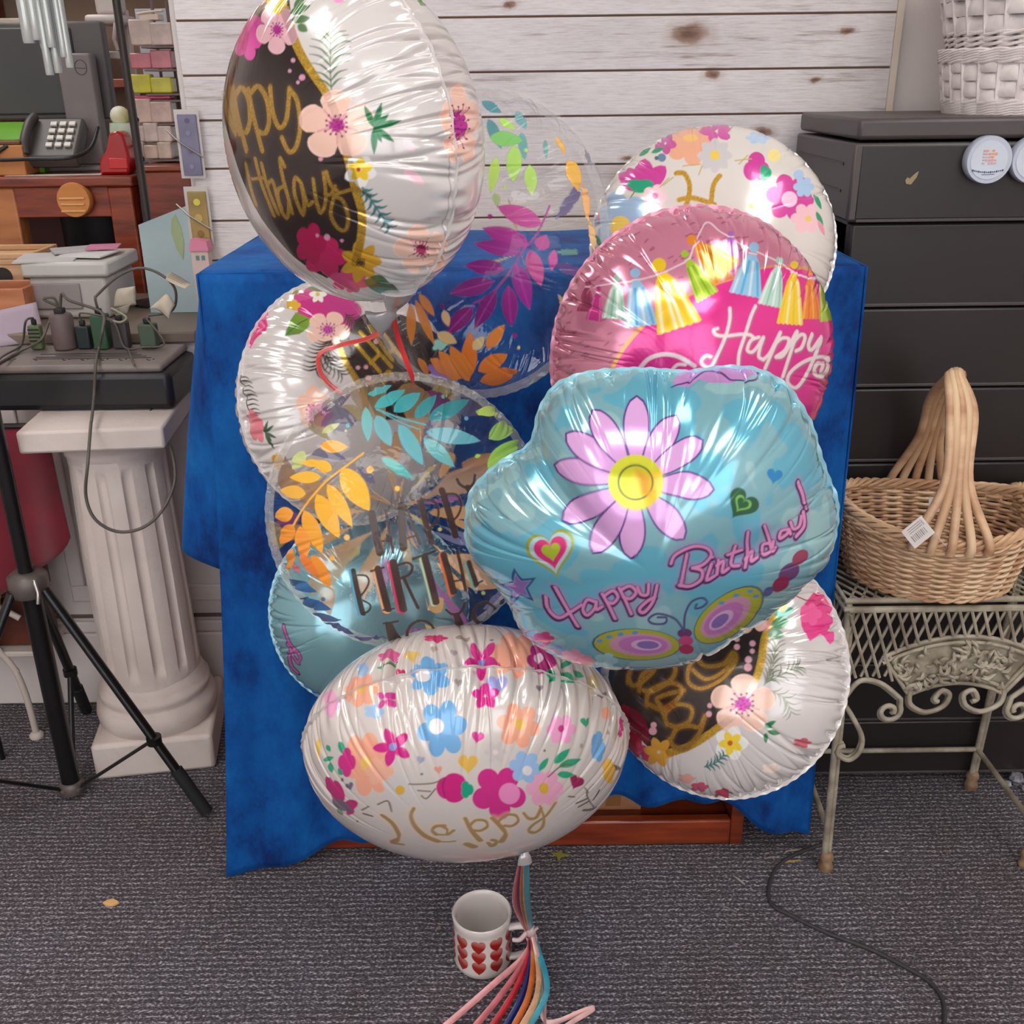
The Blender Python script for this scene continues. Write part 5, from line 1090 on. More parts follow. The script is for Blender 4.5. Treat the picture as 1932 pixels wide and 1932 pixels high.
    def fern(s, stem, n, ln, w, col, ang=55, both=True, one=1):
        st = np.array(cr(stem, 8)); s.stroke(stem, w * .55, col)
        for i in range(n):
            f = (i + .6) / n * (len(st) - 1); k = min(int(f), len(st) - 2); p = st[k] + (st[k + 1] - st[k]) * (f - k); d = st[k + 1] - st[k]
            b = math.atan2(d[1], d[0]); L_ = ln * (0.55 + .45 * math.sin(PI * (i + 1) / (n + 1)))
            for sg in ((1, -1) if both else (one,)):
                a = b + sg * math.radians(ang); e = p + L_ * np.array([math.cos(a), math.sin(a)])
                mdl = p + .55 * L_ * np.array([math.cos(a - sg * .25), math.sin(a - sg * .25)])
                s.stroke([tuple(p), tuple(mdl), tuple(e)], w, col, taper=True)
    def tassel(s, x0, y0, x1, y1, w, cols, knot=True):
        d = np.array([x1 - x0, y1 - y0], float); ln = np.linalg.norm(d); d /= ln; n = np.array([-d[1], d[0]]); o = np.array([x0, y0], float)
        q = lambda t, u: tuple(o + d * ln * t + n * u)
        wd = lambda t: w * (.10 if t < .16 else .16 + .34 * ((t - .16) / .84) ** .8)
        T = [.14, .3, .5, .75, 1.0]; sc = [(1.0 + .02 * (i % 2), wd(1) * (1 - 2 * i / 12)) for i in range(13)]
        s.poly([q(t, wd(t)) for t in T] + [q(a, b) for a, b in sc] + [q(t, -wd(t)) for t in T[::-1]], cols[0])
        for i, c in enumerate(cols[1:] * 2):
            u = (-.75 + 1.5 * i / max(1, len(cols[1:] * 2) - 1))
            s.stroke([q(.3, wd(.3) * u), q(.6, wd(.6) * u), q(.98, wd(1.) * u)], w * .075, c)
        if knot: s.ell(x0, y0, w * .15, cols[0], ry=w * .15); s.stroke([q(.13, w * .12), q(.13, -w * .12)], 2.2, (235, 215, 225), smooth=False)
    # ---- geometry
    def shape(s, p):
        th, ss = p.th, p.s; ph = ss * PI / 2; rho = s.rh(th) * s.R
        r = rho * np.sin(ph); z = s.hz * np.cos(ph)
        for a, wd_, dpt in s.notches:
            e = np.abs((th - a + PI) % (2 * PI) - PI); z = z * (1 - dpt * np.exp(-(e / wd_) ** 2) * np.sin(ph) ** 2)
        co = np.stack([r * np.cos(th), r * np.sin(th), z], 1)
        nn = np.stack([np.sin(ph) * np.cos(th) / s.R, np.sin(ph) * np.sin(th) / s.R, np.cos(ph) / s.hz], 1)
        nn /= np.linalg.norm(nn, axis=1)[:, None]
        sd = ss if p.side > 0 else 2 - ss
        d = np.zeros(len(th))
        for k, (a, wd_, dp, st) in enumerate(s.crs):
            e = (th - a + .05 * math.sin(k * 1.7) * (1 - sd) * 4 + PI) % (2 * PI) - PI
            g = nstep(st - .12, 1.0, sd) ** 1.1
            d -= dp * np.exp(-(e / (wd_ * (.5 + .6 * sd))) ** 2) * g
        d += .22 * np.sin(th * 61 + s.seed) * nstep(.8, 1, sd)
        P2 = np.stack([np.cos(th), np.sin(th)], 1) * sd[:, None]
        d += 0.5 * (frac_noise(P2, 2.3, s.seed * 5 + (p.side > 0)) - .5)
        d *= 1 - .6 * nstep(.985, 1.0, sd)
        return co + nn * (d * s.wr * .030 * s.R)[:, None]
    def world(s, co): return s.c + co @ s.A
    def build(s, seam_col=(215, 208, 205), neck=None):
        mt = M_CLEAR if s.clear else M_FOIL
        root = thing(s.name, tuple(s.c), s.label, 'balloon', s.group); s.root = root
        for p in s.pan:
            me = fast_mesh('front_panel' if p.side > 0 else 'back_panel', s.shape(p) @ s.A, p.q, mt)
            at_ = me.color_attributes.new('print', 'FLOAT_COLOR', 'POINT'); at_.data.foreach_set('color', p.col.astype(np.float32).ravel())
            f = me.attributes.new('foil', 'FLOAT', 'POINT'); f.data.foreach_set('value', p.m.astype(np.float32))
            o = bpy.data.objects.new(me.name, me); COL.objects.link(o); o.parent = root; ORG[o] = V(s.c)
        n = 360; rr = np.array([.955, .985, 1.004, 1.016]); th = np.arange(n) / n * 2 * PI - PI
        co = []; col = []
        for k, r_ in enumerate(rr):
            R_ = s.rh(th) * s.R * (r_ + (.003 * np.sin(th * 73) if k else 0))
            z = s.R * (.005 * np.sin(th * 47 + s.seed) * (k / 3) + .004 * np.sin(th * 19) * (k > 0))
            co.append(np.stack([R_ * np.cos(th), R_ * np.sin(th), z], 1))
        co = np.concatenate(co); i = np.arange(n); j = (i + 1) % n
        q = np.concatenate([np.stack([k * n + i, k * n + j, (k + 1) * n + j, (k + 1) * n + i], 1) for k in range(3)])
        me = fast_mesh('seam', co @ s.A, q, mt)
        at_ = me.color_attributes.new('print', 'FLOAT_COLOR', 'POINT')
        at_.data.foreach_set('color', np.tile(np.array([*C(*seam_col), .25 if s.clear else 1], np.float32), len(co)))
        me.attributes.new('foil', 'FLOAT', 'POINT').data.foreach_set('value', np.full(len(co), .2, np.float32))
        o = bpy.data.objects.new('seam', me); COL.objects.link(o); o.parent = root; ORG[o] = V(s.c)
        if neck is not None:     # flat filling tail, gathered where the ribbon ties it
            a = math.radians(neck); d = np.array([math.cos(a), math.sin(a), 0]); t = np.array([-d[1], d[0], 0]); b = np.array([0, 0, 1.])
            r0 = float(s.rh(np.array([a]))[0]) * s.R; m_ = MB()
            prof = [(.96, .13, .05), (1.04, .10, .04), (1.12, .05, .025), (1.17, .028, .02), (1.20, .05, .016), (1.27, .085, .012), (1.34, .10, .01)]
            vs = []; K = 16
            for f_, w_, z_ in prof:
                for k in range(K):
                    g = 2 * PI * k / K; pl = 1 + .18 * math.sin(3 * g + f_ * 9)
                    vs.append(V(s.world((d * (r0 * f_) + t * (w_ * s.R * math.cos(g) * pl) + b * (z_ * s.R * math.sin(g) * pl))[None])[0]))
            m_.add(vs, [(r_ * K + k, r_ * K + (k + 1) % K, (r_ + 1) * K + (k + 1) % K, (r_ + 1) * K + k) for r_ in range(len(prof) - 1) for k in range(K)])
            m_.build('neck', mat('balloon tail foil', C(196, 190, 190), .22, .35, coat=.6), root, smooth=True)
            s.tie = V(s.world((d * (r0 * 1.17))[None])[0])
        return root
def Z(ox, oy, k):
    def f(*q):
        if len(q) == 2 and not isinstance(q[0], (tuple, list)): return (ox + q[0] * k, oy + q[1] * k)
        pts = q[0] if len(q) == 1 else q
        return [(ox + x * k, oy + y * k) for x, y in pts]
    f.k = k
    return f
def randflowers(b, n, cols, r0=.10, r1=.2, side=-1, seed=3, lo=1.05, hi=1.95):
    r = np.random.default_rng(seed)
    for i in range(n):
        t = r.uniform(-PI, PI); q = r.uniform(lo, hi); c = q * np.array([math.cos(t), math.sin(t)]); R_ = r.uniform(r0, r1); k = 5 + i % 3
        u = np.array([math.cos(t), math.sin(t)]); v = np.array([-u[1], u[0]])
        pts = []
        for j in range(k * 8):
            g = 2 * PI * j / (k * 8); rr = R_ * (.72 + .28 * abs(math.cos(k * g / 2)))
            pts.append(c + u * rr * math.cos(g) * .8 + v * rr * math.sin(g))
        b.poly(pts, cols[i % len(cols)], flat=True, side=side)
GOLD = (190, 150, 62); GOLD2 = (214, 170, 60); BLK = (44, 34, 32); PEACH = (232, 190, 172); MAG = (178, 40, 140); HOT = (205, 45, 125)
WHT = (226, 218, 216); GRN = (40, 120, 72); TEAL = (50, 125, 125)

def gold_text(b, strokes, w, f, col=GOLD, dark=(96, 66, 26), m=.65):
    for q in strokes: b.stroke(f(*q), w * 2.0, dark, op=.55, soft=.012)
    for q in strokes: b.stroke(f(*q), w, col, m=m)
def blossom(b, cx, cy, r, ry=None, tilt=0, rot=0, col=PEACH, bc=MAG, br=.36, n=5):
    ry = ry or r
    b.flower(cx, cy, r * 1.05, n, tuple(min(255, c + 12) for c in col), rot=rot, ry=ry * 1.05, dip=.42, tilt=tilt, p=.45)
    b.flower(cx, cy, r, n, col, rot=rot, ry=ry, dip=.42, tilt=tilt, p=.5)
    for i in range(n):
        t = 2 * PI * (i + .5) / n + math.radians(rot)
        b.stroke([(cx, cy), (cx + r * .55 * math.cos(t), cy + ry * .55 * math.sin(t))], r * .05, (206, 120, 140), op=.6, smooth=False)
    b.burst(cx, cy, r * br, bc, ry=ry / r)

# ---- tall balloon at the top: black disc with gold script, white flowered border
T = Balloon('white floral birthday balloon with black face, topmost, turned to the side, gold script', 663, 270, 0.87, 296, (-.80, -.14, .58), h=.70, front=440, back=400, seed=3, wr=1.0)
z = Z(400, 0, .3106)
T.poly(z((470, -40), (510, 200), (545, 330), (615, 450), (680, 520), (740, 700), (790, 900), (850, 1100), (895, 1230), (905, 1350), (895, 1480), (860, 1620),
         (700, 1690), (500, 1560), (300, 1330), (120, 900), (40, 500), (60, 200), (160, -60)), BLK, m=.25)
T.stroke(z((440, 60), (500, 240), (550, 350), (620, 460), (690, 560), (760, 720), (815, 920), (870, 1140), (905, 1260), (912, 1360), (900, 1480), (868, 1600)), 15, GOLD2, m=.6)
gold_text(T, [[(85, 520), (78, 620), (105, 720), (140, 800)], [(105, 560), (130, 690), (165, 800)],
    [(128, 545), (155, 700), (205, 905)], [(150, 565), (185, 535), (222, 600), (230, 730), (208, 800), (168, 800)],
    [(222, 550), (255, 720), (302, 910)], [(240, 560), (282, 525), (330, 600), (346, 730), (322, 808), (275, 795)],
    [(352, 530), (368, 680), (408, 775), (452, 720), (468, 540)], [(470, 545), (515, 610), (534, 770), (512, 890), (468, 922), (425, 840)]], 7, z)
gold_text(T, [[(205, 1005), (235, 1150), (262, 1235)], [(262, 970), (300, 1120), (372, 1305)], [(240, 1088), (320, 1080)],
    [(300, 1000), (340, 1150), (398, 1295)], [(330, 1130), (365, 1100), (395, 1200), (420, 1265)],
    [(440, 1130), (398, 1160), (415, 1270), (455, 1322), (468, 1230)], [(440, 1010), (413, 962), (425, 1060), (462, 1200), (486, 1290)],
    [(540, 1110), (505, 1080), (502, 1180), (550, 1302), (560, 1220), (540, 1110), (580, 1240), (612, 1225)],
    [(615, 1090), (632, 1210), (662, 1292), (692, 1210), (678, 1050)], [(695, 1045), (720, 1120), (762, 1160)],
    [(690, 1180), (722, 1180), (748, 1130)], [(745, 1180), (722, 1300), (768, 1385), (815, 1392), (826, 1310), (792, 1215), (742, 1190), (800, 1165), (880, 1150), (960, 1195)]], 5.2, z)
for x, y, r, c in [(180, 160, 130, (200, 60, 150)), (215, 250, 90, (220, 70, 160))]: T.flower(*z(x, y), r * .31, 5, c, ry=r * .42, dip=.35)
T.leaf(z(170, 60), z(200, 330), 26, (205, 45, 140)); T.leaf(z(215, -20), z(170, 200), 26, (226, 90, 170))
blossom(T, *z(395, 180), 38, ry=44, rot=20, col=(226, 176, 184)); T.flower(*z(385, 20), 22, 5, (222, 176, 40))
for a, b_ in [((470, 80), (600, 30)), ((480, 120), (600, 110)), ((500, 60), (560, -30)), ((520, 150), (580, 190))]: T.leaf(z(*a), z(*b_), 16, (78, 112, 70))
T.fern(z((724, 545), (715, 380), (722, 225)), 8, 46, 4.2, (92, 118, 84), ang=60)
blossom(T, *z(758, 760), 70, ry=64, rot=-20)
for e in [(1030, 625), (1075, 690), (1148, 732), (1105, 860), (1030, 862), (985, 935), (925, 640)]: T.leaf(z(985, 775), z(*e), 13, GRN, vein=(20, 80, 50))
T.petals(*z(900, 1040), 32, 5, (232, 228, 224), rot=10, w=.8); T.petals(*z(900, 1030), 24, 5, (236, 196, 50), rot=-15, w=.7); T.ell(*z(890, 1030), 4, (190, 60, 40))
T.fern(z((915, 1140), (990, 1250), (1078, 1385)), 7, 22, 6, (58, 118, 118), ang=60)
blossom(T, *z(1510, 760), 36, ry=76, rot=-90, br=.62); blossom(T, *z(1275, 1520), 52, ry=44, rot=-100, br=.34, bc=(160, 30, 70))
T.leaf(z(1180, 900), z(1215, 860), 30, (238, 200, 205)); T.leaf(z(1165, 1030), z(1290, 1120), 20, (240, 196, 206))
T.flower(*z(690, 1560), 42, 5, (196, 34, 96), ry=38); T.flower(*z(840, 1700), 40, 6, (204, 70, 120), ry=26, rot=20)
T.flower(*z(600, 1480), 30, 5, (176, 24, 80), ry=40)
T.petals(*z(905, 1590), 40, 7, (204, 154, 40), w=.55); T.burst(*z(905, 1595), 9, (90, 60, 20), dot=(60, 40, 20))
T.leaf(z(920, 1700), z(1160, 1790), 26, (84, 92, 66)); T.leaf(z(960, 1680), z(1080, 1720), 14, (60, 96, 60))
for a, b_ in [((1655, 1280), (1610, 1420)), ((1600, 1430), (1535, 1500)), ((1370, 1690), (1340, 1720)), ((1290, 1780), (1240, 1800))]: T.leaf(z(*a), z(*b_), 12, (70, 56, 48))
T.leaf(z(1250, -10), z(1330, 20), 22, (92, 130, 60)); T.leaf(z(740, -20), z(800, 10), 18, (226, 150, 190)); T.fern(z((1490, 260), (1420, 130)), 6, 20, 3, (190, 196, 184))
for x, y, r in [(490, 365, 5), (545, 470, 7), (520, 500, 4), (660, 965, 5), (700, 1440, 7), (790, 1460, 4), (640, 1430, 4), (470, 430, 4)]: T.ell(*z(x, y), r * .85, (214, 150, 176))
T.stroke(z((1440, 960), (1450, 1100), (1430, 1300), (1405, 1580)), 2.2, (120, 112, 110), op=.6)
randflowers(T, 12, [PEACH, (226, 150, 190), (206, 120, 150)], lo=1.5)
T.build(neck=None)

# ---- clear leafy balloon behind it
U = Balloon('clear balloon printed with purple and orange leaves, behind the topmost balloon', 893, 466, 1.11, 280, (-.55, .06, .83), h=.62, clear=True, front=400, back=260, seed=5, wr=.8)
z = Z(800, 150, .3106)
for a, b_, w, c in [((350, 130), (470, 200), 60, (40, 130, 140)), ((390, 240), (470, 420), 70, (52, 130, 136)), ((590, 320), (612, 490), 56, (84, 150, 150)), ((735, 365), (742, 480), 30, (80, 150, 140)), ((560, 190), (620, 300), 60, (96, 156, 156)),
    ((455, 235), (555, 300), 46, (160, 210, 70)), ((395, 350), (600, 372), 95, (112, 186, 84)), ((552, 400), (540, 625), 95, (160, 206, 80)), ((640, 515), (656, 705), 76, (166, 206, 84)), ((440, 470), (405, 690), 66, (176, 214, 76)), ((430, 690), (450, 770), 50, (160, 180, 110)),
    ((800, 345), (870, 450), 34, (226, 170, 60)), ((880, 480), (945, 670), 90, (224, 168, 52)), ((975, 620), (1000, 870), 44, (230, 170, 96)), ((1010, 860), (1035, 1040), 40, (226, 180, 110))]:
    U.leaf(z(*a), z(*b_), w * .31, c, a=.85)
U.stroke(z((765, 765), (690, 930), (600, 1040), (520, 1170), (410, 1300), (300, 1360)), 3.5, (158, 40, 130))
for a, b_, w, c in [((715, 880), (445, 772), 110, (188, 60, 140)), ((640, 1005), (358, 902), 105, (170, 44, 136)), ((590, 1050), (305, 995), 85, (152, 34, 130)), ((490, 1150), (248, 1128), 90, (136, 26, 120)),
    ((425, 1225), (160, 1300), 100, (128, 24, 116)), ((295, 1380), (143, 1540), 95, (124, 20, 106)), ((435, 1285), (308, 1512), 90, (118, 20, 106)), ((512, 1255), (532, 1502), 92, (136, 22, 116)), ((558, 1115), (642, 1395), 100, (146, 28, 130)),
    ((640, 1035), (712, 1252), 95, (186, 70, 130)), ((700, 1035), (740, 945), 90, (176, 50, 130)), ((790, 1035), (776, 1160), 52, (190, 70, 140))]:
    U.leaf(z(*a), z(*b_), w * .33, c, a=.94, vein=(176, 60, 150))
z2 = Z(430, 500, .2174)
for a, b_, w in [((1590, 330), (1595, 700), 85), ((1628, 300), (1795, 700), 80), ((1660, 250), (1795, 445), 76), ((1655, 800), (1740, 960), 60)]: U.leaf(z2(*a), z2(*b_), w * .2174, (214, 130, 50), a=.9)
for a, b_, w, c in [((270, 1815), (280, 1530), 95, (222, 120, 30)), ((330, 1770), (508, 1668), 95, (224, 122, 28)), ((340, 1835), (575, 1768), 95, (222, 120, 36)), ((275, 1835), (160, 1615), 95, (222, 128, 44)), ((235, 1825), (88, 1645), 85, (222, 130, 50)),
    ((205, 1825), (38, 1690), 80, (222, 132, 54)), ((378, 1635), (488, 1488), 75, (224, 132, 44)), ((120, 1400), (150, 1500), 50, (216, 178, 130)), ((80, 1540), (200, 1600), 70, (216, 180, 120)), ((300, 1640), (365, 1560), 60, (220, 190, 130))]:
    U.leaf(z(*a), z(*b_), w * .32, c, a=.93)
for x, y, r, c in [(402, 832, 15, (160, 30, 120)), (112, 1378, 14, (120, 24, 110)), (550, 1555, 15, (150, 30, 120)), (575, 1630, 10, (214, 190, 140)), (490, 655, 12, (170, 206, 90)), (620, 430, 12, (170, 206, 90))]: U.ell(*z(x, y), r * .31, c)
U.leaf((962, 752), (1032, 728), 22, (120, 170, 50)); U.leaf((985, 775), (1030, 748), 18, (96, 150, 44))
randflowers(U, 16, [(110, 80, 150), (190, 160, 110), (130, 120, 170), (120, 170, 160)], r0=.07, r1=.16, seed=8)
U.build(seam_col=(220, 214, 206))

# ---- white spring balloon leaning on the back
Fb = Balloon('white spring floral balloon behind pink tassel balloon, gold H', 1342, 462, 1.27, 226, (.05, .30, .95), h=.55, front=380, back=120, seed=7, base=(216, 208, 200), wr=.7)
z = Z(1000, 220, .3313)
Fb.flower(*z(912, 130), 50, 6, (232, 170, 138), rot=20); Fb.ell(*z(915, 120), 14, (236, 186, 110), ry=7)
Fb.petals(*z(1062, 82), 34, 5, (204, 86, 158), rot=40, w=.55, ry=.6); Fb.petals(*z(770, 150), 22, 5, (196, 78, 150), rot=10)
for a, b_ in [((560, 222), (640, 165)), ((620, 225), (690, 175)), ((690, 205), (765, 175)), ((610, 170), (690, 150))]: Fb.leaf(z(*a), z(*b_), 9, (34, 140, 100))
Fb.petals(*z(1052, 220), 34, 8, (200, 194, 194), w=.6); Fb.ell(*z(1052, 218), 9, (232, 196, 80))
for a, b_, w in [((630, 410), (505, 320), 100), ((640, 400), (655, 238), 120), ((660, 400), (772, 280), 100), ((600, 400), (560, 290), 90), ((690, 400), (720, 300), 80)]: Fb.leaf(z(*a), z(*b_), w * .33, (204, 66, 150), e=.55)
Fb.flower(*z(626, 392), 27, 3, (34, 160, 118), ry=14, rot=90); Fb.stroke(z((600, 420), (565, 470), (545, 500)), 2.5, (120, 140, 90))
Fb.ell(*z(712, 455), 24, (236, 190, 204), op=.6) if False else Fb.flower(*z(712, 455), 24, 5, (238, 200, 208)); Fb.ell(*z(712, 450), 6, (224, 110, 170))
Fb.flower(*z(520, 590), 56, 6, (160, 186, 214), rot=15); Fb.ell(*z(512, 625), 20, (238, 202, 92))
Fb.flower(*z(1290, 290), 26, 3, (204, 62, 150), ry=30, rot=30); Fb.flower(*z(1340, 320), 12, 3, (34, 160, 118), ry=16)
Fb.flower(*z(1480, 460), 46, 6, (208, 72, 152), rot=10); Fb.ell(*z(1478, 470), 15, (240, 196, 220))
Fb.flower(*z(1575, 580), 30, 6, (238, 190, 196)); Fb.ell(*z(1585, 580), 6, (236, 196, 100))
for x, y, r, c in [(440, 315, 13, (232, 206, 110)), (480, 260, 11, (232, 222, 190)), (1130, 575, 8, (226, 196, 100)), (1390, 220, 12, (236, 220, 140)), (750, 232, 8, (110, 130, 160)), (720, 235, 4, (60, 110, 110)), (1260, 510, 5, GOLD2), (1090, 520, 4, GOLD2), (680, 560, 4, GOLD2), (1530, 330, 10, (170, 196, 224))]: Fb.ell(*z(x, y), r, c)
Fb.flower(*z(1300, 120), 24, 6, (176, 200, 226), ry=12); Fb.flower(*z(1560, 400), 20, 6, (170, 196, 224)); Fb.flower(*z(400, 400), 24, 5, (206, 204, 204))
for q in [[(740, 400), (790, 350)], [(760, 390), (815, 345)], [(1170, 250), (1260, 240)], [(1190, 270), (1240, 220)], [(960, 330), (980, 280)], [(870, 280), (970, 270)]]: Fb.stroke(z(*q), 2.2, (188, 166, 104))
for q in [[(835, 320), (880, 325), (908, 390), (900, 470), (868, 545)], [(1080, 335), (1045, 390), (1030, 500)], [(850, 472), (930, 462), (1050, 500)]]: Fb.stroke(z(*q), 9, (226, 176, 60), m=.5)
for x, y, c in [(1640, 490, (34, 150, 110)), (1650, 590, (34, 150, 110)), (1660, 640, (232, 150, 170)), (380, 560, (214, 120, 140)), (390, 720, (40, 140, 110))]: Fb.leaf(z(x - 20, y - 50), z(x + 20, y + 40), 9, c)
Fb.build()

# ---- pink tassel balloon
Pk = Balloon('pink birthday balloon printed with a colourful tassel garland', 1308, 674, 1.07, 273, (.34, -.12, .93), h=.6, front=440, back=120, seed=9, base=(206, 128, 152), foil=.45, wr=.9)
r_ = np.random.default_rng(4)
for i in range(520):       # dark dashes of the printed weave
    x, y = r_.uniform(1020, 1590), r_.uniform(392, 860); Pk.stroke([(x, y), (x + r_.uniform(4, 11), y - r_.uniform(1, 6))], 3.2, (164, 84, 112), op=.75, smooth=False)
z = Z(1000, 220, .3313)
disc = [(465, 1440), (500, 1370), (560, 1285), (640, 1195), (760, 1090), (900, 1020), (1060, 955), (1180, 915), (1320, 862), (1450, 850), (1600, 870), (1730, 900), (1790, 1050), (1790, 1400), (1700, 1700), (1400, 1900), (900, 2000), (520, 1800), (440, 1600)]
Pk.poly(z(*disc), (222, 44, 138), m=.3); Pk.stroke(z(*disc[:6]), 7, (206, 150, 70), m=.4)
Pk.stroke(z(*disc[5:12]), 4, (214, 150, 90), m=.4)
for i in range(11): Pk.stroke(z((500 + i * 22, 1400 - i * 20), (600 + i * 26, 1470 - i * 10)), 2, (160, 30, 96), op=.5, smooth=False)
Pk.stroke(z((365, 970), (480, 950), (600, 935), (740, 895), (840, 850), (905, 810), (940, 720), (1005, 600), (1080, 650), (1145, 690), (1190, 720), (1280, 765), (1420, 830), (1510, 890), (1600, 920), (1700, 905)), 3, (236, 206, 214))
for (x0, y0, x1, y1, w, c) in [(1145, 665, 1140, 800, 120, [(178, 110, 190), (210, 150, 215)]), (1110, 860, 1130, 930, 50, [(200, 110, 60)]),
    (330, 950, 318, 1110, 100, [(150, 60, 90), (180, 70, 110)]), (392, 980, 362, 1160, 90, [(206, 60, 140), (232, 120, 170)]), (495, 920, 478, 1150, 140, [(176, 208, 190), (130, 186, 160), (226, 232, 226)]),
    (600, 890, 632, 1190, 190, [(150, 190, 220), (84, 160, 206), (206, 216, 228)]), (735, 845, 852, 1200, 265, [(240, 200, 36), (240, 228, 180), (240, 190, 20), (240, 228, 180)]),
    (882, 782, 1010, 1025, 140, [(164, 196, 44), (200, 220, 90), (120, 160, 30)]), (922, 700, 1120, 890, 205, [(232, 140, 48), (240, 176, 96), (214, 116, 30)]),
    (1275, 745, 1225, 1015, 190, [(150, 196, 226), (90, 176, 216), (206, 222, 232)]), (1420, 820, 1365, 1075, 140, [(180, 212, 196), (140, 190, 170), (222, 228, 226)]),
    (1600, 885, 1600, 1150, 110, [(236, 132, 40), (220, 110, 30), (240, 170, 90)]), (1662, 895, 1700, 1160, 100, [(160, 186, 44), (190, 206, 80)]), (1505, 845, 1480, 1180, 150, [(240, 204, 48), (240, 226, 170), (236, 190, 30)])]:
    Pk.tassel(*z(x0, y0), *z(x1, y1), w * .3313, c)
zt = Z(1180, 560, .2174)
HP = [[(905, 100), (905, 200), (870, 340), (810, 480), (760, 580), (720, 610), (670, 590), (660, 550), (700, 510), (740, 520)],
      [(1130, 80), (1090, 170), (1040, 330), (990, 480), (980, 590)], [(800, 275), (765, 290), (790, 330), (870, 340), (1000, 325), (1080, 330), (1110, 350)],
      [(1160, 350), (1090, 380), (1060, 460), (1100, 480), (1150, 430), (1200, 350), (1170, 440), (1160, 520), (1200, 545)],
      [(1200, 545), (1260, 480), (1345, 310), (1300, 420), (1215, 620)], [(1290, 420), (1360, 360), (1420, 370), (1390, 460), (1310, 520)],
      [(1310, 525), (1380, 500), (1490, 300), (1440, 470), (1370, 690)], [(1440, 420), (1520, 330), (1560, 350), (1530, 440), (1480, 470)],
      [(1620, 330), (1590, 420), (1620, 460), (1700, 360), (1640, 530), (1560, 700), (1480, 790), (1410, 740), (1440, 650), (1560, 560), (1700, 520), (1765, 560), (1740, 660), (1680, 690), (1640, 640), (1670, 580), (1715, 590), (1700, 640)]]
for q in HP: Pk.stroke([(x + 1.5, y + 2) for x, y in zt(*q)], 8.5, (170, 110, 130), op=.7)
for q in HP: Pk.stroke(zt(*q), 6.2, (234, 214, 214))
Pk.stroke(zt((110, 640), (200, 540), (330, 500), (460, 520), (600, 600)), 8, (230, 206, 208)); Pk.stroke(zt((400, 640), (450, 590), (520, 590)), 6, (230, 206, 208))
Pk.build(seam_col=(206, 140, 160))

# ---- white and black balloon at the back left
Wb = Balloon('white floral birthday balloon with red ribbon across it, beside blue cloth', 668, 758, 1.27, 230, (.50, .10, .86), h=.6, front=380, back=120, seed=13, wr=1.1)
z = Z(430, 500, .2174)
Wb.poly(z((930, 690), (1010, 600), (1060, 480), (1200, 420), (1500, 430), (1900, 700), (1900, 1300), (1300, 1350), (1170, 1090), (1060, 880), (960, 740)), BLK, m=.25)
Wb.stroke(z((930, 640), (970, 720), (1030, 860), (1100, 970), (1160, 1090), (1200, 1240)), 11, (190, 152, 60), m=.6)
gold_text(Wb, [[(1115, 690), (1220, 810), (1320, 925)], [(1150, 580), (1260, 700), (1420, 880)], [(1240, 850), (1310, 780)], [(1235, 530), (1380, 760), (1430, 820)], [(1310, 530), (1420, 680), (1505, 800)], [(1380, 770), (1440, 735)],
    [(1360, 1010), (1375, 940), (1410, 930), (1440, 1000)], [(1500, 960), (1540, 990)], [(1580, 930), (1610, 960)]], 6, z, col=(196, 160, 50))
Wb.flower(*z(790, 350), 50, 6, (206, 70, 140), ry=32, tilt=20, dip=.2); Wb.flower(*z(960, 400), 44, 6, (190, 56, 128), ry=40, dip=.2); Wb.flower(*z(720, 400), 30, 5, (196, 50, 126), ry=26, dip=.2)
Wb.petals(*z(782, 255), 17, 6, (234, 226, 218), w=.6); Wb.ell(*z(780, 255), 4, (214, 180, 80)); Wb.flower(*z(560, 345), 16, 5, (216, 170, 50), ry=10)
Wb.poly(z((490, 620), (530, 500), (590, 410), (720, 470), (700, 540), (620, 600)), (76, 120, 46), col2=(130, 160, 50)); Wb.stroke(z((495, 618), (600, 520), (690, 470)), 1.6, (50, 90, 30))
blossom(Wb, *z(868, 560), 40, ry=34, rot=10, br=.42, bc=(196, 80, 160))
Wb.poly(z((330, 345), (260, 420), (200, 500), (140, 620), (135, 690), (170, 710), (215, 650), (290, 600), (335, 560)), (220, 60, 130), col2=(200, 40, 110)); Wb.stroke(z((240, 430), (300, 520), (260, 580)), 3, (240, 120, 170))
Wb.fern(z((900, 650), (850, 740), (760, 910)), 9, 36, 3.6, (44, 40, 34), ang=62); Wb.fern(z((840, 780), (900, 860), (990, 950)), 6, 24, 3, (60, 60, 44), ang=50)
Wb.fern(z((110, 960), (140, 1130), (200, 1300)), 9, 24, 3.2, (50, 44, 40), ang=-70, both=False); Wb.fern(z((1020, 420), (1130, 560)), 7, 24, 3, (60, 56, 50), ang=60)
Wb.flower(*z(740, 1230), 33, 5, (230, 180, 160), ry=40, rot=-20); Wb.flower(*z(800, 1300), 24, 5, (226, 120, 170), ry=26); Wb.burst(*z(755, 1290), 20, (200, 30, 130))
for e in [(290, 1370), (345, 1350), (400, 1390), (425, 1500), (385, 1530), (400, 1600)]: Wb.leaf(z(320, 1455), z(*e), 6, (56, 84, 56))
Wb.flower(*z(235, 1400), 16, 5, (214, 120, 130), ry=34, tilt=-20); Wb.flower(*z(430, 1700), 12, 5, (204, 150, 50), ry=16); Wb.leaf(z(80, 760), z(75, 940), 6, (120, 30, 60))
for x, y, r in [(1130, 890, 4), (1200, 885, 4), (1220, 985, 6), (1290, 660, 5)]: Wb.ell(*z(x, y), r, (216, 160, 170))
Wb.leaf(z(690, 200), z(880, 220), 10, (110, 120, 80)); Wb.leaf(z(640, 215), z(500, 260), 4, (150, 140, 60))
Wb.build(neck=None)

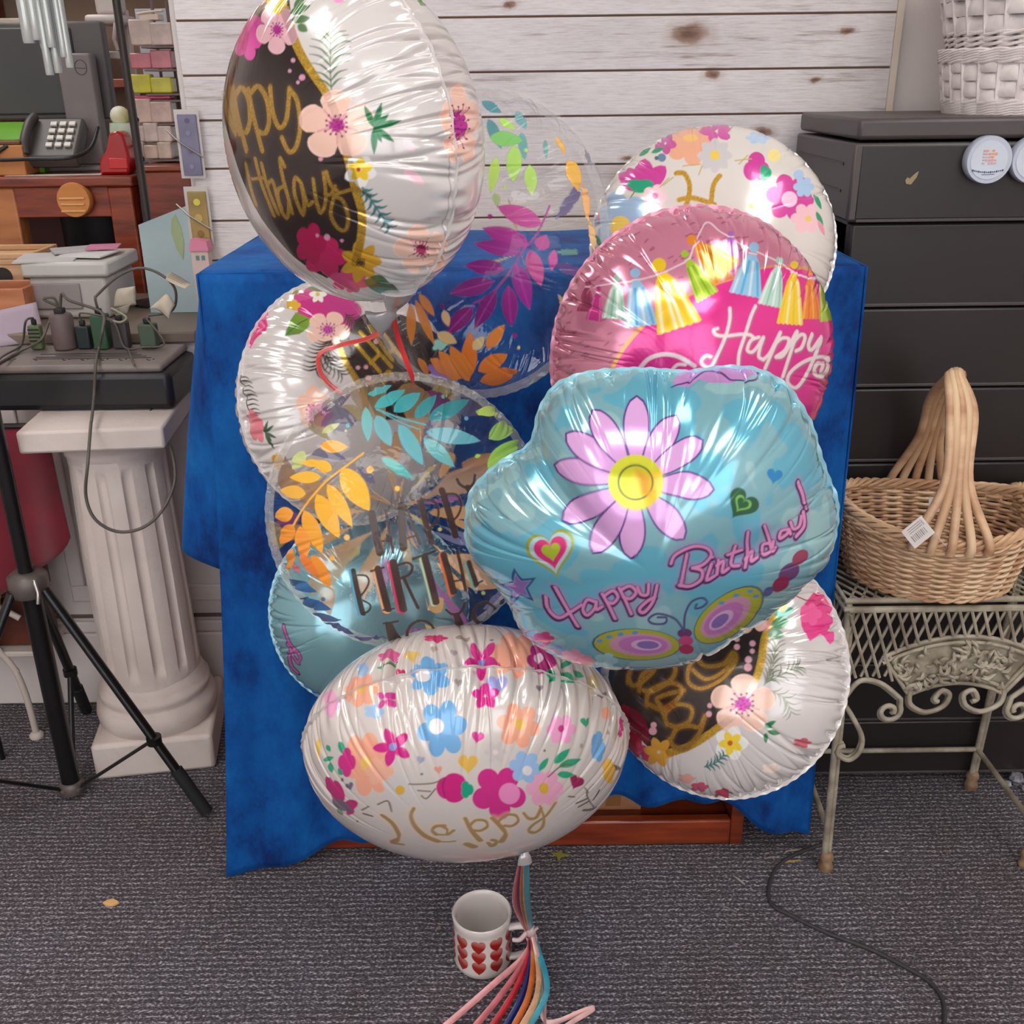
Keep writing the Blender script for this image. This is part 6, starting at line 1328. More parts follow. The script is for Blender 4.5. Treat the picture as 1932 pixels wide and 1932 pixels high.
# ---- teal balloon peeping out at the lower left
AQ = (128, 176, 186)
def aqua(b, seed):
    for p in b.pan:
        n = frac_noise(p.P, 5.5, seed); k = nstep(.56, .60, n)[:, None]; k2 = nstep(.40, .36, n)[:, None]
        p.col[:, :3] = p.col[:, :3] * (1 - k) + np.array(C(100, 174, 196, KA)) * k
        p.col[:, :3] = p.col[:, :3] * (1 - k2) + np.array(C(152, 192, 196, KA)) * k2
Hb = Balloon('plain teal side of a balloon under the clear leafy front balloon', 700, 1150, 1.40, 186, (.1, -.1, .98), h=.6, front=300, back=100, seed=15, base=AQ, foil=.5, wr=1.0)
z = Z(490, 700, .2899)
for c, w in (((90, 50, 120), 7), ((206, 110, 170), 4)):
    for q in [[(155, 1660), (190, 1760), (240, 1830)], [(185, 1780), (215, 1850), (250, 1900)], [(200, 1830), (240, 1820), (265, 1870), (240, 1900)], [(190, 1850), (205, 1920), (240, 1960)]]: Hb.stroke(z(*q), w, c)
Hb.build(seam_col=(150, 190, 200))

# ---- clear balloon at the front left
Vb = Balloon('clear HAPPY BIRTHDAY balloon printed with yellow and teal leaves, at the front', 768, 964, 1.07, 257, (.12, -.04, .99), h=.58, clear=True, front=460, back=260, seed=17, wr=.9)
z = Z(490, 700, .2899)
Vb.stroke(z((760, 245), (900, 300), (1080, 350)), 3.5, (90, 160, 165)); Vb.stroke(z((800, 270), (930, 340), (1040, 380)), 2.5, (90, 160, 165))
for a, b_, w, c in [((690, 230), (705, 460), 70, (110, 176, 176)), ((745, 235), (950, 118), 78, (64, 164, 166)), ((872, 262), (1048, 138), 95, (56, 158, 164)), ((1008, 308), (1152, 152), 80, (40, 140, 146)), ((1093, 318), (1368, 183), 100, (36, 132, 138)),
    ((1080, 395), (1440, 455), 100, (90, 164, 176)), ((758, 285), (855, 490), 100, (104, 172, 180)), ((905, 345), (1065, 615), 100, (90, 170, 178)), ((1065, 435), (1268, 625), 90, (88, 170, 172)), ((790, 560), (1002, 702), 66, (70, 172, 166)), ((700, 150), (860, 90), 50, (70, 160, 160)),
    ((1405, 265), (1610, 252), 66, (176, 206, 90)), ((1490, 440), (1700, 305), 110, (146, 190, 92)), ((1485, 650), (1690, 445), 130, (150, 204, 84)), ((1700, 310), (1740, 400), 30, (150, 190, 90)), ((1400, 560), (1440, 545), 26, (160, 200, 70)), ((400, 400), (520, 340), 46, (190, 190, 130)), ((290, 520), (210, 640), 80, (190, 196, 120))]:
    Vb.leaf(z(*a), z(*b_), w * .30, c, a=.88)
Vb.stroke(z((675, 535), (560, 620), (440, 710), (340, 820), (280, 900), (215, 1010)), 4, (224, 164, 56))
Y1, Y2 = (228, 172, 50), (226, 140, 46)
for a, b_, w, c in [((395, 600), (265, 595), 50, Y1), ((470, 645), (350, 590), 76, Y1), ((400, 690), (192, 692), 76, Y1), ((535, 630), (715, 910), 150, (230, 174, 44)), ((440, 735), (605, 1015), 95, Y1), ((302, 800), (130, 775), 86, (224, 166, 60)), ((370, 800), (518, 1088), 120, (230, 166, 40)),
    ((220, 920), (90, 952), 95, (230, 152, 50)), ((288, 905), (408, 1185), 105, (230, 156, 44)), ((218, 1000), (135, 1125), 95, Y2), ((262, 1008), (300, 1225), 95, (232, 146, 50)), ((206, 1155), (180, 1308), 60, Y2), ((338, 1195), (462, 1408), 86, (232, 140, 40)), ((255, 1180), (390, 1350), 60, (226, 120, 50)), ((390, 485), (575, 495), 80, (234, 160, 50)), ((700, 640), (745, 640), 44, (230, 160, 60))]:
    Vb.leaf(z(*a), z(*b_), w * .30, c, a=.95)
Vb.stroke(z((165, 1365), (240, 1490), (330, 1590), (440, 1690), (560, 1790), (740, 1800)), 2.4, (60, 80, 140))
for a, b_, w, c in [((168, 1362), (375, 1440), 60, (44, 100, 156)), ((235, 1488), (468, 1552), 68, (40, 96, 156)), ((318, 1580), (532, 1628), 46, (74, 84, 140)), ((395, 1640), (615, 1712), 54, (80, 78, 136)), ((470, 1720), (740, 1795), 40, (74, 74, 128)), ((600, 1740), (840, 1745), 24, (80, 76, 130)), ((220, 1260), (260, 1310), 40, (206, 100, 110))]: Vb.leaf(z(*a), z(*b_), w * .30, c, a=.92)
for x, y, r, c in [(572, 355, 15, (70, 150, 160)), (560, 388, 10, (170, 170, 90)), (1195, 165, 14, (70, 150, 150)), (1345, 308, 14, (90, 150, 170)), (715, 645, 22, (230, 166, 60)), (895, 765, 18, (232, 180, 80)), (568, 1083, 20, (226, 170, 80)), (473, 1217, 17, (226, 166, 70)), (412, 1485, 14, (60, 110, 160)), (1172, 1030, 13, (176, 180, 110)), (1455, 1445, 13, (186, 190, 110))]: Vb.ell(*z(x, y), r * .29, c)
# leaves printed on the far side, seen through the film
def flatleaf(b, c, ang, ln, w, col, a):
    d = np.array([math.cos(ang), math.sin(ang)]); n = np.array([-d[1], d[0]]); T_ = np.linspace(0, 1, 9)
    b.poly([c + d * ln * t + n * w * math.sin(PI * t) for t in T_] + [c + d * ln * t - n * w * math.sin(PI * t) for t in T_[::-1]], col, flat=True, side=-1, a=a)
r_ = np.random.default_rng(21)
for i in range(64):
    t = r_.uniform(-PI, PI); q = r_.uniform(1.1, 1.95); flatleaf(Vb, q * np.array([math.cos(t), math.sin(t)]), r_.uniform(0, 2 * PI), r_.uniform(.24, .50), r_.uniform(.06, .13), [(206, 150, 84), (196, 140, 80), (150, 70, 140), (110, 110, 150), (200, 180, 110), (214, 160, 90)][i % 6], .72)
for i in range(18):
    t = r_.uniform(-PI, PI); q = r_.uniform(1.35, 1.98); flatleaf(Vb, q * np.array([math.cos(t), math.sin(t)]), r_.uniform(0, 2 * PI), r_.uniform(.5, .7), r_.uniform(.13, .20), [(204, 156, 104), (190, 146, 100), (200, 170, 120)][i % 3], .66)
zt = Z(650, 870, .19146)
BR = (66, 46, 40)
LT = [([(268, 520), (350, 900)], 78), ([(402, 480), (482, 900)], 26), ([(340, 795), (460, 772)], 22), ([(560, 440), (580, 850)], 76), ([(600, 440), (742, 812)], 28), ([(600, 762), (720, 730)], 22),
      ([(735, 360), (850, 800)], 64), ([(770, 380), (880, 400), (925, 490), (900, 600), (815, 680)], 24), ([(960, 290), (1092, 730)], 66), ([(1000, 325), (1100, 330), (1150, 420), (1120, 530), (1050, 600)], 22),
      ([(1110, 180), (1140, 230), (1210, 262), (1270, 220), (1285, 140)], 28), ([(1215, 262), (1250, 340)], 56),
      ([(90, 1080), (182, 1500)], 50), ([(130, 1120), (215, 1130), (240, 1195), (190, 1290), (130, 1345)], 20), ([(185, 1370), (255, 1415), (240, 1470), (190, 1500)], 18), ([(330, 1060), (430, 1460)], 70), ([(262, 1082), (385, 1045)], 22), ([(385, 1465), (490, 1450)], 18),
      ([(480, 1000), (580, 1460)], 76), ([(530, 1022), (620, 1000), (668, 1040), (640, 1110), (560, 1150)], 26), ([(580, 1140), (725, 1445)], 34), ([(675, 962), (885, 885)], 26), ([(790, 950), (902, 1390)], 72),
      ([(975, 920), (1075, 1290)], 66), ([(1112, 890), (1192, 1270)], 34), ([(1080, 1182), (1165, 1168)], 20), ([(1225, 1000), (1300, 1220)], 50), ([(1280, 1215), (1360, 1180)], 18),
      ([(390, 1600), (522, 1575)], 20), ([(440, 1610), (545, 1830)], 64), ([(1000, 1460), (1050, 1502), (1120, 1500), (1165, 1450), (1182, 1395)], 24), ([(1100, 1510), (1152, 1700)], 62),
      ([(1560, 1370), (1560, 1460), (1590, 1490), (1625, 1480)], 20)]
for q, w in LT[12:28]:
    c_ = {12: (90, 160, 190), 15: (226, 160, 110), 18: (214, 50, 90), 22: (180, 200, 160), 23: (226, 110, 60), 26: (110, 180, 170)}.get(LT.index((q, w)))
    if c_: Vb.stroke([(x - 3, y + 2) for x, y in zt(*q)], w * .19146 + 2, c_, smooth=False)
for q, w in LT: Vb.stroke(zt(*q), w * .19146, BR, smooth=len(q) > 2)
for cx, cy, r, q in [(755, 1720, 140, 150), (1380, 1500, 112, 105)]:
    Vb.stroke(zt(*[(cx + r * math.cos(i / 24 * 2 * PI), cy + q * math.sin(i / 24 * 2 * PI)) for i in range(25)]), 5, BR)
    Vb.stroke(zt(*[(cx + r * math.cos(i), cy + q * math.sin(i)) for i in np.linspace(2.2, 3.9, 8)]), 10, BR, taper=True)
Vb.build(seam_col=(216, 210, 196))

# ---- teal flower-shaped balloon
QO = [(882, 985), (893, 925), (945, 872), (1000, 838), (1018, 776), (1050, 728), (1100, 707), (1170, 698), (1240, 699), (1300, 702), (1365, 694), (1424, 698), (1482, 730), (1526, 796), (1545, 856), (1560, 900), (1578, 955), (1565, 1040),
      (1520, 1090), (1460, 1140), (1400, 1180), (1320, 1226), (1220, 1244), (1130, 1241), (1050, 1222), (985, 1182), (960, 1130), (915, 1070), (885, 1030)]
Q = Balloon('teal flower-shaped Happy Birthday balloon with big lilac daisy and butterfly', 1225, 990, 0.87, 318, (.02, -.42, .91), h=.62, outline=QO, front=500, back=240, seed=19, base=AQ, foil=.42, wr=.8,
            notches=((1.25, .13, .22), (2.50, .16, .20), (-2.9, .2, .06), (.15, .16, .12)))
aqua(Q, 5)
z = Z(860, 680, .3934)
DP, LIL = (84, 50, 122), (206, 152, 208)
tips = [(868, 166), (1062, 262), (1192, 392), (1244, 620), (1098, 862), (838, 956), (655, 930), (505, 775), (466, 508), (524, 348), (652, 232)]
for t in tips:
    c0 = np.array((862., 583.)); d = np.array(t) - c0; e = c0 + d * 1.0; b0 = c0 + d * .22
    for g, col in ((1.0, DP), (.0, LIL)):
        L_ = np.linalg.norm(d); n_ = np.array([-d[1], d[0]]) / L_; T_ = np.linspace(0, 1, 14); k = (66 if g else 57)
        wv = k * np.sin(PI * np.clip(.06 + .94 * T_ ** 1.35, 0, 1)) ** .55; s0 = b0 + (e - b0) * (0 if g else .03); s1 = b0 + (e - b0) * (1 if g else .965)
        Q.poly(z([tuple(s0 + (s1 - s0) * t_ + n_ * w_) for t_, w_ in zip(T_, wv)] + [tuple(s0 + (s1 - s0) * t_ - n_ * w_) for t_, w_ in zip(T_[::-1], wv[::-1])]), col, m=.25, **({} if g else dict(col2=(214, 164, 212))))
Q.ell(*z(862, 583), 132 * .3934, (196, 196, 40)); 
Q.poly(z((862, 540), (930, 690), (985, 640), (994, 583), (985, 530)), (226, 190, 50), soft=.02); Q.poly(z((855, 545), (800, 700), (862, 716), (925, 700)), (232, 206, 60), soft=.02)
Q.stroke(z(*[(862 + 82 * math.cos(i / 30 * 2 * PI), 585 + 82 * math.sin(i / 30 * 2 * PI)) for i in range(31)]), 3.2, (76, 96, 50))
Q.poly(z((862, 515), (890, 640), (935, 650), (925, 560)), (216, 160, 50), soft=.015)
def nest_heart(cx, cy, r, rot, cols):
    for k, c in cols: Q.heart(cx, cy, r * k, rot, c)
nest_heart(*z(458, 915), 47, -12, [(1, (150, 160, 50)), (.86, (176, 206, 214)), (.68, (214, 50, 120)), (.38, (170, 190, 50))])
nest_heart(*z(1375, 688), 30, 35, [(1, (40, 92, 60)), (.55, (130, 190, 90)), (.40, (40, 96, 60))]); Q.heart(*z(1530, 552), 15, 10, (36, 130, 190))
for r, c in ((98, (56, 84, 140)), (72, (110, 170, 206)), (62, (150, 110, 180))):
    Q.poly(z([(300 + r * (1 if i % 2 == 0 else .45) * math.sin(i * PI / 5 - .2), 1092 - r * (1 if i % 2 == 0 else .45) * math.cos(i * PI / 5 - .2)) for i in range(10)]), c)
zt = Z(1000, 880, .28986)
QT = [[(165, 792), (235, 915), (310, 1040)], [(102, 852), (118, 930), (185, 985), (260, 950), (335, 900)], [(420, 880), (372, 868), (345, 930), (372, 968), (420, 925), (432, 880), (432, 930), (470, 912)],
      [(470, 830), (510, 900), (555, 992)], [(480, 845), (540, 808), (572, 850), (540, 890), (500, 882)], [(580, 792), (620, 870), (660, 962)], [(590, 805), (650, 778), (690, 818), (655, 860), (612, 852)],
      [(700, 785), (722, 832), (765, 832), (772, 765)], [(828, 772), (800, 880), (742, 950), (712, 930), (760, 880), (812, 850)],
      [(1022, 572), (1000, 680), (980, 780)], [(918, 632), (948, 575), (1060, 522), (1150, 532), (1180, 580), (1130, 640), (1060, 662)], [(1060, 662), (1120, 682), (1110, 740), (1040, 780), (975, 772)],
      [(1182, 640), (1150, 738), (1200, 715)], [(1186, 592), (1188, 594)], [(1228, 612), (1216, 705)], [(1218, 650), (1262, 622), (1252, 690), (1292, 668)], [(1340, 520), (1310, 640), (1362, 650)], [(1288, 582), (1382, 550)],
      [(1422, 430), (1402, 662)], [(1405, 612), (1450, 560), (1442, 622), (1482, 600)], [(1562, 512), (1520, 522), (1522, 582), (1572, 560), (1590, 500)], [(1530, 390), (1560, 480), (1580, 560), (1604, 542)],
      [(1682, 422), (1640, 432), (1632, 482), (1680, 452), (1690, 420), (1702, 452)], [(1702, 372), (1722, 420), (1760, 400), (1772, 335)], [(1784, 302), (1792, 400), (1740, 470)], [(1748, 105), (1775, 180), (1790, 235)], [(1800, 272), (1802, 276)]]
for q in QT: Q.stroke(zt(*q), 16, (176, 120, 186), op=.55, soft=.02)
for q in QT: Q.stroke([(x - .6, y + 2) for x, y in zt(*q)], 11.5, (84, 44, 92))
for q in QT: Q.stroke(zt(*q), 5.6, (222, 142, 190))
for cx, cy, rx_, ry_, tl in [(868, 1362, 205, 74, 2), (1308, 1222, 190, 92, -36)]:
    for k, c in [(1.04, (70, 90, 110)), (1, (176, 176, 50)), (.74, (206, 150, 176)), (.58, (196, 120, 186)), (.36, (220, 180, 216)), (.26, (140, 110, 180))]:
        q = math.radians(tl); o = (1 - k) * .35 * rx_ * (1 if cx < 1000 else -1)
        Q.ell(*z(cx + o * math.cos(q), cy + o * math.sin(q)), rx_ * k * .3934, c, ry=ry_ * k * .3934, tilt=tl)
for x, y in [(690, 1345), (735, 1325), (790, 1312), (860, 1304), (1275, 1165), (1345, 1128), (1412, 1108), (1440, 1132)]: Q.ell(*z(x, y), 6, (96, 150, 206), ry=3.5, tilt=-10)
for i, (x, y) in enumerate([(1098, 1310), (1104, 1345), (1106, 1385)]): Q.ell(*z(x, y), 14, [(110, 60, 110), (200, 70, 120), (176, 40, 90)][i], ry=9)
for q in [[(1095, 1300), (1050, 1240), (970, 1215), (925, 1240), (945, 1262), (1000, 1262), (1010, 1235), (970, 1232)], [(1095, 1300), (1100, 1220), (1130, 1160), (1180, 1140), (1205, 1160), (1180, 1185), (1150, 1190), (1155, 1170)]]: Q.stroke(z(*q), 4.2, (86, 84, 130))
for x, y, r, c in [(1600, 1020, 60, (110, 70, 120)), (1560, 1075, 50, (150, 40, 80)), (1655, 950, 46, (150, 60, 90)), (1500, 1110, 30, (90, 90, 140))]: Q.ell(*z(x, y), r * .39, c, ry=r * .25, tilt=-40)
for x, y, r, c in [(420, 1335, 55, (206, 60, 130)), (480, 1400, 50, (110, 150, 206)), (560, 1420, 60, (220, 150, 170)), (400, 1390, 40, (200, 90, 140)), (620, 1445, 50, (220, 130, 150)), (720, 1440, 60, (160, 206, 210)), (340, 1320, 30, (120, 160, 210))]: Q.flower(*z(x, y), r * .39, 5, c, ry=r * .25)
Q.leaf((1270, 724), (1330, 700), 34, (196, 140, 200)); Q.leaf((1310, 712), (1432, 700), 36, (196, 140, 200)); Q.stroke([(1268, 728), (1300, 722), (1325, 704), (1352, 700), (1380, 716), (1425, 716), (1432, 698)], 3, (92, 60, 130))
Q.build(seam_col=(156, 200, 210), neck=None)

# ---- white spring balloon at the bottom, tipped down
B = Balloon('white spring floral balloon at the bottom, tied above the mug', 881, 1408, 1.10, 303, (.03, -.905, .42), h=.64, front=460, back=400, seed=23, base=(208, 198, 192), wr=.9)
z = Z(560, 1180, .3313); k = .3313
BL, PC, MG, PP = (112, 168, 214), (236, 166, 138), (206, 42, 132), (232, 160, 196)
B.flower(*z(370, 370), 30, 6, PC, rot=20, tilt=30, ry=34); B.ell(*z(368, 362), 8, (226, 180, 90))
B.flower(*z(1235, 165), 44, 6, PC, ry=42, rot=10); B.flower(*z(400, 790), 44, 6, PC, ry=64, tilt=-12); B.ell(*z(398, 790), 12, (234, 186, 100), ry=14); B.flower(*z(470, 830), 28, 6, (236, 176, 150))
B.flower(*z(752, 285), 42, 6, BL, rot=25, ry=38, dip=.36); B.ell(*z(716, 284), 14, WHT, ry=12); B.flower(*z(828, 588), 48, 6, BL, rot=-10, ry=56, dip=.36); B.ell(*z(795, 575), 14, WHT, ry=15)
B.flower(*z(1262, 570), 42, 6, PC, rot=12, ry=44, dip=.34); B.ell(*z(1268, 562), 10, (232, 180, 80), ry=11)
for x, y, r, q in [(545, 692, 38, -40), (1055, 188, 38, 20)]:
    B.petals(*z(x, y), r, 5, MG, rot=q, w=.5); B.ell(*z(x, y), 7, (140, 150, 206))
B.flower(*z(1150, 950), 52, 5, (206, 44, 132), rot=15, dip=.34); B.ell(*z(1210, 955), 20, (232, 140, 190)); B.flower(*z(1410, 925), 36, 6, (230, 164, 190), dip=.25); B.ell(*z(1405, 925), 9, GOLD2, ry=11)
B.flower(*z(1300, 805), 31, 6, (150, 184, 222), rot=10); B.ell(*z(1312, 825), 9, WHT); B.flower(*z(1505, 592), 29, 6, PP); B.ell(*z(1508, 588), 7, MG)
B.petals(*z(1132, 722), 23, 6, (200, 190, 188), w=.55); B.ell(*z(1132, 722), 5, (226, 210, 206)); B.petals(*z(585, 938), 36, 7, (204, 198, 196), w=.65); B.ell(*z(588, 938), 9, (214, 170, 60))
B.flower(*z(885, 925), 30, 3, (204, 34, 124), ry=29, rot=60, dip=.15); B.flower(*z(968, 935), 13, 3, (20, 160, 124), ry=17); B.stroke(z((845, 870), (830, 920), (845, 980)), 2, (150, 20, 90))
for a, b_, w in [((240, 1010), (165, 860), 60), ((260, 1010), (215, 880), 60), ((270, 1030), (350, 1010), 60), ((280, 1050), (330, 1060), 50)]: B.leaf(z(*a), z(*b_), w * k, (186, 40, 110), e=.55)
B.leaf(z(200, 990), z(320, 1060), 18, (110, 96, 110)); B.leaf(z(230, 1040), z(265, 1080), 8, (120, 150, 110))
B.heart(*z(975, 785), 19, 0, (220, 178, 84)); 
for x, y, r, q, c in [(575, 258, 11, 20, (196, 40, 100)), (1030, 636, 12, 10, (206, 50, 140)), (1590, 888, 14, 25, (150, 30, 80)), (920, 322, 8, 0, (160, 150, 150)), (705, 765, 8, 10, (160, 160, 180)), (1385, 355, 7, 0, (140, 120, 130)), (805, 822, 8, -10, (220, 150, 140)), (895, 155, 7, 0, (170, 160, 160)), (780, 130, 7, 0, (180, 160, 150)), (300, 915, 8, -20, (110, 100, 120)), (1645, 550, 10, 0, (30, 150, 110)), (1742, 395, 7, 0, (120, 110, 100)), (1822, 815, 7, 20, (120, 100, 90)), (1140, 335, 20, 0, (160, 160, 214))]: B.heart(*z(x, y), r, q, c)
for x, y, r, ry_, c in [(650, 158, 17, 9, (222, 190, 110)), (1780, 832, 12, 24, (222, 174, 70)), (1690, 330, 12, 20, (206, 190, 140)), (1715, 690, 14, 30, BL), (1855, 570, 6, 24, (190, 40, 110)), (1762, 500, 9, 13, PC), (190, 445, 13, 28, PP), (120, 700, 4, 20, (226, 190, 90)), (1390, 490, 8, 8, (236, 228, 222)), (1620, 685, 3.5, 5, (170, 150, 140)), (1410, 712, 2.5, 2.5, (120, 90, 80)), (1780, 610, 3, 5, (180, 150, 140)), (258, 880, 3, 4, (110, 80, 80)), (712, 846, 3, 2, (120, 100, 90)), (345, 1115, 2, 2, (120, 60, 50)), (290, 380, 10, 20, PC), (375, 250, 12, 14, (160, 190, 226))]: B.flower(*z(x, y), r, 5, c, ry=ry_, dip=.18)
for a, b_, w in [((1378, 825), (1432, 752), 34), ((1465, 785), (1555, 700), 44), ((1490, 800), (1622, 762), 44), ((1480, 845), (1580, 850), 40), ((1425, 235), (1470, 318), 46), ((1500, 255), (1580, 330), 50), ((1570, 255), (1632, 296), 34), ((1505, 215), (1570, 215), 34), ((240, 660), (270, 740), 34), ((150, 770), (210, 750), 30), ((170, 680), (190, 720), 26), ((185, 780), (200, 840), 30), ((240, 850), (275, 800), 46), ((520, 200), (560, 180), 16), ((450, 235), (500, 215), 14)]: B.leaf(z(*a), z(*b_), w * k, (44, 160, 120))
B.flower(*z(1395, 185), 30, 5, (186, 50, 126), rot=20); B.ell(*z(1378, 182), 9, (236, 206, 220)); B.flower(*z(285, 780), 17, 4, (206, 50, 130), ry=28)
B.petals(*z(1075, 400), 28, 5, (212, 44, 140), rot=-20, w=.7); B.flower(*z(440, 490), 20, 5, (160, 190, 226), ry=14); B.petals(*z(500, 420), 22, 4, (210, 70, 150), rot=-50, w=.6); B.flower(*z(790, 72), 24, 5, (206, 40, 110), ry=7); B.ell(*z(1110, 85), 4, (140, 130, 120), ry=2)
B.ell(*z(945, 66), 14, (160, 140, 130), ry=4); B.flower(*z(520, 160), 22, 5, (206, 90, 140), ry=9, tilt=-20)
for q in [[(1430, 860), (1500, 800), (1560, 790)], [(690, 940), (760, 945)], [(710, 970), (740, 985), (790, 930)], [(640, 905), (760, 900), (830, 880)], [(460, 1020), (520, 1000), (540, 1060), (525, 1010)], [(380, 1070), (430, 1085)], [(1690, 905), (1650, 960), (1690, 1035)], [(1720, 940), (1690, 990)], [(1660, 950), (1640, 925)], [(1630, 1050), (1700, 1040)], [(1545, 970), (1580, 975)], [(1590, 1010), (1650, 985)], [(1605, 1030), (1660, 1000)], [(370, 1050), (410, 1030)], [(480, 240), (530, 200), (560, 190)]]: B.stroke(z(*q), 2.4, (112, 92, 76))
zt = Z(740, 1480, .19669); TN = (186, 152, 100)
BT = [([(-90, 300), (0, 370), (60, 470), (55, 520), (10, 550)], 40), ([(208, 228), (180, 300), (215, 395), (310, 490), (430, 545)], 44), ([(430, 545), (520, 552), (605, 545)], 14), ([(500, 395), (420, 402), (385, 440), (420, 480)], 34), ([(470, 400), (525, 430), (530, 480), (590, 440)], 28), ([(420, 480), (500, 484)], 20),
      ([(700, 325), (760, 440), (845, 540)], 46), ([(735, 405), (800, 345), (890, 348), (912, 398), (850, 440), (775, 440)], 30), ([(960, 320), (1040, 400), (1086, 470), (1048, 548)], 46), ([(1015, 355), (1090, 290), (1180, 292), (1206, 345), (1150, 392), (1075, 392)], 30),
      ([(1258, 268), (1310, 322), (1380, 312), (1424, 225)], 34), ([(1414, 200), (1452, 310), (1440, 400), (1372, 455), (1310, 442), (1345, 388), (1470, 300), (1562, 172)], 28), ([(720, 575), (780, 600)], 46), ([(920, 560), (960, 590), (1000, 550), (960, 530)], 30), ([(0, 560), (100, 575)], 20)]
for q, w in BT: B.stroke([(x, y - 1) for x, y in zt(*q)], w * .3, (226, 196, 150), op=.5, soft=.015)
for q, w in BT: B.stroke(zt(*q), w * .15, TN, m=.35)
B.build()
pe_ = dep(990, 1604, 1.175); p0_ = V(B.world(np.array([[B.R * .36 * .97, -B.R * .93 * .97, 0]]))[0])
MB().tube(cr([p0_, p0_.lerp(pe_, .5) + V((0, .01, .006)), pe_ + V((0, 0, .008)), pe_, pe_ + V((0, -.002, -.007)), pe_ + V((0, -.003, -.016))], 5), [.020 - .0015 * i for i in range(10)] + [.005, .0042, .0038, .0036, .0036, .0036, .0038, .0045, .0055, .0065, .0072, .0078, .0082, .0085, .0088, .009], 14, flat=.5).build('neck', mat('balloon tail foil', C(196, 190, 190), .22, .35, coat=.6), B.root, smooth=True)
B.tie = pe_

# ---- white and black balloon at the lower right
Rb = Balloon('white floral birthday balloon with black face, lower right beside wire table', 1356, 1258, 1.14, 239, (-.34, .02, .94), h=.6, front=420, back=160, seed=29, wr=1.2)
z = Z(1140, 1020, .3209)
Rb.poly(z((1060, 280), (1000, 420), (940, 560), (915, 700), (880, 830), (790, 980), (640, 1110), (500, 1200), (380, 1245), (250, 1210), (100, 1000), (20, 800), (100, 560), (400, 300), (800, 200)), BLK, m=.25)
Rb.stroke(z((1080, 260), (1010, 420), (945, 570), (925, 700), (885, 830), (800, 990), (650, 1115), (510, 1205), (380, 1250)), 14, GOLD2, m=.55)
Rb.poly(z((960, 430), (1030, 320), (1100, 280), (1105, 350), (1020, 420)), (232, 190, 60))
for a, b_, c in [((1000, 440), (1120, 400), (70, 150, 130)), ((980, 500), (1090, 470), (90, 150, 110)), ((960, 540), (1060, 560), (120, 160, 130)), ((1010, 400), (1080, 360), (206, 150, 60)), ((930, 470), (960, 530), (226, 150, 150)), ((800, 540), (880, 470), (226, 180, 160)), ((880, 500), (960, 500), (232, 180, 170))]: Rb.leaf(z(*a), z(*b_), 22, c)
GB = (184, 138, 56)
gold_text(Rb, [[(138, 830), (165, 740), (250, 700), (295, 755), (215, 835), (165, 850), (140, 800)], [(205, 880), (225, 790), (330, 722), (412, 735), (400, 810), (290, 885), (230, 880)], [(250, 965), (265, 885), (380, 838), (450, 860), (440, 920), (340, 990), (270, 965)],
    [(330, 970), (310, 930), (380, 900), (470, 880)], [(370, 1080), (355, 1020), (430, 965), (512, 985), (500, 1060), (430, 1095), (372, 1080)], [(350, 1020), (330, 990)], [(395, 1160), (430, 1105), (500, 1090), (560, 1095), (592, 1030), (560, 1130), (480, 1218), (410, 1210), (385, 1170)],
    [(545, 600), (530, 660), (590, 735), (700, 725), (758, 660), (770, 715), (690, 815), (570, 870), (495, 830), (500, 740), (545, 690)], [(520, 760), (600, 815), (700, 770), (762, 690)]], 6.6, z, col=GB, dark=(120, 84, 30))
blossom(Rb, *z(815, 960), 60, ry=54, rot=-15, br=.44)
Rb.poly(z((1180, 370), (1235, 300), (1290, 290), (1325, 350), (1345, 450), (1355, 590), (1330, 610), (1280, 545), (1210, 590), (1160, 500), (1155, 420)), (216, 50, 120), col2=(232, 70, 150)); Rb.flower(*z(1215, 430), 22, 5, (232, 90, 150)); Rb.stroke(z((1120, 320), (1180, 345), (1240, 350)), 2, (150, 50, 70))
Rb.fern(z((940, 850), (985, 760), (1010, 620)), 8, 32, 3.2, (110, 120, 90), ang=40); Rb.fern(z((960, 830), (1080, 770), (1140, 740)), 6, 26, 2.8, (90, 110, 80), ang=50); Rb.fern(z((980, 880), (1060, 930), (1100, 1010)), 6, 26, 2.6, (140, 140, 120), ang=50)
for a, b_ in [((950, 1090), (1010, 1060)), ((960, 1120), (1035, 1140)), ((950, 1130), (950, 1190)), ((940, 1080), (990, 1100))]: Rb.leaf(z(*a), z(*b_), 9, GRN)
Rb.petals(*z(745, 1190), 34, 5, (230, 226, 222), w=.8); Rb.petals(*z(745, 1190), 24, 5, (232, 200, 60), w=.65, rot=30); Rb.ell(*z(740, 1190), 5, (200, 90, 40))
Rb.fern(z((590, 1330), (650, 1310), (705, 1260)), 6, 16, 4, (70, 116, 116), ang=60)
for a, b_, w, c in [((110, 960), (200, 1280), 130, (170, 20, 60)), ((150, 980), (260, 1200), 90, (120, 14, 44)), ((200, 1200), (280, 1310), 70, (196, 40, 90))]: Rb.leaf(z(*a), z(*b_), w * .32, c)
Rb.petals(*z(320, 1245), 30, 6, (206, 150, 46), w=.6, rot=10)
for x, y, r in [(872, 605, 6), (870, 650, 5), (848, 700, 7), (845, 745, 8), (780, 580, 5), (780, 625, 6), (620, 970, 5), (615, 1020, 6), (290, 1085, 6), (285, 1120, 8)]: Rb.ell(*z(x, y), r * .95, (216, 160, 172))
for x, y, c in [(700, 1490, (190, 60, 90)), (480, 1400, (214, 160, 150)), (1165, 1190, (190, 90, 100)), (980, 1340, (236, 214, 200)), (560, 1450, (200, 80, 110))]: Rb.flower(*z(x, y), 18, 5, c, ry=10)
Rb.build(neck=None)
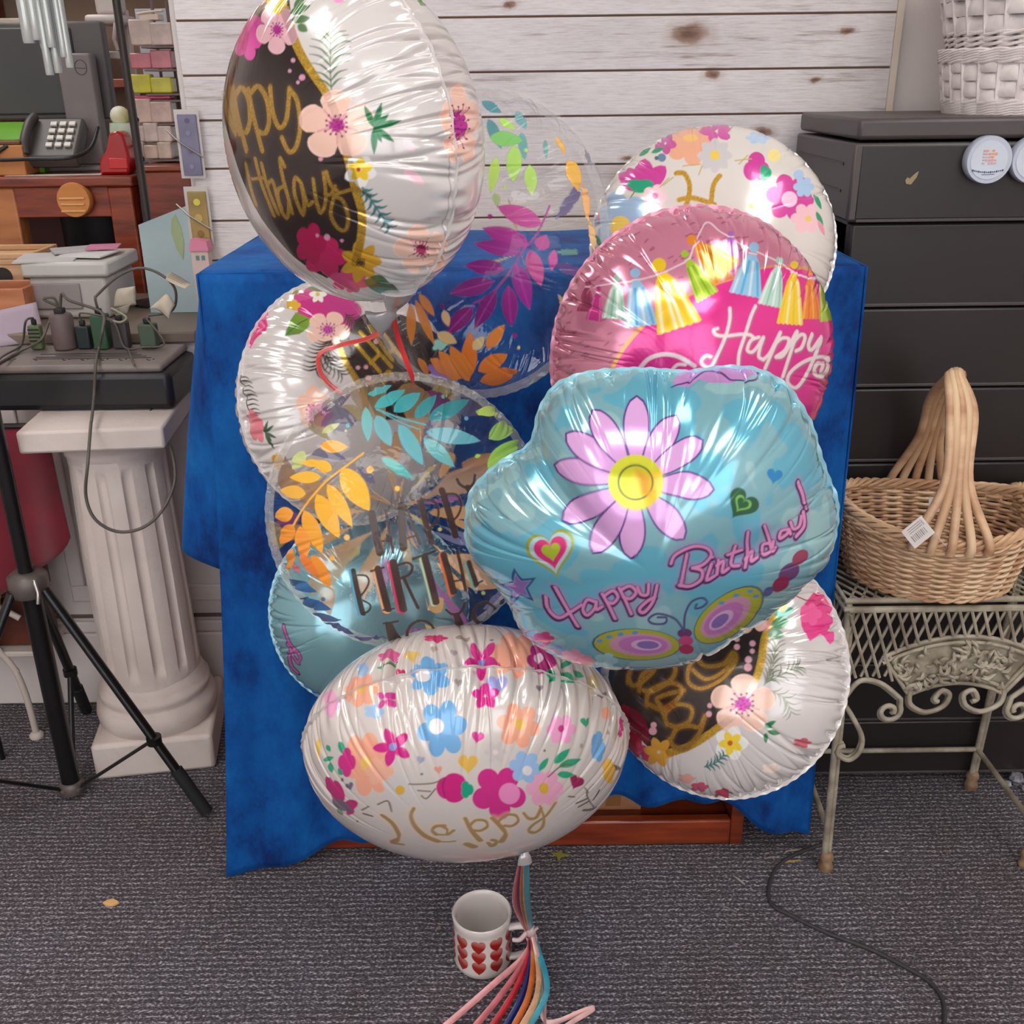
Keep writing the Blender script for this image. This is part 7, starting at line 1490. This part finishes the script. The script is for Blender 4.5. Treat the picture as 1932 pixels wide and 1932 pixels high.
# ------------------------------------------------------------------ curling ribbons
def rib(nm, rgb, pts, label, w=.0042, group=None, k=10):
    P = cr(pts, k); s_ = mat('satin ' + nm, C(*rgb), .3, rgb2=C(*[c * .85 for c in rgb]), coat=.4, stretch=(1, 1, 1), nscale=60)
    o = MB().tube(P, w, 8, flat=.18, upv=(.35, -.75, .5)).build('ribbon', s_, smooth=True)
    return tag(o, label, 'ribbon', group)
tie = B.tie; H0 = HND
NAMES = [('pink', (226, 150, 150), (-.125, -.11), 'pale pink ribbon from the bottom balloon past the mug handle, trailing furthest to the left'),
         ('rose', (206, 104, 110), (-.095, -.13), 'rose ribbon tied at the mug handle, between the palest pink and the red ribbons'),
         ('red', (196, 30, 44), (-.075, -.14), 'red ribbon tied at the mug handle, next to the navy one'),
         ('navy', (24, 40, 110), (-.055, -.145), 'navy blue ribbon tied at the mug handle'),
         ('orange', (216, 110, 40), (-.045, -.15), 'orange ribbon tied at the mug handle'),
         ('green', (90, 160, 130), (-.020, -.14), 'green ribbon tied at the mug handle, with a thin curling end'),
         ('peach', (226, 170, 130), (-.035, -.15), 'peach ribbon tied at the mug handle, beside the orange one'),
         ('turquoise', (60, 160, 180), (-.012, -.13), 'turquoise ribbon tied at the mug handle, outermost on the side away from the mug')]
for i, (nm, c, (ex, ey), lb) in enumerate(NAMES):
    o = (i - 3.5) / 3.5; q = .0035 * o
    a = tie + V((q * .5, 0, -.004)); mid = (tie + H0) / 2 + V((q * 2.4 - .008, -.004, -.006))
    e = V((H0.x + ex, H0.y + ey, .004 + .0006 * i)); e2 = e + (e - H0).normalized() * .05; e2.z = e.z
    pts = [a, mid, H0 + V((q, -.004, 0)), H0 + V((.004 + q * 2.6, -.024, -.022)), (H0 + e) / 2 + V((.016 + .012 * o, -.012, -.006)), e, e2]
    rib(nm, c, pts, lb, w=.0046 if nm != 'green' else .0034, group='ribbons bunched at the mug handle')
g = V((H0.x, H0.y, 0))
rib('silver pink', (226, 176, 172), [H0 + V((.004, -.006, 0)), H0 + V((.016, -.05, -.045)), g + V((.02, -.10, .006)), g + V((.075, -.085, .010)), g + V((.085, -.083, .008)), g + V((.04, -.115, .005)), g + V((.06, -.14, .006))],
    'shiny pale ribbon end bent into a zigzag on the carpet right of the bunch', w=.0036, k=5)
rib('mauve', (176, 130, 130), [H0 + V((.006, -.008, -.002)), H0 + V((.02, -.06, -.05)), g + V((.02, -.12, .004)), g + V((.045, -.145, .004)), g + V((.05, -.18, .004)), g + V((.045, -.21, .004))], 'thin mauve ribbon curling on the carpet', w=.0022)
MB().ball(H0 + V((.001, -.006, .003)), .009, 8, sx=1, sy=.9, sz=1.2).tube(cr([H0 + V((-.004, -.010, .004)), H0 + V((-.014, -.014, -.006)), H0 + V((-.024, -.012, -.008))], 6), .0035, 8).tube(cr([H0 + V((.004, -.010, .004)), H0 + V((.010, -.012, .012)), H0 + V((.012, -.012, .014))], 6), .0022, 8)\
    .build('ribbon_knot', mat('pale satin', C(206, 180, 176), .3, coat=.4), smooth=True)
kn = bpy.data.objects['ribbon_knot']; tag(kn, 'pale knot gathering the ribbons on the mug handle', 'knot')
# red ribbon that crosses the back left balloon
a = dep(740, 588, .925); pts = [a, dep(752, 640, .95), dep(778, 712, .97), dep(782, 730, 1.0)]
rib('bright red', (214, 40, 44), pts, 'bright red ribbon hanging straight down from the topmost balloon', w=.0026)
pts = [dep(715, 628, 1.155), dep(690, 640, 1.152), dep(640, 652, 1.150), dep(604, 668, 1.152), dep(604, 700, 1.152), dep(625, 728, 1.155), dep(657, 748, 1.16)]
rib('coral red', (216, 60, 56), pts, 'red curled ribbon lying across the white balloon beside the blue cloth', w=.0026)
# clear tail of the topmost balloon
tl = MB(); P = cr([dep(752, 548, .87), dep(748, 566, .895), dep(742, 580, .915), dep(736, 592, .925), dep(722, 603, .93), dep(706, 610, .932)], 6)
tl.tube(P, [max(.0045, .016 - .00075 * i) if i < 17 else .0045 + .0011 * (i - 16) for i in range(len(P))], 14, flat=.35)
o = tl.build('neck', mat('balloon tail foil', C(196, 190, 190), .22, .35, coat=.6), T.root, smooth=True)
# ------------------------------------------------------------------ bits on the carpet
def flat_bit(nm, px, py, poly, rgb, label, cat, h=.0015, yaw=0, sc=1.0):
    p = atz(px, py, .0012); M = Matrix.Translation(p) @ Matrix.Rotation(math.radians(yaw), 4, 'Z')
    o = MB().prism([(x * sc, y * sc) for x, y in poly], h, M).build(nm, mat(nm + str(px), C(*rgb), .7), bevel=.0003)
    return tag(o, label, cat)
LF = [(-.012, 0), (-.006, .006), (.002, .008), (.010, .004), (.014, 0), (.006, -.006), (-.004, -.005)]
flat_bit('dry_leaf', 208, 1704, LF, (226, 176, 110), 'small tan dry petal alone on the carpet at the left', 'petal', h=.004)
flat_bit('green_leaf', 1056, 1612, [(-.014, .004), (-.004, .003), (.002, .010), (.004, .002), (.016, -.002), (.002, -.006), (-.004, -.016), (-.005, -.004)], (132, 128, 44), 'small yellow green leaf scrap on the carpet under the bottom balloon', 'leaf', h=.003)
for i, (px, py, w_, yw, c, lb) in enumerate([(1500, 1604, .034, 8, (176, 160, 140), 'pale straw bit on the carpet nearest the shelf unit corner'), (1452, 1618, .02, 12, (150, 136, 120), 'short grey straw bit on the carpet in front of the shelf unit'), (1486, 1626, .045, 10, (176, 140, 76), 'longest golden straw bit on the carpet below the shelf unit'),
                                         (1394, 1660, .026, -55, (170, 162, 158), 'short white thread on the carpet left of the cable'), (1370, 1712, .036, -35, (120, 114, 114), 'grey thread on the carpet left of the cable'), (1672, 1606, .007, 0, (206, 200, 206), 'tiny white paper scrap on the carpet under the wire table'),
                                         (826, 1752, .012, 50, (150, 130, 104), 'tiny tan crumb on the carpet left of the mug')]):
    flat_bit('straw_bit' if i < 3 else ('thread' if i < 5 else 'scrap'), px, py, [(-w_ / 2, 0), (0, .0022), (w_ / 2, .001), (w_ / 2, -.001), (0, -.0012)], c, lb, 'scrap', yaw=yw)
cp = [atz(x, y, .0025) for x, y in [(1560, 1590), (1500, 1612), (1463, 1640), (1450, 1680), (1458, 1708), (1490, 1726), (1560, 1760), (1640, 1790), (1700, 1820), (1750, 1850), (1778, 1885), (1782, 1932), (1776, 1990)]]
tag(MB().tube(cr(cp, 8), .0032, 8).build('cable_bulge', mat('dark cable', C(56, 52, 54), .6), smooth=True), 'dark cable bulging under the carpet right of the mug', 'cable')  # tube on the carpet stands for the bulge of a cable beneath it
# ------------------------------------------------------------------ light and picture settings
w = bpy.data.worlds.new('world'); SC.world = w; w.use_nodes = True
w.node_tree.nodes['Background'].inputs['Color'].default_value = (0.9, 0.93, 1.0, 1); w.node_tree.nodes['Background'].inputs['Strength'].default_value = 0.5
SC.view_settings.view_transform = 'Standard'; SC.view_settings.look = 'None'; SC.view_settings.gamma = 1; SC.view_settings.use_curve_mapping = False
SC.view_settings.exposure = 0.22
SC.cycles.max_bounces = 8; SC.cycles.transparent_max_bounces = 24; SC.cycles.diffuse_bounces = 4; SC.cycles.glossy_bounces = 4
SC.cycles.use_denoising = True
